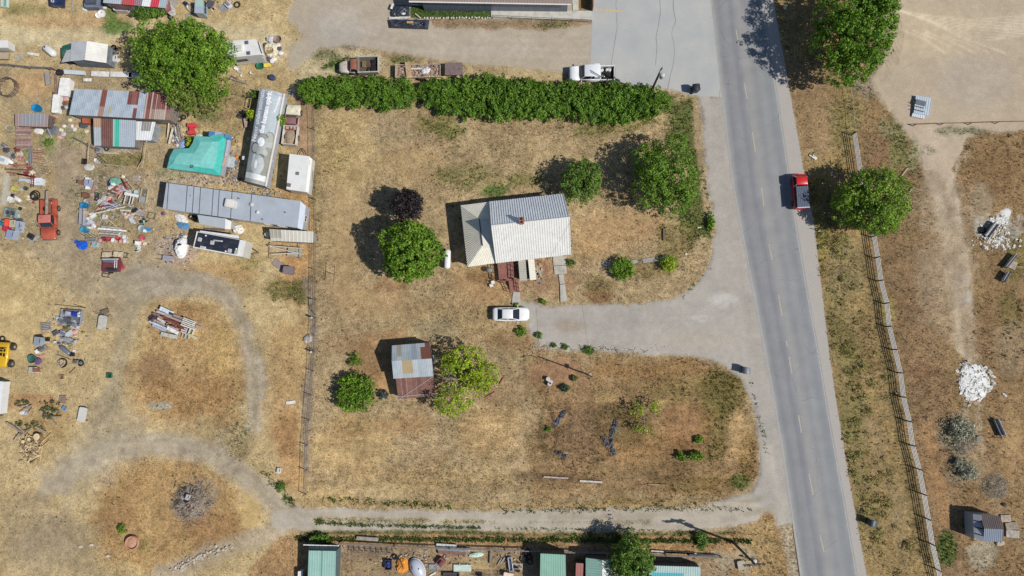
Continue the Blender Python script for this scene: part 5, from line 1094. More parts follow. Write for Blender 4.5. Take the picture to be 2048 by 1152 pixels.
# moving red truck with ribbed grey cover
p=P(1600,383,.9); t=thing('red_truck','red cab-over truck with blue grey ribbed cover driving up the road shoulder','truck',(p.x,p.y,0),ang((1603,416),(1598,350)))
MB((196,28,34)).loft([(-2.3,.86,.42,1.0,.1),(.6,.88,.42,1.02,.1),(1.7,.9,.40,1.1,.14),(2.2,.86,.42,1.05,.16),(2.32,.74,.5,.95,.12)]).build('body','paint',t,smooth=True)
greenhouse(t,.75,1.75,.62,2.12,.84,.72,1.05,1.8,(225,225,228),(212,26,34),doors=1)
mb=MB((84,96,114)); mb.ribbed((-2.25,-.78,1.66),(-2.25,.78,1.66),(.55,.78,1.70),(.55,-.78,1.70),.2,.03,.35); mb.build('bed_cover','roof_metal',t)
MB((40,22,28)).box(-.85,0,1.3,2.75,1.5,.66).build('canopy','paint',t); MB((225,226,228)).box(-2.28,0,1.66,.1,1.6,.1).build('rear_trim','paint',t)
wheels(t,(-1.45,1.45),.9,.34,.22); lamps(t,2.26,.84,.8,(232,232,230),-2.28); mirrors(t,1.7,.9,1.15,(40,40,44))
MB((210,212,214)).box(2.36,0,.52,.1,1.6,.18).build('front_bumper','chrome',t)
# orange red pickup in the junk yard
p_=pickup('orange_pickup',97,439,ang((97,399),(96,479)),'faded orange pickup with a plank and scrap in its bed in the junk yard',(194,96,74),L=5.45,hw=1.05,hood=1.65,cab=.95,zr=1.7,old=True,rc=(214,128,116),inside=(140,96,80),bedw=1.03)
MB((188,88,66)).box(-1.35,.85,1.14,2.6,.34,.06).box(-1.35,-.85,1.14,2.6,.34,.06).build('bed_rail','old_paint',p_)
q=on(p_,-1.75,-.05); o=MB((168,156,142)).box(0,0,0,4.3,.32,.1,ch=0).build('plank','wood'); o.location=(q.x,q.y,1.2); o.rotation_euler=(0,-.02,p_.rotation_euler.z); tag(o,'long grey plank sticking out of the orange pickup bed','plank')
r8=random.Random(8)
for i in range(6):
    q=on(p_,-2.3+.36*i,(-.42 if i % 2 else .42)); c=[(196,192,186),(170,90,76),(60,56,54),(206,180,120),(160,150,140),(214,210,204)][i]
    o=MB(c).blob(0,0,.1,.2,.16,.16,8,5,.3,seed=i).build('scrap_lump','old_paint'); o.location=(q.x,q.y,.66); tag(o,['white','dull red','black','straw yellow','grey brown','pale grey'][i]+' scrap lump in the bed of the orange pickup','scrap')
# cream pickup with rusted cab
c_=pickup('cream_pickup',583,249,ang((578,290),(588,209)),'old pickup with cream hood, rust pink cab and loaded bed right of the printed tarp',(196,160,150),L=5.6,hw=1.0,hood=1.5,cab=.75,hc=(232,226,200),rc=(150,104,104),inside=(160,142,122),zr=1.6,old=True,bedc=(222,214,204),rim=(180,176,170))
for i,(x,y,s_,c) in enumerate(((-.5,.5,.5,(156,78,70)),(-.45,-.05,.36,(150,84,74)),(-.5,-.55,.4,(190,160,156)))):
    q=on(c_,x,y); o=MB(c).box(0,0,.18,s_,s_*1.1,.3).box(0,0,.34,s_*.7,s_*.8,.04,c=(200,170,160)).build('crate','old_paint'); o.location=(q.x,q.y,.62); o.rotation_euler.z=c_.rotation_euler.z; tag(o,['rust red crate at the driver corner of the cream pickup bed','small rust red crate in the middle of the cream pickup bed','dusty pink crate at the right of the cream pickup bed'][i],'crate')
q=on(c_,-1.7,.05); o=MB((168,150,128)).blob(0,0,0,1.0,.72,.36,14,7,.1,flat=True,seed=3).build('dirt_load','stone'); o.location=(q.x,q.y,.6); o.rotation_euler.z=c_.rotation_euler.z; tag(o,'heap of grey brown dirt filling the bed of the cream pickup','dirt')
# old dump-bed truck at the hedge
p=P(716,134,.9); t=thing('rusty_truck','derelict truck with rusty cab roof and open stake bed above the west hedge','truck',(p.x,p.y,0),math.pi+.02)
MB((206,196,184)).loft([(.9,.84,.5,1.25,.12),(2.0,.80,.5,1.2,.14),(2.45,.66,.55,1.1,.16),(2.6,.5,.6,.98,.12)]).build('hood','old_paint',t,smooth=True)
MB((200,192,184)).loft([(-.15,.95,.5,1.25,.08),(1.0,.95,.5,1.25,.08)]).build('cab','old_paint',t,smooth=True)
greenhouse(t,.0,.75,-.1,1.0,.86,.72,1.25,1.9,(190,180,172),(156,100,76),doors=1,mat='old_paint')
for s_ in (-1,1): MB((150,148,140)).box(-1.55,s_*1.12,1.35,2.75,.08,.75,ch=0).box(-1.55,s_*1.08,1.74,2.8,.14,.06,c=(190,188,176),ch=0).build('bed_side','old_paint',t)
MB((150,146,138)).box(-.2,0,1.4,.08,2.2,.85,ch=0).build('bed_front','old_paint',t); MB((196,194,184)).box(-2.93,0,1.3,.1,2.3,.75,ch=0).build('tailgate','old_paint',t)
MB((96,84,74)).box(-1.55,0,.95,2.75,2.16,.08,ch=0).build('bed_floor','wood',t)
wheels(t,(-1.9,1.75),1.0,.42,.26,(120,100,90)); lamps(t,2.3,.8,.85,(190,186,176))
for nm,x,y,lx,ly,lz,c,lb in (('crate',-.95,-.2,.55,.8,.35,(150,134,96),'tan crate with straw nearest the cab in the stake bed truck'),('crate',-1.55,-.1,.5,.6,.3,(120,96,84),'brown slatted crate in the middle of the stake bed truck'),('dark_box',-2.35,.0,.8,1.7,.3,(44,42,46),'black box by the tailgate of the stake bed truck')):
    q=on(t,x,y); o=MB(c).box(0,0,lz/2,lx,ly,lz).box(0,0,lz,lx*.8,ly*.8,.03,c=tuple(int(v*.8) for v in c)).build(nm,'wood'); o.location=(q.x,q.y,1.0); tag(o,lb,'crate')
tyre(loc=on(t,-1.65,.6),R=.36,label='old tyre lying in the stake bed truck',z=1.0)
# flat trailer full of firewood scraps
def flat_trailer(px,py,rz,label,L,W,deck,z=.7,name='flat_trailer',side=None,tongue=1,c2=(120,110,100)):
    p=P(px,py,z); t=thing(name,label,'trailer',(p.x,p.y,0),rz)
    MB(deck).box(0,0,z-.06,L,W,.1,ch=0).build('deck','wood',t)
    if side:
        mb=MB(side)
        for s_ in (-1,1): mb.box(0,s_*W/2,z+.12,L,.06,.36,ch=0); mb.box(s_*L/2,0,z+.12,.06,W-.06,.36,ch=0)
        mb.build('side_board','wood',t)
    mb=MB(c2); mb.tube((L/2-.1,W*.4,z-.15),(L/2+tongue,0,z-.2),.05,n=5); mb.tube((L/2-.1,-W*.4,z-.15),(L/2+tongue,0,z-.2),.05,n=5); mb.build('tongue','rusty_metal',t)
    for s_ in (-1,1): MB((34,34,36)).tube((-.2,s_*(W/2-.02),.3),(-.2,s_*(W/2+.16),.3),.3,n=14).build('wheel','rubber',t)
    return t
t=flat_trailer(836,143,math.pi,'flat trailer piled with wood scraps and rags north of the hedge gap',6.1,1.75,(176,152,130),side=(196,182,166),tongue=.4)
r9=random.Random(9); mb=MB()
for i in range(150): mb.box(r9.uniform(-2.9,2.7),r9.uniform(-.78,.78),.74+r9.uniform(0,.2),r9.uniform(.08,.3),r9.uniform(.05,.16),.06,r9.uniform(0,3),c=[(206,180,154),(150,120,104),(96,76,72),(214,204,196),(180,150,130)][i % 5],ch=0)
o=mb.build('scrap_wood','wood'); o.location=(t.location.x,t.location.y,0); o.rotation_euler.z=math.pi; tag(o,'loose wood scraps spread over the flat trailer',None,None,'stuff')
p=P(817,140,1.0); o=MB((192,164,130)).box(0,0,0,.75,2.35,.06,.12,ch=0).build('plywood_sheet','wood'); o.location=(p.x,p.y,1.02); tag(o,'tan plywood sheet laid across the scrap wood trailer','plywood')
for i,(x,y,a,lb) in enumerate(((852,141,.5,'white cloth bundle right of centre on the scrap wood trailer'),(832,137,0,'long pale plank end on the scrap wood trailer'))):
    p=P(x,y,1.05); o=(MB((222,222,226)).blob(0,0,0,.6,.4,.18,12,6,.35,seed=i) if i == 0 else MB((210,206,200)).box(0,0,0,1.7,.24,.07,ch=0)).build('cloth_bundle' if i == 0 else 'plank','cloth'); o.location=(p.x,p.y,.98); o.rotation_euler.z=a; tag(o,lb,'cloth' if i == 0 else 'plank')
t=flat_trailer(907.5,137.5,0,'small grey deck trailer east of the scrap wood trailer',2.4,1.75,(128,112,110),z=1.0,tongue=.6)
# white motorhome
def boxy(name,label,cat,quad,h,side,roofc,z0=.45,group=None,px=None,rw=.06):
    q4=[P(*a,h) for a in quad]; c=sum((Vector(a) for a in q4),Vector())/4; t=thing(name,label,cat,(c.x,c.y,0),0,group)
    MB(side).prism([(a.x,a.y) for a in q4],z0,h-.06).build('body','paint',t,world=True); MB(roofc).slab([a+(a-c).normalized()*.04 for a in q4],.07).build('roof','paint',t,world=True); return t,q4,c
def vent(t,q4,u,v,w_=.45,l=.45,c=(200,200,196),h=.12,rz=0,nm='roof_vent',par=None):
    p=q4[0].lerp(q4[1],u).lerp(q4[3].lerp(q4[2],u),v); z=p.z; mb=MB(c); mb.box(p.x,p.y,z+h/2,l,w_,h,rz); mb.box(p.x,p.y,z+h+.01,l*.75,w_*.75,.03,rz,c=tuple(max(0,k-30) for k in c)); return mb.build(nm,'plastic',t,world=True)
t,q4,c0=boxy('motorhome','white motorhome with rooftop air unit east of the largest tree','motorhome',[(459,115),(519.5,109),(511,78.5),(441.5,83.3)],3.0,(216,218,216),(234,234,230))
rz=ang((459,115),(519.5,109)); vent(t,q4,.72,.82,.5,.5,(120,126,150),.1,rz); vent(t,q4,.66,.15,.5,.5,(120,126,150),.1,rz); vent(t,q4,.45,.5,.9,1.0,(238,236,230),.35,rz,'air_conditioner')
a,b_=q4[0],q4[1]; mb=MB((96,106,110)); mb.add([(a.x+.3,a.y-.04,1.5),(a.x+2.0,a.y+.16,1.5),(a.x+2.0,a.y+.16,2.1),(a.x+.3,a.y-.04,2.1)],[(0,1,2,3)]); mb.v=[(x,y+(-.03),z) for x,y,z in mb.v]; mb.v += [(x,y+.05,z) for x,y,z in mb.v]; mb.f += [(7,6,5,4),(0,4,5,1),(2,6,7,3)]; mb.t += [mb.t[0]]*3; mb.build('side_window','glass',t,world=True)
MB((225,226,224)).add([q4[1],q4[2],P(519,84,2.2),P(528.5,112,2.2)],[(0,1,2,3)]).add([P(519,84,2.2),P(528.5,112,2.2),P(527,113,.6),P(517,86,.6)],[(1,0,3,2)]).build('cab_end','paint',t,world=True)
mb=MB((70,70,84)); a,b_=P(515.5,83,2.58),P(523,107,2.58); mb.tube(a,b_,.11,n=4); mb.build('end_window','glass',t,world=True)
for x in (465,505):
    q=P(x,118 if x<480 else 114,.36); MB((36,36,38)).tube((q.x,q.y+.3,.36),(q.x-.02,q.y+.05,.36),.36,n=14).build('wheel','rubber',t,world=True)
# white camper east of the printed tarp
t,q4,c0=boxy('white_camper','white travel camper right of the foot of the printed tarp','camper',[(573,378),(611,383.5),(618.5,313),(579.3,308.3)],2.9,(214,214,208),(238,238,234))
rz=ang((573,378),(611,383.5)); vent(t,q4,.5,.48,.45,.45,(150,150,150),.1,rz); vent(t,q4,.12,.12,.5,.5,(140,142,142),.1,rz)
MB((240,240,236)).slab([P(611,383.5,2.9),P(618.5,313,2.9),P(624,318,2.45),P(617,386,2.45)],.1).build('awning_rail','paint',t,world=True)
MB((60,62,66)).tube(P(613.5,360,2.72),P(617,336,2.72),.09,n=4).build('side_window','glass',t,world=True); MB((60,62,66)).tube(P(618.5,330,2.72),P(619.7,320,2.72),.06,n=4).build('side_window','glass',t,world=True)
q=P(605,306,.5); MB((50,50,54)).tube((q.x-.5,q.y-.2,.5),(q.x,q.y+.7,.45),.05).tube((q.x+.5,q.y-.2,.5),(q.x,q.y+.7,.45),.05).build('tongue','rusty_metal',t,world=True)
for s_,xx in ((-1,580),(1,613)): q=P(xx,350,.33); MB((34,34,36)).tube((q.x,q.y,.33),(q.x-s_*.2,q.y,.33),.33,n=14).build('wheel','rubber',t,world=True)
# travel trailer with black roof
t,q4,c0=boxy('travel_trailer','travel trailer with black roof and white vents south of the mobile home','camper',[(386.5,495),(484,513.5),(490.8,481.5),(394,462.8)],2.9,(206,206,200),(236,236,232))
rz=ang((386.5,495),(484,513.5)); MB((40,46,62)).slab([P(388.5,493.5,2.94),P(473,509,2.94),P(479.5,480,2.94),P(396,464.5,2.94)],.03).build('roof_coating','matte',t,world=True)
for u,v in ((.1,.55),(.36,.5),(.74,.22),(.88,.2)): vent(t,q4,u,v,.5,.5,(214,216,210),.12,rz)
vent(t,q4,.2,.1,.35,.75,(226,226,222),.14,rz,'roof_vent'); vent(t,q4,.47,.68,.16,1.2,(220,220,222),.16,rz+.08,'antenna')
for u,v in ((.66,.14),(.86,.4),(.2,.85)): p=q4[0].lerp(q4[1],u).lerp(q4[3].lerp(q4[2],u),v); MB((240,240,238)).lathe(p.x,p.y,2.93,[(.12,0),(.1,.12),(.03,.16)],10).build('vent_cap','plastic',t,world=True)
MB((226,228,230)).slab([P(400,461,2.6),P(477,471,2.6),P(478,477.5,2.55),P(400,463.5,2.6)],.05).build('awning','cloth',t,world=True)
for uu in (.45,.55): p=q4[0].lerp(q4[1],uu); MB((34,34,36)).tube((p.x,p.y,.33),(p.x+.03,p.y+.22,.33),.33,n=14).build('wheel','rubber',t,world=True)
q=q4[1].lerp(q4[2],.5); MB((60,60,62)).tube((q.x,q.y-.5,.5),(q.x+1.0,q.y-.2,.45),.05).tube((q.x,q.y+.5,.5),(q.x+1.0,q.y-.2,.45),.05).build('tongue','rusty_metal',t,world=True)
# yellow off-roader at the west edge
p=P(6,710,.9); t=thing('yellow_offroader','yellow off-road buggy with big tyres cut by the left edge','buggy',(p.x,p.y,0),ang((12,690),(6,735)))
MB((222,178,40)).loft([(-1.7,.62,.6,1.0,.12),(-1.2,.75,.55,1.1,.14),(.2,.72,.55,1.05,.14),(1.2,.66,.55,1.0,.2),(1.65,.5,.6,.9,.2)]).build('body','paint',t,smooth=True)
for x,y,l in ((-.75,0,.6),(-.05,0,.45)): MB((48,30,24)).box(x,y,1.09,l,.8,.05).build('seat_well','matte',t)
mb=MB((214,170,40)); [mb.path([(-1.1,s_*.6,1.05),(-.8,s_*.55,1.7),(.1,s_*.55,1.7),(.5,s_*.55,1.05)],.04,5) for s_ in (-1,1)]; mb.tube((-.8,-.55,1.7),(-.8,.55,1.7),.04).tube((.1,-.55,1.7),(.1,.55,1.7),.04); mb.build('roll_cage','paint',t)
for x in (-1.15,1.15):
    for s_ in (-1,1):
        wq=MB((62,62,60)).tube((x,s_*.75,.46),(x,s_*1.12,.46),.46,n=16).build('wheel','rubber',t); o=MB((210,210,210)).tube((x,s_*1.08,.46),(x,s_*1.135,.46),.2,n=12).build('rim','chrome',t); o.parent=wq
p=P(3,680,.5); tyre(loc=P(3,678,.3),R=.42,label='black tyre leaning just above the yellow buggy at the left edge',h=.12)
# white utility trailer at the west edge
t,q4,c0=boxy('utility_trailer','white box trailer cut by the left edge below the yellow buggy','trailer',[(-14,826),(0,828),(6.5,764),(-10,762)],1.6,(226,228,228),(236,238,238),.4)
MB((80,56,60)).box(P(9,800,.5).x,P(9,800,.5).y,.5,.45,.6,.3).build('step','matte',t,world=True)
for y in (814,826): q=P(2,y,.5); wq=MB((30,30,34)).tube((q.x-.2,q.y,.35),(q.x+.05,q.y,.35),.35,n=14).build('wheel','rubber',t,world=True); o=MB((232,232,232)).tube((q.x+.03,q.y,.35),(q.x+.07,q.y,.35),.24,n=12).build('rim','chrome',t,world=True); o.parent=wq
# two trucks' ends at the top left corner
t,q4,c0=boxy('white_van','white van roof cut by the left edge high on the dry grass','van',[(-20,95),(14,95),(15,81),(-20,80)],1.8,(214,214,210),(236,236,232),.4); MB((190,176,160)).slab([P(14,95,1.6),P(15,81,1.6),P(20,84,1.1),(P(19.5,94,1.1))],.1).build('hood','old_paint',t,world=True)
for xx in (-8,12): q=P(xx,95,.3); MB((34,34,36)).tube((q.x,q.y+.05,.33),(q.x,q.y+.28,.33),.33,n=12).build('wheel','rubber',t,world=True)
t,q4,c0=boxy('flatbed','dusty beige flatbed cut by the left edge under the white van','trailer',[(-20,117),(16,118),(16,106),(-20,105)],.8,(150,132,112),(188,170,148),.5)
for xx in (-2,8): q=P(xx,117,.3); MB((34,34,36)).tube((q.x,q.y+.05,.3),(q.x,q.y+.25,.3),.3,n=12).build('wheel','rubber',t,world=True)
# light vehicles along the top edge
t,q4,c0=boxy('camper_top','pale green and lilac camper shell near the top edge west of the gravel yard','camper',[(389,25),(406,26.5),(406,1),(390,0)],1.7,(150,172,180),(176,186,206),.2)
MB((172,204,192)).slab([P(390,13,1.74),P(406,14,1.74),P(406,1,1.74),P(390,0,1.74)],.03).build('roof_panel','plastic',t,world=True)
for y in (8,21): q=P(408.5,y,1.2); MB((225,230,230)).box(q.x,q.y,1.1,.3,.8,.35).build('side_window','glass',t,world=True)
t,q4,c0=boxy('blue_boat','dark blue covered boat at the top edge left of the striped roof','boat',[(99,9),(121,10),(124,-30),(97,-30)],1.2,(26,40,76),(30,48,92),.3)
mb=MB((206,204,206)); mb.ring(P(105,2,1.25).x,P(105,2,1.25).y,1.25,.18,.05); mb.build('hatch_ring','plastic',t,world=True)
o=MB((218,216,210)).prism([P2(100,10,.3),P2(121,11,.3),P2(118,17,.3),P2(113,14,.3)],0,.3).build('step_board','wood'); tag(o,'white step board at the foot of the dark blue boat','board')

# ================================================================ THE PRINTED TARP OVER A LONG TRAILER
t=bthing('printed_tarp','long grey printed tarp reading Never underestimate the human spirit over a trailer','tarp',528,275)
TL,TR,BR,BL=P(519.8,175.5,2.6),P(566,187,2.3),P(529,372,2.3),P(489,362,2.5)
NU,NV=14,46
def tarp(u,v):
    """u across (0 west .. 1 east), v from north (0) to south (1)"""
    a=TL.lerp(TR,u); b_=BL.lerp(BR,u); p=a.lerp(b_,v); z=p.z+.5*math.sin(math.pi*min(1,u*1.05)) ** .8+.035*math.sin(v*26+u*3)+.05*math.sin(u*9+v*4)*(v>.5)
    if v<.03: z -= .12
    # keep the survey outline while lifting the middle
    k=(z-p.z)/(CAM.z-z); return Vector((p.x+(CAM.x-p.x)*k*.6,p.y+(CAM.y-p.y)*k*.6,z))
G1c,G2c,DKc,WHc=(176,184,194),(196,206,212),(92,96,100),(226,230,232)
def el(u,v,cu,cv,ru,rv): return ((u-cu)/ru) ** 2+((v-cv)/rv) ** 2
def tcol(u,v):
    c=(160,170,182) if u<.38 else (182,192,198)
    if .30<u<.40: c=(138,150,166)
    if v<.04: c=(176,184,192)
    if v>.50:
        c=(150,156,158) if u<.45 else (176,180,178)
        if .60<v and u>.72: c=(150,150,142)
    e=el(u,v,.82,.49,.17,.055)
    if e<1: c=(170,174,164)
    if .78<e<1.1 and v<.49: c=(118,120,116)
    e=el(u,v,.52,.50,.22,.03)
    if e<1: c=(150,152,150)
    if v<.50 and .8<e<1.25: c=(90,94,98)
    if el(u,v,.48,.56,.16,.05)<1: c=(236,240,242)
    e=el(u,v,.26,.635,.20,.062)
    if e<1: c=(166,170,170)
    if .55<e<1 and u<.36: c=(84,90,92)
    if el(u,v,.62,.665,.24,.05)<1: c=(178,182,178)
    if el(u,v,.60,.705,.17,.022)<1: c=(116,120,120)
    if el(u,v,.5,.80,.3,.10)<1: c=(184,190,190)
    if el(u,v,.42,.80,.06,.045)<1: c=(232,238,238)
    if el(u,v,.28,.74,.05,.05)<1: c=(206,212,216)
    if v>.90: c=(222,228,226) if v<.96 else (168,168,158)
    return c
# printed artwork at fine resolution
NU,NV=40,150
vs=[tuple(tarp(i/NU,j/NV)) for j in range(NV+1) for i in range(NU+1)]
fs=[(j*(NU+1)+i,(j+1)*(NU+1)+i,(j+1)*(NU+1)+i+1,j*(NU+1)+i+1) for j in range(NV) for i in range(NU)]
cs=[tcol((i+.5)/NU,(j+.5)/NV) for j in range(NV) for i in range(NU)]
mb=MB(); mb.add(vs,fs,cs); o=mb.build('cover','cloth',t,smooth=True,world=True)
sk=MB((170,176,184)); W_=[tarp(0,j/30) for j in range(31)]; E_=[tarp(1,j/30) for j in range(31)]; Nn=[tarp(i/10,0) for i in range(11)]; Sn=[tarp(i/10,1) for i in range(11)]
for seg in (W_,E_,Nn,Sn):
    for a,b_ in zip(seg[:-1],seg[1:]): sk.add([a,b_,(b_.x,b_.y,.45),(a.x,a.y,.45)],[(0,1,2,3)])
sk.build('skirt','cloth',t,world=True)
mb=MB((232,222,206)); E2=[tarp(1,j/30)+Vector((.12,0,-.12)) for j in range(31)]; mb.path(E2,.14,6); mb.build('side_rail','paint',t,world=True)
for (x,y) in ((492,319),(548,323)): q=P(x,y,.5); MB((222,222,222)).box(q.x,q.y,1.2,.35,.5,.3).build('mirror','paint',t,world=True)
for v in (.1,.18,.8,.88):
    for s_,u in ((1,.04),(-1,.96)): q=tarp(u,v); MB((32,32,34)).tube((q.x,q.y,.45),(q.x+s_*.3,q.y,.45),.45,n=14).build('wheel','rubber',t,world=True)
def print_text(txt,u0,v0,u1,v1,size,parent,nm='lettering',italic=0.0,bold=0.0,c=(244,246,248)):
    """lettering running from (u0,v0) to (u1,v1) on the tarp"""
    cu=bpy.data.curves.new(nm,'FONT'); cu.body=txt; cu.size=1; cu.shear=italic; cu.offset=bold; cu.resolution_u=3
    ob=bpy.data.objects.new(nm,cu); SC.collection.objects.link(ob); bpy.context.view_layer.update()
    me0=bpy.data.meshes.new_from_object(ob); bpy.data.objects.remove(ob)
    b3=_bm.new(); b3.from_mesh(me0); _bm.ops.triangulate(b3,faces=b3.faces); _bm.ops.subdivide_edges(b3,edges=[e for e in b3.edges if e.calc_length()>.15],cuts=2); _bm.ops.triangulate(b3,faces=b3.faces)
    X=[v.co.x for v in b3.verts]; x0,x1=min(X),max(X); vs_=[]
    for v in b3.verts:
        s_=(v.co.x-x0)/(x1-x0); u=u0+(u1-u0)*s_; vv=v0+(v1-v0)*s_
        # up of the letters points west (towards u=0)
        u -= v.co.y*size; vs_.append(tarp(max(0,min(1,u)),max(0,min(1,vv)))+Vector((0,0,.03)))
    mb=MB(c); b3.verts.index_update(); mb.add(vs_,[tuple(v.index for v in f.verts) for f in b3.faces]); b3.free(); return mb.build(nm,'plastic',parent,world=True)
print_text('Never underestimate',.22,.57,.24,.012,.29,t,bold=.025)
print_text('the human spirit',.52,.475,.56,.015,.30,t,bold=.045)
print_text('Foundation',.86,.22,.94,.045,.13,t,italic=.3,bold=.008)

# ================================================================ FENCES, POLES, BINS
def post_fence(name,label,cat,pts,rails,post_c,rail_c,h,rr=.045,pr=.07,group=None,wires=0,extra=None,post_m='wood',rail_m='paint',posts=None):
    t=bthing(name,label,cat,*pts[0][:2],group); W3=[P(x,y) for x,y in pts]
    for k in range(rails):
        z=h*(k+1)/rails*.95; mb=MB(rail_c); mb.path([(p.x,p.y,z) for p in W3],rr,6); mb.build('rail',rail_m,t,world=True)
    for p in (W3 if posts is None else [P(*a) for a in posts]): MB(post_c).tube((p.x,p.y,-.1),(p.x,p.y,h+.06),pr,pr*.9,7).build('post',post_m,t,world=True)
    if wires:
        mb=MB((120,120,118))
        for k in range(wires): z=h*(k+.5)/wires; mb.path([(p.x,p.y,z) for p in W3],.012,3)
        mb.build('wire','chrome',t,world=True)
    return t
RF=[(1703,270),(1716,353),(1727,400),(1737,440),(1742,474),(1749,516),(1755.5,562),(1767,607),(1772,653),(1783,699),(1794,745),(1800,793),(1811,841),(1818,889),(1831,936),(1840.5,986),(1849,1035),(1857,1085),(1869,1136),(1882,1190)]
post_fence('rail_fence','long pale four-rail fence on dark posts east of the road','fence',RF,4,(62,52,44),(222,220,214),1.35,.05,.085)
post_fence('pipe_rail','rusty brown pipe barrier with low braces along the sandy lot','barrier',[(1826,252),(1880,250),(1936,249),(1990,247),(2100,245)],1,(110,72,62),(122,80,68),.8,.06,.06,rail_m='rusty_metal',post_m='rusty_metal')
post_fence('wire_strand','thin white wire strand fence under the roadside tree at the upper right','fence',[(1695,170),(1700,205),(1706,268)],1,(140,130,116),(200,190,172),.9,.025,.05)
FW=[(627,200),(630,260),(630,330),(632,400),(633,470),(632,540),(631,600),(632,636),(629,700),(627,742),(623,790),(619,840),(615,890),(614,940),(612,988)]
post_fence('wire_fence','weathered wire fence with thin posts between the junk yard and the home lot','fence',FW,1,(112,98,84),(124,116,106),1.2,.02,.06,wires=4)
post_fence('plank_fence','old grey plank fence along the south side of the lane verge','fence',[(680,1084),(790,1090),(900,1094),(1010,1097),(1120,1101),(1240,1104),(1330,1108),(1440,1112)],2,(110,98,88),(150,142,132),.9,.06,.06,rail_m='wood')
post_fence('board_fence','broken dark board fence along the top of the junk yard at the left','fence',[(-10,132),(28,134),(60,138),(100,140),(112,141)],2,(80,74,70),(128,122,118),1.0,.07,.07,rail_m='wood')
p=P(612,985); q=P(584,968)
for i,(a,b_,lb) in enumerate((((672,549),(651,536),''),)): pass
for i,(x,y,lb) in enumerate(((629,636,'short white topped post by the pale gate frame in the wire fence'),(628,704,'short post with a rock beside it on the wire fence line'))):
    p=P(x,y); t=thing('gate_post',lb,'post',(p.x,p.y,0)); MB((120,108,92)).tube((0,0,-.1),(0,0,1.25),.14,.13,9).build('shaft','wood',t); MB((212,208,200)).lathe(0,0,1.25,[(.15,0),(.13,.05),(.04,.07)],10).build('cap','stone',t)
t=bthing('pipe_gate','pale bent pipe gate frame leaning on the wire fence','gate',631,615); mb=MB((190,188,184)); a=P(627,598); b_=P(632,630); mb.path([(a.x,a.y,.1),(a.x+.2,a.y-.3,1.0),(b_.x,b_.y+.5,1.0),(b_.x,b_.y,.1)],.04); mb.tube((a.x+.1,a.y-.8,.5),(b_.x-.1,b_.y+.4,.5),.03); mb.build('pipe','chrome',t,world=True)

def utility_pole(px,py,h,label,lean=(0,0),arm=None,trans=None,r=.17,lamp=False):
    p=P(px,py); t=thing('utility_pole',label,'utility pole',(p.x,p.y,0)); top=Vector((lean[0],lean[1],h))
    MB((96,84,72)).tube((0,0,-.3),top,r,r*.68,10).build('pole','wood',t)
    if arm:
        for zz,L in arm:
            c=top*(zz/h); MB((122,110,98)).box(c.x,c.y-.12,zz,L,.12,.14,arm_rz,ch=0).build('crossarm','wood',t)
            for s_ in (-.92,-.45,.45,.92): x,y=c.x+math.cos(arm_rz)*s_*L/2,c.y-.12+math.sin(arm_rz)*s_*L/2; MB((206,200,190)).lathe(x,y,zz+.07,[(.04,0),(.07,.04),(.05,.1),(.08,.14),(.03,.2)],8).build('insulator','plastic',t)
    if trans:
        for zz,dx,dy,rr in trans: c=top*(zz/h); MB((196,200,202)).lathe(c.x+dx,c.y+dy,zz,[(rr*.9,0),(rr,.05),(rr,.85),(rr*.8,.95),(rr*.2,1.0)],14).build('transformer','plastic',t)
    if lamp: MB((150,150,150)).path([(0,0,h*.72),(-.5,.2,h*.78),(-.9,.3,h*.76)],.04).box(-1.0,.33,h*.75,.5,.22,.12).build('lamp_arm','chrome',t)
    return t
arm_rz=R_(5)
utility_pole(1466.6,1084.8,8.9,'tall utility pole with double crossarm at the road end of the lane',arm=[(8.3,2.5),(8.75,2.5)],trans=[(6.4,.42,-.1,.26)],lamp=True)
MBt=None
arm_rz=R_(60)
utility_pole(1301,186,8.3,'utility pole with white transformer rising from the hedge end',arm=[(8.0,.8)],trans=[(5.5,.48,-.05,.30)])
p=P(1175.5,749); t=thing('utility_pole','bare slender pole on the brown plot south of the driveway','utility pole',(p.x,p.y,0)); MB((150,134,118)).tube((0,0,-.2),(.05,-.03,7.4),.11,.07,8).build('pole','wood',t); MB((170,160,150)).box(.1,.1,3.2,.3,.5,.35).build('meter_box','plastic',t)
mb=MB((60,60,62)); a=P(1127,687,0); mb.path([P(1062,606,3.2),P(1096,646,3.6),P(1130,690,4.2),P(1178,745,7.0)],.02,4) if False else None
def wire(label,pts,r=.012,sag=.4):
    mb=MB((52,52,54)); q=[]
    for i in range(len(pts)-1):
        a,b_=Vector(pts[i]),Vector(pts[i+1])
        for k in range(8): s_=k/8; v_=a.lerp(b_,s_); v_.z -= sag*4*s_*(1-s_); q.append(v_)
    q.append(Vector(pts[-1])); mb.path(q,r,4); o=mb.build('power_line','rubber'); return tag(o,label,'wire')
wire('service line from the slender pole to the farmhouse gable',[(P(1175.5,749).x+.05,P(1175.5,749).y,7.35),P(1139,436,6.6)])

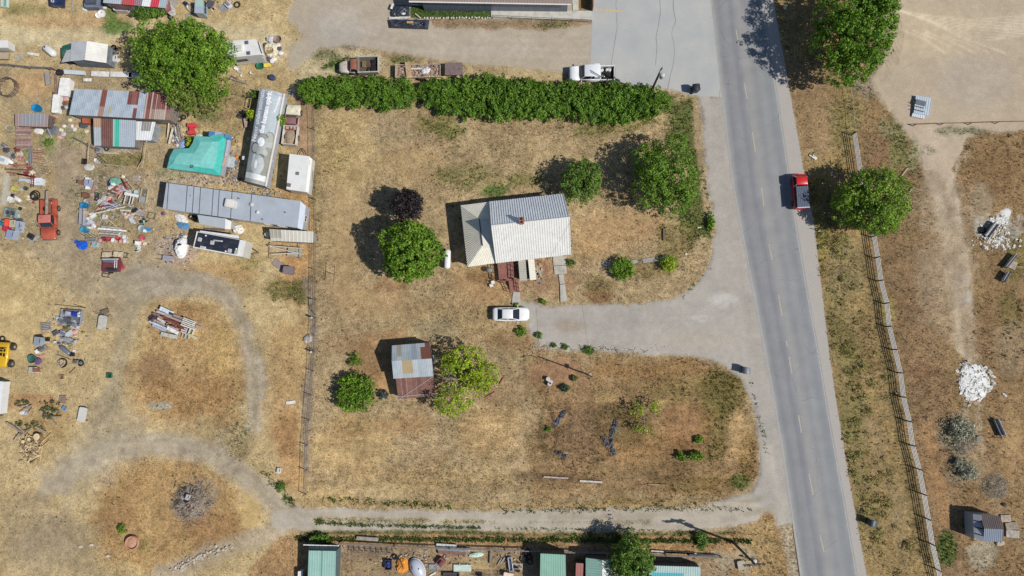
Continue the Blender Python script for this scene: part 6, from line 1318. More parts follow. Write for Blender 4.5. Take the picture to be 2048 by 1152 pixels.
def bin_(px,py,label,c,rz=0,lid=None,s=1.0,lean=0):
    p=P(px,py,.9); t=thing('wheelie_bin',label,'bin',(p.x,p.y,0),rz)
    q=MB(c); w0,w1,h=.26*s,.33*s,1.0*s
    q.add([(-w0,-w0,.05),(w0,-w0,.05),(w0,w0,.05),(-w0,w0,.05),(-w1,-w1,h),(w1,-w1,h),(w1,w1,h),(-w1,w1,h)],[(3,2,1,0),(4,5,6,7),(0,1,5,4),(1,2,6,5),(2,3,7,6),(3,0,4,7)]); q.build('body','plastic',t)
    MB(lid or c).loft([(-w1-.02,w1+.03,h,h+.06,.03),(0,w1+.04,h,h+.14,.05),(w1+.06,w1,h,h+.05,.03)]).build('lid','plastic',t,smooth=True)
    for y in (-1,1): MB((26,26,28)).tube((-w0-.02,y*w0,.13),(-w0-.02,y*(w0+.06),.13),.13,n=10).build('wheel','rubber',t)
    return t
bin_(1391,177,'black wheelie bin on the pale apron beside the road',(44,48,56),.1,s=1.35); bin_(1492,741,'grey domed wheelie bin at the south side of the driveway mouth',(124,130,136),-.1,s=1.25); bin_(1744,1046,'dark blue grey bin in the weeds east of the road',(64,78,92),-.3,s=1.2)
# propane tank
p=P(895,518,.8); t=thing('propane_tank','white horizontal propane tank between the round tree and the farmhouse','tank',(p.x,p.y,0),ang((894,538),(895.5,498)))
MB((240,240,238)).loft([(-1.32,.12,.68,.92,.12),(-1.2,.32,.48,1.12,.31),(-1.0,.42,.38,1.22,.41),(1.0,.42,.38,1.22,.41),(1.2,.32,.48,1.12,.31),(1.32,.12,.68,.92,.12)],n=5).build('vessel','paint',t,smooth=True)
for x in (-.8,.8): MB((150,150,148)).box(x,0,.2,.14,.7,.42).build('foot','concrete',t)
MB((90,92,98)).lathe(.35,0,1.2,[(.13,0),(.13,.14),(.1,.18)],10).build('valve_hood','plastic',t)
# clothes line posts
for (x,y,lb) in ((677,552,'clothesline T-post standing on the dry lawn west of the round tree'),):
    p=P(x,y); t=thing('clothesline_post',lb,'clothesline',(p.x,p.y,0)); MB((140,136,130)).tube((0,0,-.1),(0,0,2.0),.05,n=6).build('post','chrome',t); MB((140,136,130)).tube((-.05,-1.2,2.0),(.05,1.2,2.0),.04,n=6).build('crossbar','chrome',t)
# white garden chair frames and barbecue south of the wing
p=P(983,571,.4); t=thing('garden_chair','tangle of white metal garden chairs southwest of the red deck','chair',(p.x,p.y,0),.4)
for dx,dy in ((0,0),(.35,.3)):
    MB((238,238,234)).box(dx,dy,.42,.42,.4,.04).build('seat','paint',t); mb=MB((238,238,234))
    mb.path([(dx-.2,dy-.2,0),(dx-.2,dy-.2,.85),(dx-.2,dy+.2,.85),(dx-.2,dy+.2,0)],.03,5); mb.build('back_frame','paint',t)
    for a,b_ in ((.2,-.2),(.2,.2)): MB((238,238,234)).tube((dx+a,dy+b_,0),(dx+a,dy+b_,.42),.025,n=5).build('leg','paint',t)
p=P(979,540,.9); t=thing('barbecue','grey kettle barbecue in the shade beside the deck','barbecue',(p.x,p.y,0)); MB((134,140,142)).blob(0,0,.85,.42,.36,.28,12,6).build('kettle','paint',t)
for a in range(3): MB((70,70,72)).tube((.15*math.cos(a*2.1),.15*math.sin(a*2.1),.7),(.35*math.cos(a*2.1),.35*math.sin(a*2.1),0),.025,n=5).build('leg','chrome',t)

# ================================================================ SMALL THINGS OF THE YARDS
NAMES={'black': (44,44,46),'white': (232,230,226),'grey': (160,162,166),'pale grey': (196,198,202),'brown': (132,98,76),'rust red': (150,82,68),'red': (204,60,60),'blue': (34,100,196),'pale blue': (120,186,214),'bright blue': (28,146,200),'green': (42,130,94),'teal': (90,190,170),'yellow': (222,200,90),'tan': (196,170,132),'cream': (226,218,190),'pink': (222,170,160),'dark grey': (86,90,98),'lilac': (176,180,206),'purple': (112,84,130),'orange': (228,152,66),'olive': (150,148,92),'dark red': (140,50,60)}
def col(c): return NAMES[c] if isinstance(c,str) else c
def dk(c,f=.78): return tuple(int(v*f) for v in c)
def put(kind,x,y,label,c='grey',s=1.0,deg=0,L=1.0,W=.6,Hh=.3,group=None,z=0,cat=None,tilt=0):
    """one small yard object; deg is its heading in the survey, counter-clockwise from east"""
    c=col(c); p=P(x,y,Hh*.5+z); rz=R_(deg); loc=(p.x,p.y,z); t=None
    def T(nm,ct): return thing(nm,label,cat or ct,loc,rz,group)
    def O(mb,nm,ct,mat): o=mb.build(nm,mat); o.location=loc; o.rotation_euler=(0,tilt,rz); return tag(o,label,cat or ct,group)
    sd=int(x*7+y*13)
    if kind == 'plank': O(MB(c).box(0,0,.06+.02*s,L,W,.06,ch=0),'plank','plank','wood')
    elif kind == 'beam': O(MB(c).box(0,0,Hh/2,L,W,Hh,ch=.02),'beam','beam','wood')
    elif kind == 'sheet':
        mb=MB(c); mb.ribbed((-L/2,-W/2,Hh*.3),(L/2,-W/2,Hh*.3),(L/2,W/2,Hh),(-L/2,W/2,Hh*.8),.2,.02); O(mb,'metal_sheet','metal sheet','roof_metal')
    elif kind == 'panel':
        t=T('panel','panel'); MB(c).box(0,0,Hh,L,W,.05,ch=0).build('board','matte',t); mb=MB(dk(c,.88))
        for k in (-1,1): mb.box(0,k*W/2,Hh+.03,L,.06,.05,ch=0)
        mb.build('edge_strip','matte',t)
    elif kind == 'crate':
        t=T('crate','crate'); mb=MB(c)
        for k in (-1,1): mb.box(0,k*(W/2-.03),Hh/2,L,.05,Hh,ch=0); mb.box(k*(L/2-.03),0,Hh/2,.05,W-.12,Hh,ch=0)
        mb.build('side','plastic',t); MB(dk(c,.6)).box(0,0,.05,L-.1,W-.1,.06,ch=0).build('floor','plastic',t)
    elif kind == 'box':
        t=T('box','box'); MB(c).box(0,0,Hh/2,L,W,Hh).build('body','matte',t); MB(dk(c,1.06) if max(c)<235 else c).box(0,0,Hh+.02,L*1.04,W*1.04,.05).build('lid','matte',t)
    elif kind == 'appliance':
        t=T('appliance','appliance'); MB(c).box(0,0,Hh/2,L,W,Hh,ch=.05).build('cabinet','paint',t); MB(dk(c,.92)).box(L*.02,0,Hh+.012,L*.86,W*.84,.03,ch=.05).build('door','paint',t); MB((60,62,66)).box(L*.34,W*.1,Hh+.04,.05,W*.5,.04,ch=0).build('handle','chrome',t)
    elif kind == 'barrel':
        t=T('barrel','barrel'); r=W/2; MB(c).lathe(0,0,0,[(r*.95,0),(r,.05),(r,Hh*.3),(r*1.05,Hh*.33),(r,Hh*.36),(r,Hh*.62),(r*1.05,Hh*.65),(r,Hh*.68),(r,Hh),(r*.9,Hh+.01)],16).build('drum','plastic',t); MB(dk(c,.7)).lathe(0,0,Hh-.01,[(r*.85,0),(r*.85,.015)],14).build('lid','plastic',t)
    elif kind == 'bucket':
        t=T('bucket','bucket'); r=W/2; MB(c).lathe(0,0,0,[(r*.8,0),(r,Hh),(r*1.06,Hh),(r*.96,Hh-.02),(r*.74,.04)],14).build('pail','plastic',t); MB((180,180,180)).path([(r*math.cos(a),0.02,Hh+r*.5*math.sin(a)) for a in (0,.8,1.57,2.3,3.14)],.012,4).build('handle','chrome',t)
    elif kind == 'tub':
        t=T('tub','tub'); MB(c).lathe(0,0,0,[(.44,0),(.5,Hh),(.52,Hh),(.46,Hh-.03),(.40,.06)],20,sx=L,sy=W).build('shell','plastic',t); MB(dk(c,.75)).lathe(0,0,.05,[(.42,0),(.42,.02)],20,sx=L,sy=W).build('bottom','plastic',t)
    elif kind == 'pipe': O(MB(c).tube((-L/2,0,W/2+.02),(L/2,0,W/2+.02+Hh*.2),W/2,n=8),'pipe','pipe','rusty_metal' if c[0]<200 else 'plastic')
    elif kind == 'roll':
        t=T('wire_roll','wire roll'); mb=MB(c); n_=9
        for k in range(n_): mb.ring(-L/2+L*k/(n_-1),0,W/2,W/2,.025,14,5,tilt=(0,math.pi/2,0))
        mb.build('hoop','chrome',t)
        for a in range(6): mb=MB(c); mb.tube((-L/2,W/2*math.cos(a),W/2+W/2*math.sin(a)),(L/2,W/2*math.cos(a),W/2+W/2*math.sin(a)),.015,n=4); mb.build('strand','chrome',t)
    elif kind == 'tyre': t=tyre(x,y,W/2,label,rim=None,group=group,z=z)
    elif kind == 'wheel': t=tyre(x,y,W/2,label,rim=(205,204,200),group=group,z=z)
    elif kind == 'frame':
        t=T('stand','stand'); mb=MB(c)
        for k in (-1,1): mb.tube((-L/2,k*W/2,Hh),(L/2,k*W/2,Hh),.035,n=5); mb.tube((k*L/2,-W/2,Hh),(k*L/2,W/2,Hh),.035,n=5)
        mb.build('rim','rusty_metal',t)
        for a in (-1,1):
            for b_ in (-1,1): MB(c).tube((a*L/2,b_*W/2,0),(a*L/2,b_*W/2,Hh),.03,n=5).build('leg','rusty_metal',t)
    elif kind == 'rack':
        t=T('slatted_rack','rack'); mb=MB(c); n_=max(3,int(W/.22))
        for k in range(n_): mb.box(0,-W/2+W*(k+.5)/n_,Hh,L,W/n_*.55,.04,ch=0)
        mb.build('slat','wood',t)
        for a in (-1,1): MB(dk(c)).box(a*L*.42,0,Hh-.05,.08,W,.06,ch=0).build('runner','wood',t)
    elif kind == 'pallet':
        t=T('pallet','pallet'); mb=MB(c); n_=7
        for k in range(n_): mb.box(0,-W/2+W*(k+.5)/n_,.13,L,W/n_*.7,.025,ch=0)
        mb.build('top_board','wood',t)
        for a in (-1,0,1): MB(dk(c)).box(a*L*.44,0,.06,.1,W,.1,ch=0).build('runner','wood',t)
    elif kind == 'ladder':
        t=T('ladder','ladder'); 
        for k in (-1,1): MB(c).box(0,k*W/2,Hh,L,.07,.06,ch=0).build('stile','rusty_metal',t)
        for k in range(int(L/.35)): MB(c).tube((-L/2+.2+.35*k,-W/2,Hh),(-L/2+.2+.35*k,W/2,Hh),.025,n=5).build('rung','rusty_metal',t)
    elif kind == 'tarp': O(MB(c).blob(0,0,0,L/2,W/2,Hh,16,7,.16,flat=True,seed=sd),'tarp','tarp','cloth')
    elif kind == 'lump': O(MB(c).blob(0,0,0,L/2,W/2,Hh,10,6,.28,flat=True,seed=sd),'scrap_lump','scrap','old_paint')
    elif kind == 'bag': O(MB(c).blob(0,0,Hh*.4,L/2,W/2,Hh*.5,12,7,.15,seed=sd),'bag','bag','cloth')
    elif kind == 'rock': O(MB(c).blob(0,0,Hh*.2,L/2,W/2,Hh,9,5,.22,seed=sd),'rock','rock','stone')
    elif kind == 'stump': t=T('log_round','log'); MB((140,118,92)).tube((0,0,0),(0,0,Hh),W/2,n=12).build('bark','wood',t); MB((232,210,164)).lathe(0,0,Hh,[(W*.46,0),(W*.44,.02)],12).build('cut_face','matte',t)
    elif kind == 'log': O(MB(c).tube((-L/2,0,W/2),(L/2,0,W/2+Hh*.3),W/2,W*.42,9),'log','log','wood')
    elif kind == 'cart':
        t=T('cart','cart'); MB(c).box(0,0,Hh,L,W,.08).build('tray','matte',t); mb=MB(dk(c,.6))
        for k in (-1,1): mb.tube((L/2,k*W*.4,Hh),(L/2+.6,k*W*.4,Hh+.3),.03,n=5)
        mb.build('handle','rusty_metal',t)
        for k in (-1,1): MB((36,36,38)).tube((-L*.3,k*W*.5,.18),(-L*.3,k*(W*.5+.1),.18),.18,n=10).build('wheel','rubber',t)
    elif kind == 'machine':
        t=T('engine','machine'); MB(c).box(0,0,Hh*.4,L,W,Hh*.8).build('block','old_paint',t); MB(dk(c,.7)).tube((-L*.3,0,Hh*.9),(L*.3,0,Hh*.9),W*.28,n=10).build('cylinder','rusty_metal',t)
        for k in (-1,1): MB((60,60,60)).ring(k*L*.3,W*.45,Hh*.5,.14,.04,12,6,tilt=(math.pi/2,0,0)).build('pulley','rubber',t)
    elif kind == 'mower':
        t=T('mower','mower'); MB(c).blob(0,0,.25,L*.4,W*.45,.22,12,6).build('deck','paint',t); MB((50,50,52)).box(-.05,0,.5,.3,.3,.25).build('engine','matte',t); MB((60,60,62)).path([(L*.3,-.2,.3),(L*.8,-.2,.9),(L*.8,.2,.9),(L*.3,.2,.3)],.025,5).build('handle','chrome',t)
        for a in (-1,1):
            for b_ in (-1,1): MB((30,30,32)).tube((a*L*.32,b_*W*.4,.14),(a*L*.32,b_*(W*.4+.1),.14),.14,n=10).build('wheel','rubber',t)
    elif kind == 'chair':
        t=T('chair','chair'); MB(c).box(0,0,.42,.5,.5,.06).build('seat','plastic',t); MB(c).box(-.26,0,.7,.06,.5,.5,ry=-.2).build('backrest','plastic',t)
        for a in (-1,1):
            for b_ in (-1,1): MB(dk(c)).tube((a*.2,b_*.2,0),(a*.2,b_*.2,.42),.025,n=5).build('leg','plastic',t)
    elif kind == 'tank':
        t=T('tank','tank'); r=W/2; MB(c).loft([(-L/2,r*.3,r*.7,r*1.3,r*.3),(-L*.42,r*.8,r*.2,r*1.8,r*.78),(-L*.34,r,0.02,r*2,r*.97),(L*.34,r,0.02,r*2,r*.97),(L*.42,r*.8,r*.2,r*1.8,r*.78),(L/2,r*.3,r*.7,r*1.3,r*.3)],n=5).build('vessel','paint',t,smooth=True); MB((90,92,110)).lathe(-L*.3,0,r*2-.03,[(.16,0),(.14,.08),(.03,.1)],10).build('hatch','plastic',t)
    elif kind == 'trough':
        t=T('trough','trough'); mb=MB(c)
        for k in (-1,1): mb.box(0,k*W/2,Hh/2,L,.04,Hh,ch=0); mb.box(k*L/2,0,Hh/2,.04,W-.04,Hh,ch=0)
        mb.build('side','roof_metal',t); MB(dk(c,.7)).box(0,0,.05,L-.05,W-.05,.04,ch=0).build('bottom','roof_metal',t)
    elif kind == 'table':
        t=T('table','table'); MB(c).box(0,0,Hh,L,W,.06).build('tabletop','wood',t)
        for a in (-1,1):
            for b_ in (-1,1): MB(dk(c)).tube((a*L*.42,b_*W*.4,0),(a*L*.42,b_*W*.4,Hh),.035,n=5).build('leg','wood',t)
    elif kind == 'dish':
        t=T('dish','dish'); MB(c).lathe(0,0,.12,[(.04,0),(W*.3,.04),(W*.5,.14),(W*.47,.14),(W*.28,.07)],16,tilt=(.3,.2,0)).build('reflector','paint',t); MB((90,90,96)).tube((0,0,0),(.1,.1,.45),.03,n=5).build('arm','chrome',t)
    return t

# ---------------------------------------------------------------- top left lot
I=put
I('trough',10,7,'pale mint trough standing upright at the top left corner',(196,222,210),L=.8,W=1.1,Hh=.5)
I('tank',104,104,'white round-ended tank leaning left of the white gabled shed','white',L=2.1,W=1.0,deg=-38)
I('pallet',38,114,'pale wooden pallet frame left of the white tank',(196,188,168),L=1.3,W=1.1,deg=8)
I('plank',66,108,'white painted plank in the weeds left of the tank','white',L=1.7,W=.35,deg=-8)
I('plank',92,92,'long cream stick above the white tank','cream',L=2.6,W=.12,deg=-4)
I('appliance',229,118,'white square cooler at the east wall of the white gabled shed','white',L=1.05,W=.9,Hh=.7,deg=-6)
I('tyre',227,95,'black tyre at the northeast corner of the white gabled shed',W=.85)
I('dish',197,31,'smaller white satellite dish on the brown patch','white',W=.8); I('dish',204,27,'larger white satellite dish beside the smaller one','white',W=1.0)
I('machine',187,6,'grey blue machine block at the top edge left of the striped roof',(116,128,146),L=2.2,W=1.6,Hh=1.2); I('plank',194,14.5,'white beam at the foot of the grey blue machine','white',L=2.8,W=.3,deg=-3)
I('sheet',171,15,'pale curved sheet left of the grey blue machine',(206,216,216),L=.7,W=1.0,deg=-30,Hh=.3)
I('plank',144,10,'upright grey rail at the top edge between the boat and the machine',(176,170,156),L=1.7,W=.15,deg=-82)
for i,(x,y) in enumerate(((339,17),(342,26),(341,33))): I('wheel',x,y,['topmost bright wheel rim by the red roof strip','middle wheel with pale rim by the red roof strip','lowest dusty wheel by the red roof strip'][i],W=.8)
I('bag',372,7,'dark blue bag in the scrap corner at the top edge',(40,50,96),L=1.2,W=.5,Hh=.4,deg=-30)
I('tub',380,17,'cream oval basin below the dark blue bag','cream',L=1.1,W=.6,Hh=.3,deg=-50)
I('panel',379,34,'grey square board lying on the dry grass west of the mint camper shell',(166,158,140),L=.95,W=1.0,Hh=.05,deg=8)
I('cart',423,10,'dark grey covered cart east of the mint camper shell','dark grey',L=1.0,W=.9,Hh=.6,deg=60); I('bag',427,15,'pink bag on the ground beside the dark grey cart','pink',L=.7,W=.35,Hh=.3,deg=-40); I('bag',424,20,'cream bag at the foot of the dark grey cart','cream',L=.4,W=.3,Hh=.25)
I('machine',457,9,'white and black engine part near the top edge',(220,218,224),L=.9,W=.8,Hh=.5,deg=-45); I('tyre',474,9,'black tyre beside the white engine part at the top edge',W=.95)
o=MB((150,152,158)).prism([P2(438,10,.03),P2(452,8,.03),P2(462,19,.03),P2(448,24,.03),P2(436,18,.03)],0,.03).build('rubber_mat','matte'); tag(o,'bluish grey ground mat west of the white engine part','mat')
# pen at the far left
t=bthing('round_bale_feeder','rusty round livestock feeder ring in the far left pen','feeder',21,177); mb=MB((112,92,80)); p=P(21,177)
for z in (.25,.55,.85): mb=MB((112,92,80)); mb.ring(p.x,p.y,z,1.32,.05,28,6); mb.build('hoop','rusty_metal',t,world=True)
for k in range(14): a=k*math.pi/7; MB((104,84,74)).tube((p.x+1.32*math.cos(a),p.y+1.32*math.sin(a),0),(p.x+1.25*math.cos(a+.2),p.y+1.25*math.sin(a+.2),.9),.04,n=5).build('upright','rusty_metal',t,world=True)
I('panel',98,158,'grey weathered panel leaning on the pen fence above the white box row',(160,156,150),L=1.9,W=.7,Hh=.5,deg=-80); I('bag',119,144,'black barrel bag at the northwest of the long barn',(44,46,52),L=1.0,W=.9,Hh=.9)
o=MB((196,206,212)).ribbed(P(128,148,.8),P(172,150,.8),P(170,142,1.0),P(127,139,1.0),.3,.02).build('metal_sheet','roof_metal'); tag(o,'pale blue metal strip along the fence south of the white gabled shed','metal sheet')
for i,(x,y,L,lb) in enumerate(((202,149,2.6,'west white panel in the row north of the long barn'),(243,150,3.0,'middle white panel in the row north of the long barn'),(277,152,2.6,'east bluish panel in the row north of the long barn, in tree shade'))): I('panel',x,y,lb,'white' if i<2 else 'pale grey',L=L,W=.75,Hh=.35,deg=-3)
I('table',177,161,'small white table between the panels and the long barn','white',L=1.2,W=.45,Hh=.5,deg=-3)
I('box',133,176,'white tall box standing left of the long barn','white',L=1.5,W=2.5,Hh=.8,deg=-5); I('box',115,209,'narrow white box below the tall white box left of the barn','white',L=.95,W=2.5,Hh=.7,deg=-2)
I('plank',111,172,'tall brown timber wall post line beside the white boxes',(140,122,112),L=3.4,W=.35,deg=-84); I('plank',106,206,'brown timber rail left of the narrow white box',(118,84,78),L=3.2,W=.25,deg=-86)
for i,(x,y,c) in enumerate(((131,197,'pink'),(129,206,'brown'),(126,215,'dark grey'),(133,214,'pale grey'))): I('lump',x,y,['pinkish','brown','dark grey','pale'][i]+' scrap lump between the narrow white box and the barn',c,L=.7,W=.6,Hh=.4)
I('tub',75,217,'bright blue paddling tub at the edge of the left pen','bright blue',L=1.5,W=1.1,Hh=.35,deg=-25); I('plank',66,223,'grey board under the blue paddling tub',(160,150,140),L=1.3,W=.2,deg=-28)
# pinkish flat shed and plank stacks at the left
t=gable('flat_shed','flat dusty pink and grey metal roof at the left below the blue tub','shed',(62,240),[('roof',[(30,252,1.5),(95,254,1.5),(97,227,1.6),(30,227,1.6)],lambda u,v: (150,152,158) if .15<u<.9 and v>.15 else (164,144,140),5)],[[(32,251,1.4),(94,252,1.4),(96,229,1.5),(32,229,1.5)]],(110,96,90),rib=.5)
r10=random.Random(10)
for i in range(9):
    y=255+i*4.9; I('plank',46+r10.uniform(-1.5,1.5),y,'dusty pink plank in the flat stack below the pink roofed shed',[(168,136,132),(178,150,142),(150,120,116)][i % 3],L=2.15,W=.28,deg=r10.uniform(-3,3),z=.45+r10.uniform(0,.12),group='planks of the pink stack')
I('plank',34,268,'long grey pole across the pink plank stack',(188,172,150),L=3.0,W=.1,deg=-2,z=.7)
I('tarp',77,261,'white tarp beside the pink plank stack','white',L=1.5,W=.9,Hh=.2,deg=-20); I('tarp',105,261,'dark grey crumpled sheet right of the white tarp',(116,120,128),L=1.9,W=1.3,Hh=.25,deg=10)
I('plank',98,264,'pale pole across the dark grey sheet','pale grey',L=1.8,W=.09,deg=-62,z=.3); I('tub',20,256,'pale concrete half slab left of the pink plank stack',(190,186,160),L=1.3,W=.7,Hh=.12,deg=-8)
for i,(x,y,c) in enumerate(((102,239,'white'),(103,247,'white'),(106,252,'pink'),(110,232,'pink'))): I('plank',x,y,['short white plank topmost right of the pink roof','short white plank second right of the pink roof','pinkish plank lowest right of the pink roof','pinkish plank by the fence corner right of the pink roof'][i],c,L=.9,W=.22,deg=-28)
for i,(x,y,L,a) in enumerate(((6,217,1.4,-28),(24,219,1.4,-32),(4,234,1.2,-30),(18,234,1.1,-26),(6,243,1.3,-28))): I('plank',x,y,'thin grey pole lying on the ground at the far left edge',(172,150,120),L=L,W=.1,deg=a,group='poles at the far left edge')
for i,(x,y,c,s_) in enumerate(((128,252,'white',.6),(122,260,'cream',.6),(126,268,'pale grey',.8),(119,274,'pink',.7),(140,240,'cream',.7),(145,252,'white',.7),(152,252,'tan',.8),(148,258,'white',.6),(167,250,'dark grey',1.3),(172,262,'cream',.6))): I('lump' if i % 2 else 'bag',x,y,['white','cream','pale grey','pinkish','big cream','white round','tan','small white','wide dark grey','small cream'][i]+' rubbish heap between the pink roof and the annex, number %s from the left' % ['two','one','three','one low','four','five','seven','six','eight','nine'][i] if False else ['white rubbish bag nearest the dark grey sheet','cream rubbish heap on the edge of the dark grey sheet','pale grey rubbish bag east of the dark grey sheet','pinkish rubbish heap south of the pale grey bag','tall cream sack left of the barn annex','white rubbish heap below the tall cream sack','tan rubbish bag left of the black heap','small white rubbish heap under the tan bag','wide black rubbish bag against the annex wall','small cream heap below the wide black bag'][i],c,L=s_,W=s_*.8,Hh=.35)
I('box',175,243,'rust orange cabinet at the west side of the annex',(176,100,70),L=.9,W=.75,Hh=.8)
# open lath pen south of annex
t=bthing('lath_pen','open garden pen of thin posts and rails south of the annex','pen',250,318)
pen=[(190,292),(187,330),(250,336),(295,341),(303,288)]
for x,y in pen+[(222,333),(275,339)]: q=P(x,y); MB((196,178,150)).tube((q.x,q.y,-.1),(q.x,q.y,1.3),.05,n=6).build('post','wood',t,world=True)
for a,b_ in zip(pen[:-1],pen[1:]): MB((206,186,158)).tube(P(*a)+Vector((0,0,1.25)),P(*b_)+Vector((0,0,1.25)),.045,n=5).build('rail','wood',t,world=True)
MB((206,186,158)).tube(P(276,339)+Vector((0,0,.3)),P(300,317)+Vector((0,0,1.2)),.05,n=5).build('brace','wood',t,world=True)
I('plank',168,286,'long dark grey gate rail angled off the west post of the garden pen',(120,112,100),L=3.4,W=.18,deg=-28,z=.8)
I('ladder',205,322,'black metal ladder lying at the southwest of the garden pen',(90,88,84),L=2.2,W=.4,deg=-40,Hh=.3)
I('tub',195,322,'white basin at the southwest corner of the garden pen','white',L=.9,W=.6,Hh=.3,deg=-30); I('machine',198,300,'grey scrap engine at the northwest of the garden pen','grey',L=.8,W=.9,Hh=.5); I('tyre',213,297,'thin bicycle wheel against the annex south wall',W=.75)
for i,(x,y,L,a) in enumerate(((222,306,2.2,-3),(257,303,1.3,-30),(240,301,.9,20))): I('plank',x,y,['long pale plank in the garden pen','grey plank at the right side of the garden pen','short grey plank under the annex eave in the garden pen'][i],(190,184,172),L=L,W=.2,deg=a)
I('crate',169,323,'dark framed screen left of the garden pen',(70,56,54),L=.6,W=.8,Hh=.3,deg=-5); I('tarp',178,334,'pale plastic sheet below the dark framed screen',(206,204,192),L=1.5,W=1.0,Hh=.12)
# scaffolding and pipes between barn and teal building
for i,(x0,y0,x1,y1,c,w_) in enumerate(((338,288,345,254,'cream',.28),(335,275,337,240,'cream',.16),(349,253,352,272,'white',.2),(348,262,358,285,'white',.14))):
    I('plank',(x0+x1)/2,(y0+y1)/2,['wide cream board leaning between the barn and the teal roof','thin cream upright board at the east end of the barn','short white board beside the wide cream one','thin white board beside the lattice ladders'][i],c,L=math.hypot(x1-x0,y1-y0)/15,W=w_,deg=math.degrees(math.atan2(y0-y1,x1-x0)),z=.5)
I('ladder',357,270,'grey lattice ladder left one of two north of the teal roof',(150,154,164),L=2.6,W=.45,deg=-80,Hh=.8); I('ladder',363,266,'grey lattice ladder right one of two north of the teal roof',(150,148,146),L=2.8,W=.3,deg=-76,Hh=.6)
for i,(x,y,c) in enumerate(((347,280,'white'),(352,285,'grey'),(356,290,'white'),(347,272,'pale grey'))): I('lump',x,y,['white','grey','lower white','upper pale grey'][i]+' scrap lump at the foot of the lattice ladders',c,L=.6,W=.5,Hh=.3)
I('tarp',365,288,'pale blue tarp heap in the notch of the teal roof',(150,170,206),L=1.0,W=1.5,Hh=.5,deg=-20)
I('tyre',359,238,'black tyre leaning beside the east end of the long barn',W=.8); I('wheel',367,234,'wheel with pale rim beside the east end of the long barn',W=.75); I('plank',360,245,'grey timber hand rail at the east end of the long barn',(166,162,156),L=1.8,W=.15,deg=-45)
t=bthing('red_tub_chair','bright red plastic playset piece north of the teal roof','play set',386,260); p=P(386,260)
MB((220,70,80)).box(p.x,p.y+.55,.3,1.15,.55,.5).build('seat','plastic',t,world=True); MB((212,60,72)).box(p.x,p.y,.3,.55,.6,.4).build('stem','plastic',t,world=True); MB((220,70,80)).box(p.x,p.y-.5,.3,1.0,.5,.5).build('base','plastic',t,world=True)
# east side of teal building
I('lump',397,270,'pale mint rubble lump at the north edge of the teal roof',(196,206,186),L=1.0,W=.4,Hh=.3)
I('pipe',461,276,'white pipe at the northeast corner of the teal roof','white',L=.8,W=.14,deg=12,z=1.2); I('frame',467,283,'narrow brown wooden frame east of the teal roof','brown',L=.3,W=1.1,Hh=.3); I('bucket',475,283,'tan bucket near the printed tarp shadow','tan',W=.35,Hh=.3)
I('panel',462,324,'round grey white plastic disc sheet southeast of the teal roof',(190,200,206),L=1.2,W=1.5,Hh=.1,deg=-10); I('bag',474,314,'orange bag beside the printed tarp shadow','orange',L=.6,W=.55,Hh=.3); I('crate',448,343,'brown crate at the southeast corner of the teal roof',(140,96,76),L=1.0,W=1.4,Hh=.3,deg=-8)
I('plank',446,304,'lilac grey board along the east wall of the teal building',(170,178,196),L=2.2,W=.25,deg=-80)
I('cart',493,246,'pink grey cart frame at the west foot of the printed tarp',(186,160,152),L=1.3,W=.5,Hh=.4,deg=-80); I('machine',485,232,'dark grey machine above the pink grey cart frame','dark grey',L=1.2,W=.6,Hh=.5,deg=-5); I('frame',499,208,'pale metal frame with blue cloth in the tarp shadow','tan',L=.5,W=1.4,Hh=.6,deg=-8); I('bag',500,214,'blue cloth in the pale metal frame',(40,90,150),L=.4,W=.5,Hh=.4)
I('lump',497,277,'white rag in the shadow of the printed tarp','white',L=.45,W=.25,Hh=.12)
# around the motorhome
I('tarp',541,77,'white and black tarp bundle at the top of the pile by the motorhome',(214,212,216),L=1.2,W=.9,Hh=.6); I('tub',556,79,'dusty brown round tub in the pile by the motorhome',(176,154,142),L=1.1,W=1.0,Hh=.5)
I('tarp',541,98,'cream canopy cloth in the middle of the pile by the motorhome','cream',L=2.0,W=2.1,Hh=.7); I('tub',539,101,'tan fire bowl on the cream canopy cloth','tan',L=1.2,W=.9,Hh=.25,z=.6)
for i,(x,y,c) in enumerate(((556,90,'white'),(558,97,'dark grey'),(561,106,'white'),(532,89,'dark grey'),(536,118,'dark grey'),(548,118,'white'),(544,122,'white'))): I('bag',x,y,['white bag at the upper right of the pile by the motorhome','dark grey bag at the right of the pile by the motorhome','white bag at the lower right of the pile by the motorhome','dark bag against the cab of the motorhome','dark bag at the lower left of the pile by the motorhome','white bag at the foot of the pile by the motorhome','small white bag lowest in the pile by the motorhome'][i],c,L=.75,W=.6,Hh=.4)
I('tub',521,132,'green round pool tub south of the motorhome','green',L=1.0,W=1.0,Hh=.35); I('box',535,131,'yellow box beside the green pool tub','yellow',L=.9,W=.5,Hh=.25,deg=6); I('box',472,137,'small white box south of the motorhome','white',L=.45,W=.4,Hh=.2,deg=-40); I('tub',479,142,'white basin south of the motorhome','white',L=.9,W=.5,Hh=.2,deg=-50); I('bag',482,151,'white bag below the white basin','white',L=.35,W=.35,Hh=.2); I('bucket',503,146,'white bucket on the brown ground below the motorhome','white',W=.4,Hh=.3)
I('log',478,162,'long grey driftwood log west of the dark blue barrel',(170,156,148),L=2.6,W=.35,deg=-18); I('log',470,157,'short brown log on the end of the driftwood log',(130,104,92),L=1.0,W=.35,deg=-30); I('barrel',545,155,'dark blue barrel near the tip of the printed tarp',(56,72,104),W=.75,Hh=.6)
I('cart',448,79,'small red pink wagon at the northwest corner of the motorhome',(200,70,96),L=.6,W=.4,Hh=.3)
I('plank',455,138,'pale wood piece beside the tree south of the motorhome','cream',L=.5,W=.25,deg=30)
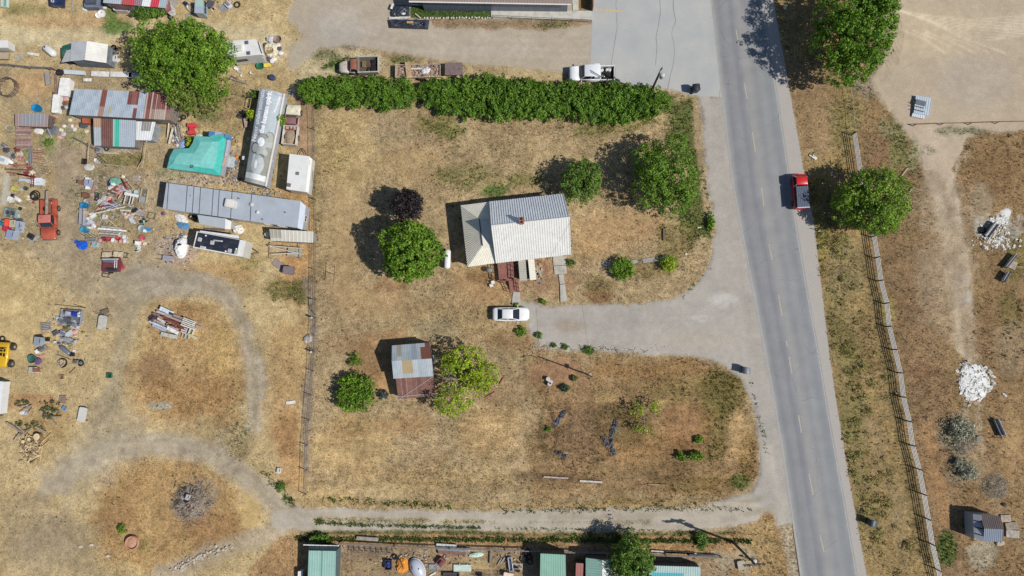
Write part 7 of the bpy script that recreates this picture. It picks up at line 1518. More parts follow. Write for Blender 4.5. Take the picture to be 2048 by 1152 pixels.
# ---------------------------------------------------------------- left junk rows
for i,(x,y,c) in enumerate(((12,300,'dark grey'),(18,308,'grey'),(26,312,'dark grey'),(34,299,'rust red'),(42,306,'pale grey'),(51,303,'olive'),(40,316,'pink'),(34,308,'tan'),(51,309,'olive'),(8,292,'grey'))):
    I('lump' if i % 3 else 'machine',x,y,['dark grey machine','grey scrap','dark grey scrap','rust red machine','pale grey scrap','olive scrap','pink machine','tan scrap','second olive scrap','topmost grey machine'][i]+' in the heap north of the white boat',c,L=.75,W=.6,Hh=.4,deg=i*37)
t=bthing('white_boat','small white boat hull shape at the far left edge','boat',14,323); rz=-.28; p=P(12,323); t.rotation_euler.z=-.3
MB((236,236,234)).loft([(-1.2,.5,.1,.45,.1),(-.6,.62,.05,.5,.12),(.5,.5,.05,.5,.12),(1.2,.16,.15,.45,.08)]).build('hull','paint',t,smooth=True); MB((180,186,190)).box(-.3,0,.52,.7,.5,.04).build('cockpit','matte',t)
for i,(x,y,a,L) in enumerate(((62,315,-88,2.6),(65,313,-86,2.4))): I('ladder',x,y,['grey lattice mast left one beside the red pole stack','grey lattice mast right one beside the red pole stack'][i],(140,146,150),L=L,W=.3,deg=a,Hh=.5+.1*i)
I('pipe',70,340,'curved grey pipe running down to the white scoop',(150,148,152),L=2.6,W=.1,deg=-52,z=.6)
for i in range(7): I('pipe',76,301+i*4.2,'rust red pole in the stack east of the lattice masts',[(170,120,96),(150,96,84),(186,150,130)][i % 3],L=1.6+(i % 3)*.3,W=.12,deg=-8+i % 3*4,z=.1*(i % 2),group='poles of the red stack')
for i in range(4): I('pipe',86,332+i*5,'dark grey pole low in the rows east of the lattice masts',(124,112,104),L=1.5,W=.08,deg=-12,group='grey poles of the left rows')
for i,(x,y,L,a,c) in enumerate(((40,330,3.4,-6,(170,110,96)),(36,339,3.9,-2,(112,94,88)),(42,349,4.2,-10,(160,84,76)),(55,352,3.2,-12,(178,100,88)))): I('plank',x,y,['upper pinkish steel beam above the white scoop','thin dark steel bar across the scrap above the white scoop','long dark red beam above the white scoop','lower dark red beam touching the ladder'][i],c,L=L,W=.2,deg=a,z=.4)
for i,(x,y,c) in enumerate(((51,338,'pink'),(58,336,'rust red'),(52,346,'dark red'),(64,344,'cream'),(61,350,'cream'),(56,331,'dark red'),(31,330,'brown'),(40,326,'tan'))): I('lump',x,y,['pink','rust red','dark red','cream','lower cream','upper dark red','brown','tan'][i]+' metal scrap around the dark red beams',c,L=.8,W=.6,Hh=.35)
I('ladder',70,363,'dark red metal ladder upright between the white scoop and boards',(150,44,60),L=1.9,W=.35,deg=-88,Hh=.9)
I('box',80,364,'white rounded hood piece right of the dark red ladder',(214,218,222),L=1.1,W=1.0,Hh=.6); I('plank',49,360,'pale blue board left of the dark red ladder',(196,206,224),L=1.7,W=.35,deg=-6,z=.3); I('plank',59,363,'cream board left of the dark red ladder','cream',L=.9,W=.3,deg=-10,z=.2); I('box',65,364,'small white block touching the dark red ladder','white',L=.25,W=.6,Hh=.4)
I('bucket',30,378,'yellow green barrel at the left below the white concrete patch',(206,200,110),W=.7,Hh=.6); I('tub',52,377,'dark grey pot left of the grey hose ring','dark grey',L=.6,W=.55,Hh=.3); I('lump',43,378,'pale green scrap beside the dark grey pot',(176,186,160),L=.7,W=.5,Hh=.25)
for i in range(3): I('tyre',70-i*1.5,391+i,['outer grey hose ring above the orange pickup','middle grey hose ring above the orange pickup','inner grey hose ring above the orange pickup'][i],W=1.5-.35*i,z=.06*i)
for i,(x,y,c) in enumerate(((50,392,'yellow'),(55,398,'cream'),(61,404,'pink'),(57,393,'white'),(66,405,'rust red'))): I('lump',x,y,['yellow','cream','pink','white','rust red'][i]+' scrap at the edge of the hose rings',c,L=.5,W=.35,Hh=.2)
I('tank',36,398,'white canister lying left of the hose rings','white',L=1.3,W=.55,deg=-35); I('box',22,399,'cream white box at the end of the white canister',(226,224,214),L=.7,W=.7,Hh=.5,deg=-20); I('barrel',26,391,'black drum above the cream white box','black',W=.4,Hh=.4); I('plank',40,412,'cream plank above the grey metal trays',(206,196,160),L=1.7,W=.15,deg=-18)
I('trough',22,426,'pale green grey metal sink unit at the far left',(150,168,166),L=1.6,W=1.2,Hh=.5,deg=-8); 
for i,(x,y) in enumerate(((15,425),(25,427))): I('tub',x,y,['left dark basin of the metal sink unit','right dark basin of the metal sink unit'][i],'dark grey',L=.5,W=.5,Hh=.2,z=.5)
I('lump',37,431,'mint scrap right of the metal sink unit',(170,196,190),L=.5,W=.6,Hh=.3); I('tyre',40,417,'thin dark ring above the metal sink unit',W=.5)
I('box',17,446,'orange red box in the left appliance row',(230,86,56),L=.55,W=1.0,Hh=.7); I('box',14,458,'magenta red box below the orange red box',(176,50,76),L=.8,W=.6,Hh=.6); I('appliance',28,448,'cream stove in the left appliance row',(204,194,172),L=.7,W=1.0,Hh=.8); I('appliance',40,454,'pale blue grey cooktop in the left appliance row',(176,188,204),L=.65,W=1.5,Hh=.8,deg=-6)
for i,(x,y) in enumerate(((41,452),(41,460))): o=MB((90,100,130)).ring(0,0,0,.14,.025,12,5).build('burner','rubber'); p=P(x,y,.85); o.location=(p.x,p.y,.86); tag(o,['upper dark burner ring on the pale blue cooktop','lower dark burner ring on the pale blue cooktop'][i],'burner')
I('appliance',25,470,'large pale blue grey freezer at the foot of the left appliance row',(164,176,200),L=1.1,W=1.2,Hh=.9,deg=-12); I('barrel',2,447,'teal blue barrel cut by the left edge',(50,120,160),W=.6,Hh=.8)
for i,(x,y) in enumerate(((30,439),(40,439),(8,440))): I('lump',x,y,['dark scrap above the cream stove','dark scrap above the pale blue cooktop','dark green scrap left of the orange red box'][i],'dark grey',L=.8,W=.4,Hh=.3)
I('machine',62,473,'black mower engine on a pale board left of the orange pickup',(50,54,66),L=.9,W=.7,Hh=.4,deg=-30); I('plank',68,478,'pale board under the black mower engine',(176,172,160),L=1.5,W=.5,deg=40)
# ---------------------------------------------------------------- middle junk pile
I('chair',167,366,'brown upholstered chair at the northwest of the middle junk pile',(136,92,80)); I('appliance',177,366,'lilac grey office printer right of the brown chair',(170,178,200),L=.8,W=.9,Hh=.7); I('box',177,358,'small white box on top of the office printer row','white',L=.45,W=.3,Hh=.6); I('box',176,376,'small white box below the office printer','white',L=.5,W=.4,Hh=.3); I('plank',188,374,'pinkish door board leaning right of the office printer',(180,140,128),L=1.1,W=.35,deg=75,z=.2)
I('frame',160,390,'thin brown metal bed frame at the left of the middle junk pile',(120,92,76),L=.9,W=.4,Hh=.3); I('box',172,391,'brown cabinet in the middle junk pile',(124,84,68),L=.7,W=.65,Hh=.6); I('bag',184,389,'dusty pink cushion right of the brown cabinet',(186,148,140),L=.7,W=.6,Hh=.3); I('tub',195,389,'dark green basin right of the dusty pink cushion',(70,100,84),L=.6,W=.6,Hh=.3)
I('wheel',193,397,'wheel with white rim in the middle junk pile',W=.7); I('tub',175,402,'grey white sink bowl above the upper blue barrel',(186,184,176),L=.9,W=.6,Hh=.3)
I('tub',170,411,'upper bright blue tub at the west edge of the middle junk pile','bright blue',L=1.2,W=.75,Hh=.45,deg=-8); I('tub',171,460,'lower pale blue tub at the west edge of the middle junk pile',(60,160,196),L=1.25,W=.85,Hh=.4,deg=-14); I('lump',178,455,'white cloth at the rim of the lower blue tub','white',L=.9,W=.4,Hh=.4)
I('trough',165,434,'long silver trailer side west edge of the middle junk pile',(176,178,190),L=.55,W=2.3,Hh=.6)
for i,(x,y,c,a) in enumerate(((184,428,'white',0),(188,433,'white',30),(178,438,'white',-20),(184,444,'pale grey',-35),(176,446,'lilac',10),(173,426,'tan',0),(186,450,'white',-40))): I('panel' if i % 2 else 'bag',x,y,['crumpled white cloth','tilted white panel','white bag','pale grey panel','lilac bag','tan panel','lowest white bag'][i]+' piled beside the long silver trailer side',c,L=.9,W=.5,Hh=.3,deg=a)
I('appliance',210,434,'white microwave alone in the grass of the middle junk pile','white',L=.55,W=.6,Hh=.4,deg=-10); I('bag',212,437,'blue cloth under the white microwave',(86,120,186),L=.4,W=.5,Hh=.2)
I('plank',227,448,'cream pole lying in the grass of the middle junk pile',(214,194,140),L=1.3,W=.12,deg=-38)
I('tarp',229,362,'mint green tarp heap at the top of the middle junk pile',(120,176,160),L=1.6,W=1.2,Hh=.6,deg=-10); I('tarp',226,368,'white cloth on the mint green tarp heap','white',L=.7,W=.5,Hh=.7); I('bag',220,364,'dark blue bag at the left of the mint green tarp heap',(40,50,80),L=.5,W=1.2,Hh=.4,deg=-20); I('lump',246,353,'cream knob of scrap right of the mint green tarp heap','cream',L=.5,W=.5,Hh=.3)
for i,(x,y,L,a,c) in enumerate(((242,368,1.8,20,'rust red'),(250,374,1.6,-45,'brown'),(238,379,2.2,12,'rust red'),(232,385,1.4,-20,'pink'),(244,380,1.8,-8,'lilac'),(253,381,1.5,-30,'pale grey'),(262,372,1.6,-50,'tan'),(226,378,1.5,30,'brown'),(240,390,1.0,60,'pink'),(248,366,1.4,-60,'dark red'))): I('plank',x,y,['rust red strip under the mint tarp heap','brown strip slanting right of the mint tarp heap','long rust red strip across the middle junk pile','pink strip below the long rust red one','lilac strip in the middle junk pile','pale grey strip above the white shelf frame','tan strip at the upper right of the middle junk pile','brown strip below the dark blue bag','short pink strip left of the white shelf frame','dark red strip at the top of the middle junk pile'][i],c,L=L,W=.16,deg=a,z=.1+.06*i)
for i,(x,y,c) in enumerate(((236,374,'pink'),(245,376,'lilac'),(233,380,'rust red'),(250,388,'brown'),(240,384,'pink'),(228,384,'dark grey'),(256,384,'white'),(222,376,'white'))): I('lump',x,y,['pink scrap under the rust red strip','lilac scrap beside the lilac strip','rust red scrap left of centre in the middle pile','brown scrap above the white shelf frame','second pink scrap in the middle of the pile','dark grey scrap near the dark blue bag','white scrap at the left end of the white shelf','white scrap near the green weeds of the pile'][i],c,L=.9,W=.7,Hh=.3)
t=bthing('shelf_frame','white shelf frame on thin legs at the right of the middle junk pile','shelf',263,392); p=P(264,390,.7); t.rotation_euler.z=0
MB((236,234,232)).box(p.x,p.y,.8,2.0,.38,.12,-.2).build('top','paint',t,world=True)
for dx in (-.85,-.1,.3): MB((230,228,226)).box(p.x+dx-.1,p.y-.55,.72,.1,1.5,.08,-.2).build('rail','paint',t,world=True)
I('crate',288,392,'large tan framed screen right of the white shelf frame',(200,186,156),L=1.0,W=2.0,Hh=.3,deg=-8); I('panel',286,399,'grey pane in the lower half of the tan framed screen',(160,164,172),L=.7,W=.8,Hh=.2,deg=-8); I('panel',275,357,'grey flat board on the dirt above the tan framed screen',(168,156,140),L=1.4,W=.9,Hh=.05); I('box',273,384,'pale blue box between the shelf frame and the tan screen',(170,200,208),L=.5,W=.5,Hh=.3)
for i,(x,y,L,a,c) in enumerate(((206,402,2.0,28,'pale grey'),(212,406,2.2,55,'white'),(218,412,2.4,18,'lilac'),(214,418,2.8,12,'brown'),(222,409,1.8,-25,'pale grey'),(201,410,1.5,50,'tan'),(226,414,2.0,24,'lilac'),(219,420,4.4,12,'cream'),(196,418,.8,20,'pink'),(230,407,1.4,-50,'grey'),(209,412,1.6,8,'dark red'))): I('plank',x,y,['pale grey','white','lilac','brown','slanting pale grey','tan','second lilac','longest cream','short pink','dark grey toned','dark red'][i]+' slat in the fan of slats in the middle junk pile',c,L=L,W=.14,deg=a,z=.05*i)
for i,(x,y,c) in enumerate(((208,396,'pale grey'),(216,398,'pink'),(218,404,'dark red'),(207,406,'grey'),(200,402,'pale grey'),(213,410,'lilac'))): I('lump',x,y,['pale grey scrap above the fan of slats','pink scrap above the fan of slats','dark red scrap in the fan of slats','grey scrap in the fan of slats','pale grey scrap left of the fan of slats','lilac scrap low in the fan of slats'][i],c,L=.9,W=.7,Hh=.3)
I('plank',254,421,'long white board pair running to the black toolbox','white',L=2.0,W=.15,deg=-4); I('box',270,421,'black toolbox at the right end of the white boards','black',L=.8,W=.35,Hh=.3,deg=35); I('panel',280,425,'dusty grey mat right of the black toolbox',(168,156,152),L=1.6,W=.9,Hh=.05,deg=-20)
for i,(x,y) in enumerate(((249,428),(258,430),(265,428),(252,434),(262,434))): I('rock',x,y,'pale pinkish rubble lump right of the grassy gap in the junk pile',(214,190,176),L=.6,W=.5,Hh=.25,group='pinkish rubble lumps')
I('box',265,441,'pale grey toolbox below the rubble lumps',(196,200,212),L=.5,W=.7,Hh=.4,deg=35); I('mower',287,444,'black and mint string trimmer at the right of the junk pile',(140,196,180),L=.9,W=.4,deg=45)
I('tub',285,457,'large mint grey basin with white contents at the right',(180,198,202),L=1.1,W=.95,Hh=.35); I('box',290,462,'white carton at the lower right of the mint grey basin','white',L=.35,W=.4,Hh=.3); I('box',297,459,'bright blue carton right of the white carton','bright blue',L=.5,W=.35,Hh=.25)
for i,(y,c,L,x) in enumerate(((455,(182,176,164),2.6,222),(459.5,(240,240,236),3.9,224),(464,(172,158,146),3.2,224),(468.5,(190,184,172),3.6,224),(473,(160,152,142),2.6,220))): I('beam',x,y,['topmost grey','bright white','brown grey','pale grey','lowest dark grey'][i]+' timber in the neat plank stack of the middle junk pile',c,L=L,W=.24,Hh=.3,deg=-5)
BK=[(243,470,'white'),(251,475,'white'),(237,477,'red'),(219,478,'red'),(228,481,'white'),(244,484,'pink'),(210,478,'dark red'),(252,483,'white'),(203,482,'pink')]
for i,(x,y,c) in enumerate(BK): I('bucket',x,y,['white bucket at the top right of the bucket row','white bucket second at the top right of the bucket row','red bucket in the middle of the bucket row','red bucket left of centre in the bucket row','white bucket between the two red ones','pink bucket low in the bucket row','dark red bucket at the left of the bucket row','white bucket at the right end of the bucket row','pink bucket leftmost in the bucket row'][i],c,W=.62,Hh=.42)
t=put('rack',184,480,'grey slatted bench above the pale blue bin','grey',L=1.5,W=.6,Hh=.5,deg=-4); I('appliance',191,489,'pale blue grey bin under the grey slatted bench',(172,194,200),L=.8,W=.7,Hh=.5,deg=-12)
for k in range(4): q=P(172+7*k,473); o=MB((50,46,44)).tube((q.x,q.y,0),(q.x,q.y+.15,.9),.035,n=5).build('stake','wood'); tag(o,'thin dark stake in the row above the grey slatted bench','stake','dark stakes above the bench')
I('tarp',163,490,'bright blue tarp mound at the southwest of the junk pile',(24,96,206),L=1.5,W=1.3,Hh=.55); I('tarp',153,484,'flat corner of bright blue tarp left of the blue mound',(30,100,210),L=.7,W=.6,Hh=.15)
I('bucket',285,476,'pinkish red bucket beside the chair heap',(206,90,106),W=.75,Hh=.3)
for i,(x,y,c) in enumerate(((281,487,'white'),(289,487,'cream'),(277,495,'white'),(280,500,'white'),(274,491,'pale grey'),(284,482,'pink'))): I('chair' if i in (0,3) else 'lump',x,y,['white plastic chair under the red bucket','cream scrap right of the white plastic chair','white scrap left of the tipped chair','tipped white chair lowest in the chair heap','pale grey scrap left in the chair heap','pink scrap below the red bucket'][i],c,L=.6,W=.45,Hh=.3,deg=40*i)
# open trailer with hoods
t=flat_trailer(223,530,0,'small red railed trailer with a dark panel load',2.5,1.9,(120,60,66),z=.6,tongue=.3)
I('sheet',220,526,'dark blue grey ribbed sheet on the red railed trailer',(100,112,130),L=1.9,W=.9,Hh=.9); I('ladder',235,527,'white slatted rail on the right of the red railed trailer','white',L=1.3,W=.3,deg=90,Hh=.8); I('pipe',220,518,'white tube along the top of the red railed trailer','white',L=2.3,W=.12,z=.8); I('machine',224,539,'black bicycle scrap on the red railed trailer',(60,60,66),L=1.6,W=.5,Hh=.9)
for i,(x,y) in enumerate(((242,529),(244,535))): I('lump',x,y,['upper red scrap at the right side of the railed trailer','lower red scrap at the right side of the railed trailer'][i],(200,60,66),L=.5,W=.5,Hh=.5)
I('table',216,510,'left cream seat table above the red railed trailer',(204,186,160),L=1.3,W=.7,Hh=.5); I('table',239,509,'right cream seat table above the red railed trailer',(206,192,160),L=1.4,W=.7,Hh=.5,deg=-5); I('frame',253,511,'thin black frame beside the right cream seat table','black',L=.5,W=.6,Hh=.4,deg=-10); I('frame',213,551,'thin black frame below the red railed trailer','black',L=.9,W=.45,Hh=.4,deg=-8)
I('cart',337,517,'grey utility cart with black rim on the dirt south of the junk',(160,160,166),L=1.4,W=.75,Hh=.4,deg=-188)
I('frame',305,432,'black metal rack west of the mobile home','black',L=1.0,W=.8,Hh=.4,deg=-15); I('bag',326,427,'purple bag at the southwest corner of the mobile home','purple',L=.5,W=.6,Hh=.3)
# south side of the mobile home
t=bthing('white_tarp_cover','white tarp over a small car shape with a dark slit beside the black roofed trailer','tarp',360,493); p=P(361,494,.5)
MB((240,240,238)).blob(p.x,p.y,0,.85,1.45,1.0,18,9,.07,flat=True,rot=-.15,seed=5).build('cover','cloth',t,world=True); MB((40,42,52)).blob(p.x+.1,p.y+.25,.98,.3,.18,.06,12,5).build('opening','matte',t,world=True); MB((76,80,110)).blob(p.x-.62,p.y+.2,.35,.25,.9,.35,12,6,.1).build('side_fold','cloth',t,world=True)
I('tarp',367,475,'small white rag above the white tarp cover','white',L=.9,W=.5,Hh=.2,deg=30); I('tarp',365,450,'pale blue tarp heap south of the mobile home',(96,146,186),L=1.9,W=1.1,Hh=.3,deg=-15); I('tarp',362,438,'white tarp heap above the pale blue tarp','white',L=2.0,W=1.1,Hh=.35,deg=-30)
for i,(x,y) in enumerate(((382,434),(388,437))): I('tyre',x,y,['left black tyre against the mobile home porch','right black tyre against the mobile home porch'][i],W=.75)
t=put('tarp',475,458,'white covered boat bow beside the mobile home porch',(238,236,228),L=1.6,W=1.25,Hh=.7,deg=-20)
I('log',430,459,'rusty bent metal roll south of the mobile home porch',(130,110,116),L=2.8,W=.3,deg=-4)
I('barrel',535,469,'white round drum at the left end of the cream carport roof','white',W=.6,Hh=.6)
t=bthing('pipe_rack','metal pipe rack holding long white pipes south of the cream carport','rack',578,503); mb=MB((150,148,142))
for x in (547,604): a,b_=P(x,488),P(x-1,518); mbp=MB((150,148,142)); mbp.path([(a.x,a.y,0),(a.x,a.y,.7),(b_.x,b_.y,.7),(b_.x,b_.y,0)],.04,5); mbp.build('trestle','rusty_metal',t,world=True)
for i,(x,y,L,a) in enumerate(((572,494,4.8,-5),(573,501,4.8,-14),(570,507,3.6,3))): I('pipe',x,y,['upper long white pipe on the pipe rack','slanting long white pipe on the pipe rack','lower long white pipe on the pipe rack'][i],(216,212,202),L=L,W=.13,deg=a,z=.7)
I('panel',590,505,'grey door sheet under the pipe rack',(176,170,150),L=1.9,W=1.1,Hh=.3,deg=-6); I('panel',556,528,'flat grey board south of the pipe rack',(160,146,142),L=1.4,W=.9,Hh=.06,deg=-35); I('box',578,541,'grey brown hot tub box on the dry grass by the wire fence',(128,116,120),L=1.25,W=1.0,Hh=.9,deg=-4)
# ---------------------------------------------------------------- lone things on the west field
t=bthing('workbench','grey bench with leaning brown rack and bar on the dry grass','bench',205,641); p=P(205,645,.5); t.rotation_euler.z=0
MB((196,194,184)).box(p.x,p.y,.55,1.15,1.9,.08,-.1).build('tabletop','matte',t,world=True)
for a in (-1,1):
    for b_ in (-1,1): MB((60,58,56)).tube((p.x+a*.52,p.y+b_*.8,0),(p.x+a*.52,p.y+b_*.8,.52),.04,n=5).build('leg','rusty_metal',t,world=True)
I('rack',212,624,'brown slatted rack leaning above the grey bench',(128,112,100),L=1.2,W=.6,Hh=.5,deg=20); I('pipe',206,629,'long black bar across the top of the grey bench','black',L=2.6,W=.07,deg=-10,z=.6)
I('crate',219,751,'small green plastic crate alone on the straw field',(34,122,88),L=.7,W=.65,Hh=.3)
I('panel',125,798,'grey brown square board lying alone on the straw field',(142,124,114),L=.9,W=.95,Hh=.05)
I('appliance',128,817,'small blue and white device below the square board',(120,160,206),L=.6,W=.5,Hh=.2,deg=-35)
t=bthing('cot','white cot table with wavy dark edges on the straw field','table',165,829); p=P(165,829,.4); MB((214,212,206)).box(p.x,p.y,.45,1.1,1.9,.08,-.15).build('tabletop','plastic',t,world=True)
for a in (-1,1):
    for b_ in (-1,1): MB((50,48,50)).tube((p.x+a*.5,p.y+b_*.8,0),(p.x+a*.5,p.y+b_*.8,.43),.045,n=5).build('leg','chrome',t,world=True)
I('tyre',125,726,'rusty spoked tractor wheel on the straw field',W=1.3); 
for k in range(10): a=k*.628; q=P(125,726); o=MB((206,190,178)).blob(q.x+.42*math.cos(a),q.y+.42*math.sin(a),.3,.1,.1,.08,8,4).build('rock','stone'); tag(o,'small pale stone in the ring on the rusty tractor wheel','rock','stones ringed on the tractor wheel')
I('wheel',161,726,'bicycle wheel with pale rim at the end of the scrap row',W=.9); I('machine',152,724,'grey axle part left of the bicycle wheel',(150,146,140),L=.7,W=.6,Hh=.3); I('pipe',127,714,'long thin black rod above the tractor wheel','black',L=2.2,W=.06,deg=-20); I('plank',144,741,'thin dark bent rod below the axle part','brown',L=1.1,W=.06,deg=45); I('crate',124,754,'small tan broken chair frame below the tractor wheel',(176,148,110),L=.6,W=.6,Hh=.2)
# scrap cluster
I('trough',143,634,'long tangled metal rack at the top of the west scrap cluster',(150,156,166),L=2.8,W=1.9,Hh=.5,deg=-4)
I('tarp',148,628,'royal blue tarp in the metal rack of the west scrap cluster',(36,66,170),L=.9,W=.7,Hh=.7); I('pipe',140,612,'long black rod above the metal rack','black',L=4.4,W=.06,deg=-6); I('pipe',158,612,'short black rod slanting above the metal rack','black',L=1.9,W=.06,deg=-18)
for i,(x,y,c,L,a) in enumerate(((124,620,'white',.6,0),(132,622,'dark grey',.8,20),(138,627,'lilac',1.0,-10),(129,630,'grey',1.2,0),(158,626,'white',.6,30),(160,632,'white',.5,0),(116,638,'pale grey',1.5,-30),(124,642,'grey',1.7,-22),(136,640,'dark grey',1.3,-14),(146,642,'grey',1.2,-40),(150,652,'pale grey',1.3,-30),(142,648,'dark grey',.9,10),(120,652,'tan',.9,-10),(133,657,'olive',1.1,5),(112,666,'dark grey',1.0,30),(120,662,'black',.6,0),(128,668,'lilac',1.5,-25),(140,668,'pale grey',1.4,35),(148,664,'pink',1.2,30),(128,676,'pale grey',1.2,10),(138,680,'grey',1.4,-20),(150,672,'white',.45,0),(146,684,'pale grey',1.0,10),(112,684,'white',.5,0),(117,686,'blue',.5,0),(132,688,'cream',.8,-25),(142,690,'olive',.8,30),(166,665,'olive',.6,10))):
    k_=['lump','machine','panel'][i % 3]; I(k_,x,y,c+' '+{'lump': 'scrap lump','machine': 'engine part','panel': 'sheet piece'}[k_]+' in the west scrap cluster '+['at its upper left','near its top','under the blue tarp','in its upper rack','right of the blue tarp','at the right of its rack','at its pointed left end','left of its middle','in its middle','right of its middle','at the right below the rack','under the rack','on its tan patch','beside the tan patch','at its left middle','beside the dark engine','low in its centre','right of its lilac part','at its right middle','under its lilac part','low right of centre','nearest its white hub','low on its right','at its lower left','beside the lower left white piece','just above the black cylinder','right above the cylinder','at its far right'][i],c,L=L*.8,W=L*.5,Hh=.35,deg=a)
I('tank',131,700,'dark grey gas cylinder lying below the west scrap cluster',(110,124,138),L=1.9,W=.55,deg=-38); I('bucket',149,703,'white round lid at the end of the gas cylinder','white',W=.5,Hh=.1); I('machine',144,709,'black motor at the foot of the gas cylinder','black',L=.6,W=.5,Hh=.3)
I('rack',92,653,'grey slatted rack left of the west scrap cluster',(160,156,156),L=1.4,W=1.2,Hh=.15,deg=8); I('tarp',91,669,'tan cardboard below the grey slatted rack',(206,174,130),L=1.0,W=.7,Hh=.15)
I('appliance',79,683,'silver grey washing machine in the left scrap column',(160,172,182),L=1.0,W=1.2,Hh=.8,deg=-5); I('lump',77,672,'black scrap on top of the silver washing machine','black',L=.9,W=.4,Hh=.6); I('machine',95,679,'small black iron part right of the washing machine','black',L=.5,W=.5,Hh=.3)
I('machine',84,698,'grey heater block below the silver washing machine',(150,142,136),L=1.4,W=.6,Hh=.4,deg=25); I('box',76,703,'white box at the lower end of the heater block','white',L=.5,W=.5,Hh=.4,deg=30); I('plank',84,711,'pink plank below the heater block',(222,150,150),L=.8,W=.2,deg=25)
I('tub',65,718,'dark green round tub in the left scrap column',(70,120,108),L=1.1,W=1.1,Hh=.45); I('bag',76,723,'purple and white bundle right of the dark green tub','purple',L=1.0,W=.9,Hh=.5); I('appliance',67,740,'cream grey cabinet at the foot of the left scrap column',(200,196,180),L=1.0,W=.8,Hh=.5); I('chair',79,740,'brown wooden chair beside the cream grey cabinet',(140,90,72))
# timber trailer in the loop
RZ=-22
for i,(x,y,L,W,c,a,z) in enumerate(((333,622,2.0,.55,(214,224,234),-24,.7),(328,628,2.2,.3,(190,186,188),-20,.5),(350,638,3.0,.28,(176,158,154),-20,.6),(316,630,1.6,.25,(150,120,120),-18,.4),(340,640,2.6,.2,(128,72,66),-24,.7),(352,648,2.6,.2,(122,66,60),-30,.6),(346,646,2.4,.18,(150,100,84),-18,.55),(323,641,1.3,.3,(206,204,206),-30,.65),(316,650,2.6,.3,(196,204,226),-24,.4),(332,650,3.6,.25,(182,164,150),-22,.5),(345,661,1.7,.45,(232,236,242),-26,.55),(318,656,2.0,.25,(170,184,206),-24,.35),(338,671,2.3,.5,(196,196,188),-12,.3),(398,654,.9,.35,(172,160,152),-18,.35),(386,673,1.4,.3,(196,196,160),-24,.3),(362,636,2.2,.3,(168,150,144),-22,.45))):
    I('plank' if i != 4 else 'beam',x,y,['wide pale blue plank topmost in the timber heap','grey plank second from the top in the timber heap','long pinkish grey plank across the timber heap','short dusty plank at the left of the timber heap','rust red beam in the heart of the timber heap','rust red plank in the heart of the timber heap','thin brown plank in the heart of the timber heap','white plank end left of the rust red beam','lilac blue plank along the lower left of the timber heap','longest brown plank below the rust red ones','bright white plank at the bottom of the timber heap','narrow blue plank lowest left in the timber heap','wide grey door plank along the bottom of the timber heap','grey plank sticking out right of the white slatted rack','pale green plank sticking out at the lower right','grey brown plank behind the white slatted rack'][i],c,L=L,W=W,deg=a,z=z,Hh=.15)
I('rack',378,647,'white slatted rack on top of the timber heap at its right end',(226,224,216),L=1.9,W=1.2,Hh=.3,deg=-20,z=.6); I('rack',370,661,'small white slatted crate below the white slatted rack',(214,206,210),L=.8,W=.8,Hh=.5,deg=-20); I('crate',383,663,'cream frame at the right end of the timber heap',(220,220,204),L=.6,W=1.1,Hh=.4,deg=-20)
I('box',343,628,'dark window unit on the wide pale blue plank',(56,60,72),L=.55,W=.3,Hh=.1,deg=-24,z=.9); I('crate',368,671,'left beige crate at the bottom right of the timber heap',(206,194,168),L=.5,W=.7,Hh=.3,deg=-12); I('crate',375,673,'right beige crate at the bottom right of the timber heap',(206,200,184),L=.5,W=.7,Hh=.3,deg=-12); I('wheel',338,648,'small mint wheel in the heart of the timber heap',W=.5,z=.6); I('machine',308,638,'dark purple brown scrap at the left end of the timber heap',(100,76,84),L=1.1,W=1.1,Hh=.5,deg=40)
for i,(x,y) in enumerate(((332,634),(352,642),(360,655),(345,652),(356,648))): I('lump',x,y,'rust brown scrap lump between the planks of the timber heap',(128,80,72),L=.8,W=.5,Hh=.5,deg=-20,group='rust lumps in the timber heap')
# firewood, logs
for i,(x,y,L,a,W) in enumerate(((24,852,1.8,-30,.35),(32,856,1.8,-34,.3),(41,857,1.6,-38,.3),(48,866,1.7,25,.3),(34,874,1.3,50,.3),(40,870,1.2,20,.28),(82,859,1.6,-25,.32),(52,861,1.3,20,.25),(93,832,2.2,-38,.35),(103,838,2.0,-45,.25),(100,822,1.8,-15,.35),(112,833,1.6,3,.25),(46,812,1.5,10,.3),(56,814,1.2,25,.28),(60,822,.9,50,.25),(45,820,1.0,30,.2))):
    I('log',x,y,['leftmost long grey log of the firewood heap','second long grey log of the firewood heap','third long grey log of the firewood heap','log leaning to the pale stump of the firewood heap','short upright-lying log at the left of the firewood heap','short log right of the upright-lying one','grey log behind the largest cut face','thin log left of the largest cut face','thick log on the leafy brush pile','long thin log on the leafy brush pile','log topmost on the leafy brush pile','log at the right of the leafy brush pile','grey log of the small white topped pile','second grey log of the small white topped pile','third log of the small white topped pile','thin log at the left of the small white topped pile'][i],[(170,156,136),(150,138,122)][i % 2],L=L,W=W,deg=a)
I('tarp',44,825,'white sheet piece on the small log pile','white',L=.8,W=.5,Hh=.3); I('tarp',52,826,'lilac blue sheet piece beside the white one on the small log pile',(176,186,214),L=.7,W=.4,Hh=.25,deg=40)
I('stump',76,873,'largest pale cut log round on the firewood heap',W=.95,Hh=.6); I('stump',61,878,'medium pale cut log round on the firewood heap',W=.5,Hh=.6); I('stump',48,883,'small pale cut log round at the left of the firewood heap',W=.5,Hh=.4)
r11=random.Random(11); mb=MB()
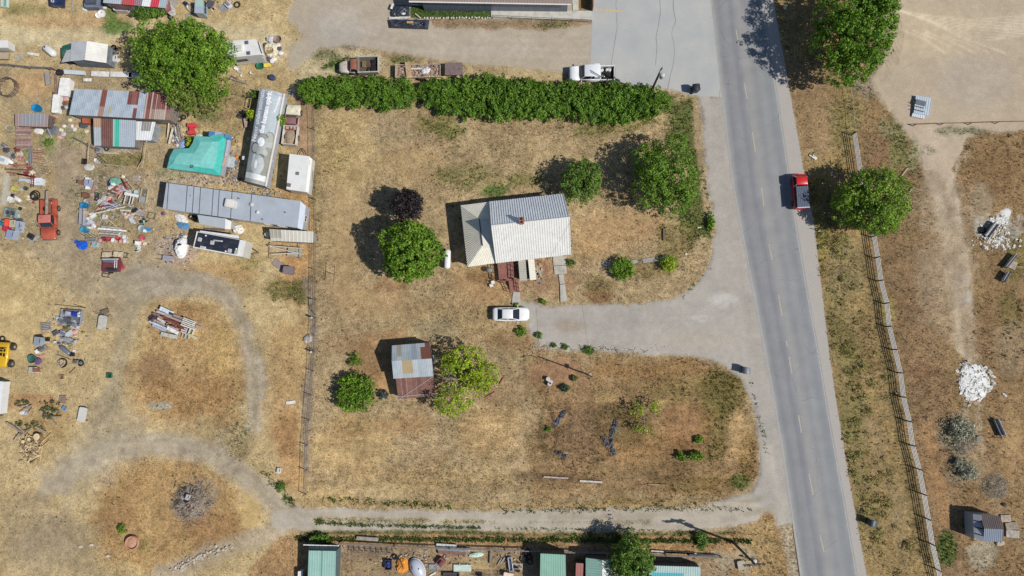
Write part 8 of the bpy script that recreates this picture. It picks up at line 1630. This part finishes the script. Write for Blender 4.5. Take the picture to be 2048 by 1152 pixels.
for i in range(170):
    x,y=r11.gauss(62,11),r11.gauss(900,15)
    if abs(x-62)>20 or abs(y-900)>30: continue
    p=P(x,y); L=r11.uniform(.25,.9); a=r11.uniform(0,3.14); z=r11.uniform(.08,.45)*max(.3,1-abs(x-62)/26); mb.tube((p.x-L/2*math.cos(a),p.y-L/2*math.sin(a),z),(p.x+L/2*math.cos(a),p.y+L/2*math.sin(a),z+r11.uniform(-.1,.1)),r11.uniform(.04,.11),n=6,c=[(206,182,136),(176,152,118),(140,118,94),(220,200,160)][i % 4])
o=mb.build('split_firewood','wood'); tag(o,'loose split firewood and offcuts spread below the cut rounds',None,None,'stuff')
for i,(x,y,L,a) in enumerate(((92,855,1.6,-60),(92,876,1.9,42),(90,888,1.4,40),(81,910,2.4,84))): I('log',x,y,['bent pale branch at the top right of the firewood heap','pinkish long branch right of the largest round','thin branch below the pinkish one','long curved pale branch along the right of the split wood'][i],(214,184,136),L=L,W=.12,deg=a)
o=leafcloud('brush_leaves',*crown_pts([(P(103,818).x,P(103,818).y,.2,1.2,1.1,.5),(P(45,806).x,P(45,806).y,.1,.8,.5,.3),(P(60,850).x,P(60,850).y,.1,1.6,.5,.25)],40,.4,77,.1,.4,1,-.2),.3,[(104,112,66),(130,130,84),(86,96,56)],seed=77); tag(o,'cut leafy brush wilting around the firewood logs',None,None,'stuff')
# ash and brush mound
mb=MB(); p0=P(384,1003)
for i in range(900):
    a,rr=r11.uniform(0,6.28),abs(r11.gauss(0,1))*1.5
    if rr>3.3+.7*math.sin(3*a)+.4*math.sin(5*a+1): continue
    x,y=p0.x+rr*math.cos(a),p0.y+rr*math.sin(a)*.95; z=.55*max(0,1-rr/2.6)+.03; L=r11.uniform(.3,1.3); b_=r11.uniform(0,3.14); mb.tube((x-L/2*math.cos(b_),y-L/2*math.sin(b_),z),(x+L/2*math.cos(b_),y+L/2*math.sin(b_),z+r11.uniform(-.05,.18)),r11.uniform(.012,.035),n=3,c=[(184,172,158),(146,132,116),(108,96,84),(206,196,182)][i % 4])
o=mb.build('burn_pile_sticks','wood'); tag(o,'grey ashy sticks heaped in the burn pile inside the south loop',None,None,'stuff')
o=MB((146,132,116)).blob(p0.x,p0.y,-.15,2.2,2.0,.55,20,8,.22,flat=True).build('ash_mound','stone',smooth=True); tag(o,'low grey ash mound under the burn pile sticks','mound')
I('appliance',376,994,'pale square stove box on top of the burn pile','pale grey',L=.5,W=.7,Hh=.4,deg=-20,z=.5); I('bucket',378,1012,'rusty can lying on the burn pile',(150,90,80),W=.5,Hh=.4,z=.4); I('box',374,1003,'black box between the stove box and the rusty can','black',L=.55,W=.25,Hh=.2,deg=20,z=.6)
t=bthing('fire_pit','rusty pink round fire bowl on the south field','fire pit',267,1084); p=P(267,1084)
MB((206,150,124)).lathe(p.x,p.y,0,[(.8,0),(.9,.15),(.86,.5),(.8,.5),(.7,.12)],20).build('bowl','old_paint',t,world=True); MB((200,160,132)).blob(p.x+.05,p.y-.05,.12,.74,.72,.22,14,6,.06,flat=True).build('ash_fill','stone',t,world=True)
# rubble line lower left
for i in range(60):
    s_=r11.random(); x,y=345+s_*120+r11.gauss(0,3),1138-s_*48+r11.gauss(0,5); I('rock',x,y,'pale broken concrete chunk in the rubble line at the bottom left',(196,188,176),L=r11.uniform(.2,.5),W=r11.uniform(.15,.35),Hh=.15,group='concrete chunks of the rubble line',deg=r11.uniform(0,180))
for i,(x,y) in enumerate(((160,1093),(215,1112),(182,1090))): I('rock',x,y,['pale flat stone left of the fire bowl','pale flat stone low below the fire bowl','small stone between the flat stones'][i],(196,192,176),L=.7,W=.4,Hh=.1)
I('plank',581,805,'white plastic board lying in the straw west of the wire fence','white',L=1.25,W=.4,deg=8); I('appliance',558,941,'small white square box in the straw near the track bend','white',L=.5,W=.7,Hh=.3,deg=-8)
I('rock',617,678,'pale grey flat boulder beside the wire fence',(186,180,170),L=1.3,W=1.1,Hh=.3,deg=40)
# home lot
I('plank',606,1006,'x','brown') if False else None
for i,(x,y,L) in enumerate(((1112,955,3.2),(1182,963,2.9),(1315,969,2.4))): I('beam',x,y,['left pale timber lying on the brown plot','middle whitest timber lying on the brown plot','right thin weathered timber lying on the brown plot'][i],[(190,178,164),(216,208,196),(168,146,116)][i],L=L,W=[.2,.22,.12][i],Hh=.15,deg=-3)
for i,(x,y,c) in enumerate(((1096,758,(200,200,196)),(1101,764,(206,204,200)),(1099,768,(190,188,186)))): I('barrel',x,y,['upper left white pot of the trio on the brown plot','right white pot of the trio on the brown plot','lower white pot of the trio on the brown plot'][i],c,W=.55,Hh=.5)
for i,(pts,lb) in enumerate((([(1231,843),(1228,858),(1222,872),(1223,890),(1230,912)],'long strip of black plastic sheeting on the old planting beds'),([(1205,876),(1213,884),(1217,892)],'short piece of black plastic sheeting left of the long strip'),([(1127,826),(1118,838),(1112,848)],'upper left piece of black plastic sheeting on the planting beds'),([(1112,904),(1124,908),(1134,914)],'lower left piece of black plastic sheeting on the planting beds'))):
    mb=MB((60,64,70)); q=random.Random(i); prev=None
    for k in range(len(pts)-1):
        a,b_=P(*pts[k]),P(*pts[k+1]); n_=5
        for j in range(n_): c_=a.lerp(b_,j/n_); mb.blob(c_.x,c_.y,.0,q.uniform(.15,.42),q.uniform(.08,.26),q.uniform(.05,.16),9,4,.55,c=[(52,54,60),(96,102,112),(40,42,48)][j % 3],rot=q.uniform(0,3),flat=True,seed=j+k*7)
    o=mb.build('plastic_sheeting','plastic'); tag(o,lb,'plastic sheet')
mb=MB(); p0=P(1210,793)
for k in range(500): a,rr=r11.uniform(0,6.28),r11.random() ** .6; x,y=p0.x+1.6*rr*math.cos(a),p0.y+.75*rr*math.sin(a); z=.22*(1-rr)+.02; b_=r11.uniform(0,3.14); mb.tube((x,y,z),(x+.3*math.cos(b_),y+.3*math.sin(b_),z+r11.uniform(-.03,.06)),.02,n=3,c=[(206,176,122),(186,154,104),(216,190,140)][k % 3])
o=mb.build('straw_heap','cloth'); tag(o,'low pale straw heap in the middle of the brown plot','straw heap')
I('beam',1328,469,'short dark weathered rail lying on the east lawn',(120,108,92),L=.25,W=1.6,Hh=.2); I('plank',1399,455,'small pale board at the east lawn edge','cream',L=.5,W=.15); I('rock',1372,508,'small white stone on the east lawn','white',L=.35,W=.3,Hh=.1)
for i,(x,y,c,L,a) in enumerate(((980,790,(176,110,96),1.6,30),(1003,762,(170,104,90),1.0,60))): I('plank',x,y,['dusty red board right of the yellow green tree','shorter dusty red board above the longer one'][i],c,L=L,W=.12,deg=a)
# black tarps at the top building
for i,(pts,lb) in enumerate(((((782,8),(818,8),(817,31),(781,33)),'square black tarp with white tears beside the planted strip'),(((774,37),(858,37),(855,56),(777,53)),'long black tarp with a tan hole on the gravel edge'))):
    p4=[P(*a,.5) for a in pts]; mb=MB((52,58,74)); N1,N2=14,8; vs=[]
    for j in range(N2+1):
        for k in range(N1+1): q_=p4[0].lerp(p4[1],k/N1).lerp(p4[3].lerp(p4[2],k/N1),j/N2); e_=min(k,N1-k,j,N2-j) == 0; vs.append((q_.x,q_.y,.12 if e_ else .5+.12*math.sin(k*1.9+j*2.3)+.06*math.sin(k*4.1-j)))
    mb.add(vs,[(j*(N1+1)+k,(j+1)*(N1+1)+k,(j+1)*(N1+1)+k+1,j*(N1+1)+k+1) for j in range(N2) for k in range(N1)],[[(52,58,74),(60,66,82),(46,50,64),(70,78,92)][(k*3+j*5) % 4] for k in range(N1*N2)] if False else None)
    mb.add([(p.x,p.y,.12) for p in p4]+[(p.x,p.y,0) for p in p4],[(0,1,5,4),(1,2,6,5),(2,3,7,6),(3,0,4,7)]); o=mb.build('black_tarp','plastic'); tag(o,lb,'tarp')
I('panel',800,10,'small grey board lying on the square black tarp',(170,170,150),L=.55,W=.35,Hh=.62); I('plank',820,44,'tan plank on the long black tarp',(206,160,100),L=.9,W=.3,z=.6); I('tarp',807,27,'white scrap on the square black tarp','white',L=.6,W=.3,Hh=.1,z=.55); I('wheel',851,51,'small white ring at the end of the long black tarp',W=.35,z=.55); I('plank',799,35,'white beam between the two black tarps',(214,212,206),L=3.0,W=.3,deg=0,z=.1); I('plank',816,20,'white tarp edge strip east of the square black tarp','white',L=1.4,W=.25,deg=80); I('plank',784,12,'white torn strip at the left of the square black tarp','white',L=.8,W=.3,deg=70,z=.5); I('log',836,32,'pale log at the corner of the planted strip','cream',L=1.0,W=.2,deg=-42)
for i in range(26): I('rock',850+i*5.2+r11.uniform(-1.5,1.5),35.5+r11.uniform(-1,1)-i*.02,'white edging stone along the foot of the planted strip',(214,210,196),L=.3,W=.22,Hh=.14,group='edging stones of the planted strip',deg=r11.uniform(0,90))
# ---------------------------------------------------------------- bottom yard
I('crate',777,1129,'dark crate of blue and red tools in the bottom yard',(70,70,86),L=.85,W=1.2,Hh=.6); I('lump',777,1129,'blue red bundle inside the dark crate',(60,80,150),L=.6,W=.9,Hh=.6); I('tyre',789,1114,'black tyre above the orange tarp in the bottom yard',W=.75)
I('tarp',804,1132,'orange tarp heap beside the pale boat in the bottom yard',(232,156,66),L=1.6,W=1.9,Hh=.5); I('pipe',803,1126,'dark rod leaning over the orange tarp heap','black',L=1.6,W=.07,deg=-70,z=.5)
p=P(834,1140,.6); t=thing('pale_boat','pale grey oval boat hull with white rim in the bottom yard','boat',(p.x,p.y,0),R_(-62))
MB((196,202,214)).blob(0,0,.15,1.45,.88,.75,22,9,0,flat=True).build('hull','paint',t,smooth=True); mb=MB((226,228,230)); mb.path([(1.45*math.cos(a*.35),.88*math.sin(a*.35),.18) for a in range(19)],.06,5); mb.build('gunwale','plastic',t); MB((110,114,130)).blob(-.5,-.35,.72,.28,.18,.08,12,4).build('hatch','matte',t); MB((80,84,98)).blob(-.1,.3,.84,.12,.1,.05,10,4).build('cap','matte',t)
I('machine',882,1124,'dark red pump with tangled hoses in the bottom yard',(150,90,90),L=1.0,W=.9,Hh=.7,deg=50); I('panel',869,1134,'blue grey flat sheet left of the dark red pump',(150,152,158),L=1.5,W=.7,Hh=.06); I('panel',925,1136,'pale green flat board in the middle of the bottom yard',(206,222,210),L=2.3,W=.85,Hh=.1); I('roll',740,1099,'long lying roll of wire mesh at the top of the bottom yard',(150,148,146),L=5.8,W=.8,deg=-3)
for i,(x,y,c,L) in enumerate(((893,1091,(206,206,204),2.6),(906,1098,(136,150,152),4.0),(904,1105,(140,104,96),3.6),(735,1077,(166,158,146),2.8))): I('beam',x,y,['white timber bundle above the grey green ones','grey green timber bundle along the plank fence','rusty timber bundle below the grey green one','old grey timber at the top of the wire mesh roll'][i],c,L=L,W=.45,Hh=.35,deg=-3)
I('tarp',953,1110,'pale mint crumpled sheet right of the timber bundles',(214,240,222),L=1.8,W=.6,Hh=.2,deg=8); I('plank',931,1099,'pale blue board right of the grey green bundle',(196,208,214),L=1.2,W=.4,deg=-6)
I('trough',1021,1128,'white blue upright chute with dark scrap in the bottom yard',(214,222,238),L=.45,W=1.7,Hh=.5,deg=8); I('bag',1033,1138,'black draped cloth beside the white blue chute','black',L=1.1,W=.6,Hh=.3,deg=-45); I('frame',1035,1132,'thin white wire frame right of the chute','white',L=1.2,W=.6,Hh=.4); I('frame',974,1147,'long rusty bed frame at the bottom edge',(110,90,80),L=3.3,W=.5,Hh=.3); I('machine',960,1150,'black round grill at the left end of the rusty bed frame','black',L=.6,W=.5,Hh=.4)
I('box',1017,1150,'white tan table box at the bottom edge',(226,206,180),L=1.2,W=.7,Hh=.6,deg=-8); I('trough',903,1150,'dark grey trough with green plant at the bottom edge',(96,94,96),L=2.0,W=.6,Hh=.4); I('plank',865,1149,'black and white board end at the bottom edge','white',L=.9,W=.2,deg=30); I('box',603,1150,'white appliance pair left of the teal roofed shed','white',L=.6,W=1.2,Hh=.9)
for i,(x,y) in enumerate(((1050,1107),(1058,1114),(1049,1120),(1060,1122),(1056,1102))): I('tyre',x,y,['black tyre left in the tyre heap by the green shed','black tyre right in the tyre heap by the green shed','black tyre lower left in the tyre heap by the green shed','lowest black tyre in the tyre heap by the green shed','topmost black tyre in the tyre heap by the green shed'][i],W=.85,z=.1*i)
I('plank',983,1116,'grey upright board right of the mint sheet',(140,140,132),L=1.8,W=.2,deg=88,z=.3); 
for i,(x,y,a) in enumerate(((999,1124,60),(1005,1122,55))): I('plank',x,y,['left grey slanting plank in the bottom yard','right grey slanting plank in the bottom yard'][i],(176,168,160),L=1.0,W=.14,deg=a)
o=MB((90,176,60)).path([(P(620,1088).x,P(620,1088).y,.3),(P(662,1068).x,P(662,1068).y,.4)],.05,5).build('green_pole','plastic'); tag(o,'bright green pole leaning through the bush above the teal roofed shed','pole')
I('plank',642,1091,'white rafter board at the back of the teal roofed shed','white',L=4.6,W=.12,deg=-1,z=1.8); I('log',607,1081,'brown log at the northwest of the teal roofed shed',(110,80,64),L=1.2,W=.2,deg=-32)
for i,(x,y,L) in enumerate(((1360,1105,4.2),(1404,1111,3.2),(1345,1104,5.5))): I('beam',x,y,['thin pale pipe along the east end of the plank fence','white board stack east of the cyan shed','long cream rail above the cyan shed'][i],(206,200,188),L=L,W=.16+.2*(i == 1),Hh=.3,deg=-3)
I('box',1482,1130,'pale dusty concrete block pile near the lane pole',(176,166,146),L=.9,W=1.1,Hh=.3,deg=10)
# ---------------------------------------------------------------- east side
t=bthing('panel_stack','stack of pale blue metal panels with a dark sheet on the sandy lot','panel stack',1843,210)
p=P(1843,210,.3); rz=R_(-16)
MB((190,204,216)).ribbed((p.x-1.1,p.y-1.1,.35),(p.x+.9,p.y-1.5,.35),(p.x+1.35,p.y+.9,.42),(p.x-.7,p.y+1.3,.42),.28,.03).build('panel','roof_metal',t,world=True); MB((206,214,222)).ribbed((p.x-1.3,p.y-1.5,.2),(p.x+.4,p.y-1.9,.2),(p.x+.5,p.y-1.2,.3),(p.x-1.1,p.y-.8,.3),.28,.03).build('panel','roof_metal',t,world=True); MB((98,104,112)).box(p.x-.2,p.y+.25,.5,1.3,.65,.05,rz,ch=0).build('dark_sheet','roof_metal',t,world=True)
for k in range(3): MB((70,76,84)).tube((p.x-1.2,p.y-.6+.5*k,.47),(p.x+.2,p.y-1.0+.5*k,.5),.04,n=5).build('strap','rubber',t,world=True)
def bench(x0,y0,x1,y1,label,w_=.45,c=(176,176,180)):
    a,b_=P(x0,y0),P(x1,y1); L=(b_-a).length; t=thing('feed_bunk',label,'trough',((a.x+b_.x)/2,(a.y+b_.y)/2,0),math.atan2(b_.y-a.y,b_.x-a.x))
    MB(c).box(0,0,.3,L,w_,.06,ch=0).build('bottom','wood',t); MB((206,204,206)).box(0,w_/2,.5,L,.05,.5,ch=0).build('side','wood',t); MB((150,146,146)).box(0,-w_/2,.42,L,.05,.3,ch=0).build('side','wood',t)
    for s_ in (-1,1): MB(c).box(s_*L*.42,0,.14,.1,w_,.26,ch=0).build('foot','wood',t)
    return t
bench(1970,473,1990,447,'grey wooden trough beside the white lime spill',.6); bench(2007,536,2028,510,'narrow grey trough with pale boards beside it',.3); bench(2003,563,2013,546,'shortest grey trough lowest of the three by the lime spill',.4); bench(1987,838,2002,872,'long pale trough leaning in the east field near the sagebrush',.45,(160,160,164))
I('tyre',1966,460,'old brown tyre left of the grey trough by the lime spill',W=.9); I('pallet',2023,529,'pale weathered pallet beside the narrow trough',(196,186,170),L=1.3,W=1.0,deg=-25)
for i,(x,y,L,a) in enumerate(((2012,1037,1.2,0),(2024,1052,1.5,10),(2026,1068,1.6,-4))): I('pallet',x,y,['upper pale pallet right of the brown roofed shed','middle pale pallet right of the brown roofed shed','lower white board pallet right of the brown roofed shed'][i],[(196,180,164),(180,168,150),(206,198,186)][i],L=L,W=.9,deg=a)
I('rock',2010,1010,'dark brown stone above the pallets',(120,104,84),L=.7,W=.5,Hh=.25); I('rock',2000,1085,'pale rock pile below the brown roofed shed',(190,176,156),L=1.2,W=.8,Hh=.2); I('pallet',1960,878,'small weathered board piece near the sagebrush',(176,166,150),L=.7,W=.8,deg=-10)
# the white lime heap
mb=MB(); p0=P(1948,764); q=random.Random(21)
for i in range(260):
    a,rr=q.uniform(0,6.28),abs(q.gauss(0,.55)); rr=min(rr,1.0)*2.1*(1+.18*math.sin(3*a+1)); x,y=p0.x+rr*math.cos(a),p0.y+rr*math.sin(a)*1.2
    mb.blob(x,y,-.02,q.uniform(.12,.42),q.uniform(.1,.3),q.uniform(.05,.22),7,4,.4,c=[(232,231,227),(218,216,210),(196,190,178)][i % 3],rot=q.uniform(0,3),flat=True,seed=i)
mb.blob(p0.x,p0.y,-.05,1.9,2.3,.22,22,7,.1,c=(236,236,232),flat=True); o=mb.build('lime_heap','stone'); tag(o,'bright white lumpy heap of lime in the east field','heap')
I('lump',2010,790,'small white lump right of the bright white heap','white',L=.7,W=.3,Hh=.12,deg=-40)
mb=MB()
for i in range(200):
    k=i % 3; x,y=[(q.gauss(1998,9),q.gauss(443,6)),(q.gauss(2000,18),q.gauss(488,7)),(q.gauss(1985,16),q.gauss(470,9))][k]; p=P(x,y); mb.blob(p.x,p.y,-.02,q.uniform(.06,.25),q.uniform(.05,.2),.06,6,3,.4,c=[(236,236,232),(216,212,200)][i % 2],rot=q.uniform(0,3),flat=True,seed=i)
o=mb.build('lime_scraps','stone'); tag(o,'white lime crumbs spilled through the grass of the east field',None,None,'stuff')
I('plank',1627,313,'white board lying on the verge east of the road','white',L=1.1,W=.4,deg=-38); I('plank',1664,345,'small white strip in the tree shade on the verge','white',L=.4,W=.15,deg=60); I('bag',1639,461,'crumpled white paper beside the little verge marker','white',L=.6,W=.25,Hh=.15,deg=20); I('dish',1569,15,'white plastic piece at the top of the verge under the tree','white',W=.5)
p=P(1634,461); t=thing('marker_post','small dark verge marker post east of the road','post',(p.x,p.y,0)); MB((90,84,80)).tube((0,0,0),(0,0,.9),.05,n=6).build('shaft','wood',t); MB((60,60,62)).box(0,0,.95,.2,.05,.2,ch=0).build('plate','plastic',t)
I('log',1809,345,'white pale curved branch beside the round yellowish tree','cream',L=1.6,W=.12,deg=50); I('log',1771,335,'pale bent branch above the round yellowish tree',(206,190,160),L=1.5,W=.08,deg=-5); I('log',1823,380,'white branch at the east side of the round yellowish tree',(214,210,200),L=1.2,W=.12,deg=45)
# dead mounds east
for i,(x,y,r_,lb) in enumerate(((1990,975,1.6,'bleached dry tumbleweed mound above the brown roofed shed'),(1930,885,1.5,'bleached dry tumbleweed mound below the largest sagebrush'))):
    p0=P(x,y); mb=MB()
    for k in range(420):
        a,rr=q.uniform(0,6.28),q.random() ** .6*r_; xx,yy_=p0.x+rr*math.cos(a),p0.y+rr*math.sin(a); z=.45*(1-(rr/r_) ** 2)+.02; L=q.uniform(.15,.45); b_=q.uniform(0,3.14); mb.tube((xx,yy_,z),(xx+L*math.cos(b_),yy_+L*math.sin(b_),z+q.uniform(-.02,.15)),.016,n=3,c=[(176,168,154),(150,140,126),(120,112,98)][k % 3])
    o=mb.build('tumbleweed','wood'); tag(o,lb,'tumbleweed')
# litter nobody could count
mb=MB(); CL=[(206,200,190),(186,166,150),(160,142,126),(96,94,96),(196,186,168),(140,96,82),(110,136,154)]
for (cx,cy,sx,sy,n_) in ((352,490,20,16,240),(400,362,60,5,160),(470,345,10,24,110),(520,385,26,6,120),(235,400,42,30,260),(225,375,24,14,120),(190,440,18,26,90),(262,428,16,8,60),(455,325,8,26,60),(130,650,22,30,110),(40,330,22,26,110),(130,262,18,12,60),(30,440,16,26,50),(345,655,26,12,70),(355,280,12,14,60),(90,330,10,20,50),(390,345,30,5,60),(1078,545,6,14,30),(860,1120,70,12,140),(1030,1115,20,12,50),(120,145,12,10,30),(400,8,40,8,60)):
    for k in range(int(n_*.7)): x,y=q.gauss(cx,sx),q.gauss(cy,sy); p=P(x,y); mb.box(p.x,p.y,.05+q.random()*.08,q.uniform(.06,.3),q.uniform(.05,.18),.03+q.random()*.1,q.uniform(0,3),c=CL[min(6,int(q.random() ** 1.6*7))],rx=q.uniform(-.4,.4),ch=0)
o=mb.build('litter','matte'); tag(o,'small scraps and litter strewn through the junk yards',None,None,'stuff')
mb=MB()
for k in range(260):
    s_=q.random(); x,y=[(q.uniform(1060,1330),q.gauss(697,4)),(q.uniform(1040,1480),q.gauss(1014,3)),(q.gauss(1680,60),q.uniform(480,1100))][k % 3]; p=P(x,y)
    if k % 3 == 2 and x<interp(SR,y)+6: continue
    mb.blob(p.x,p.y,-.01,q.uniform(.04,.12),q.uniform(.04,.1),.06,6,3,.3,c=[(190,180,164),(150,140,126)][k % 2],flat=True,seed=k)
o=mb.build('gravel_stones','stone'); tag(o,'loose stones kicked to the edges of the gravel',None,None,'stuff')
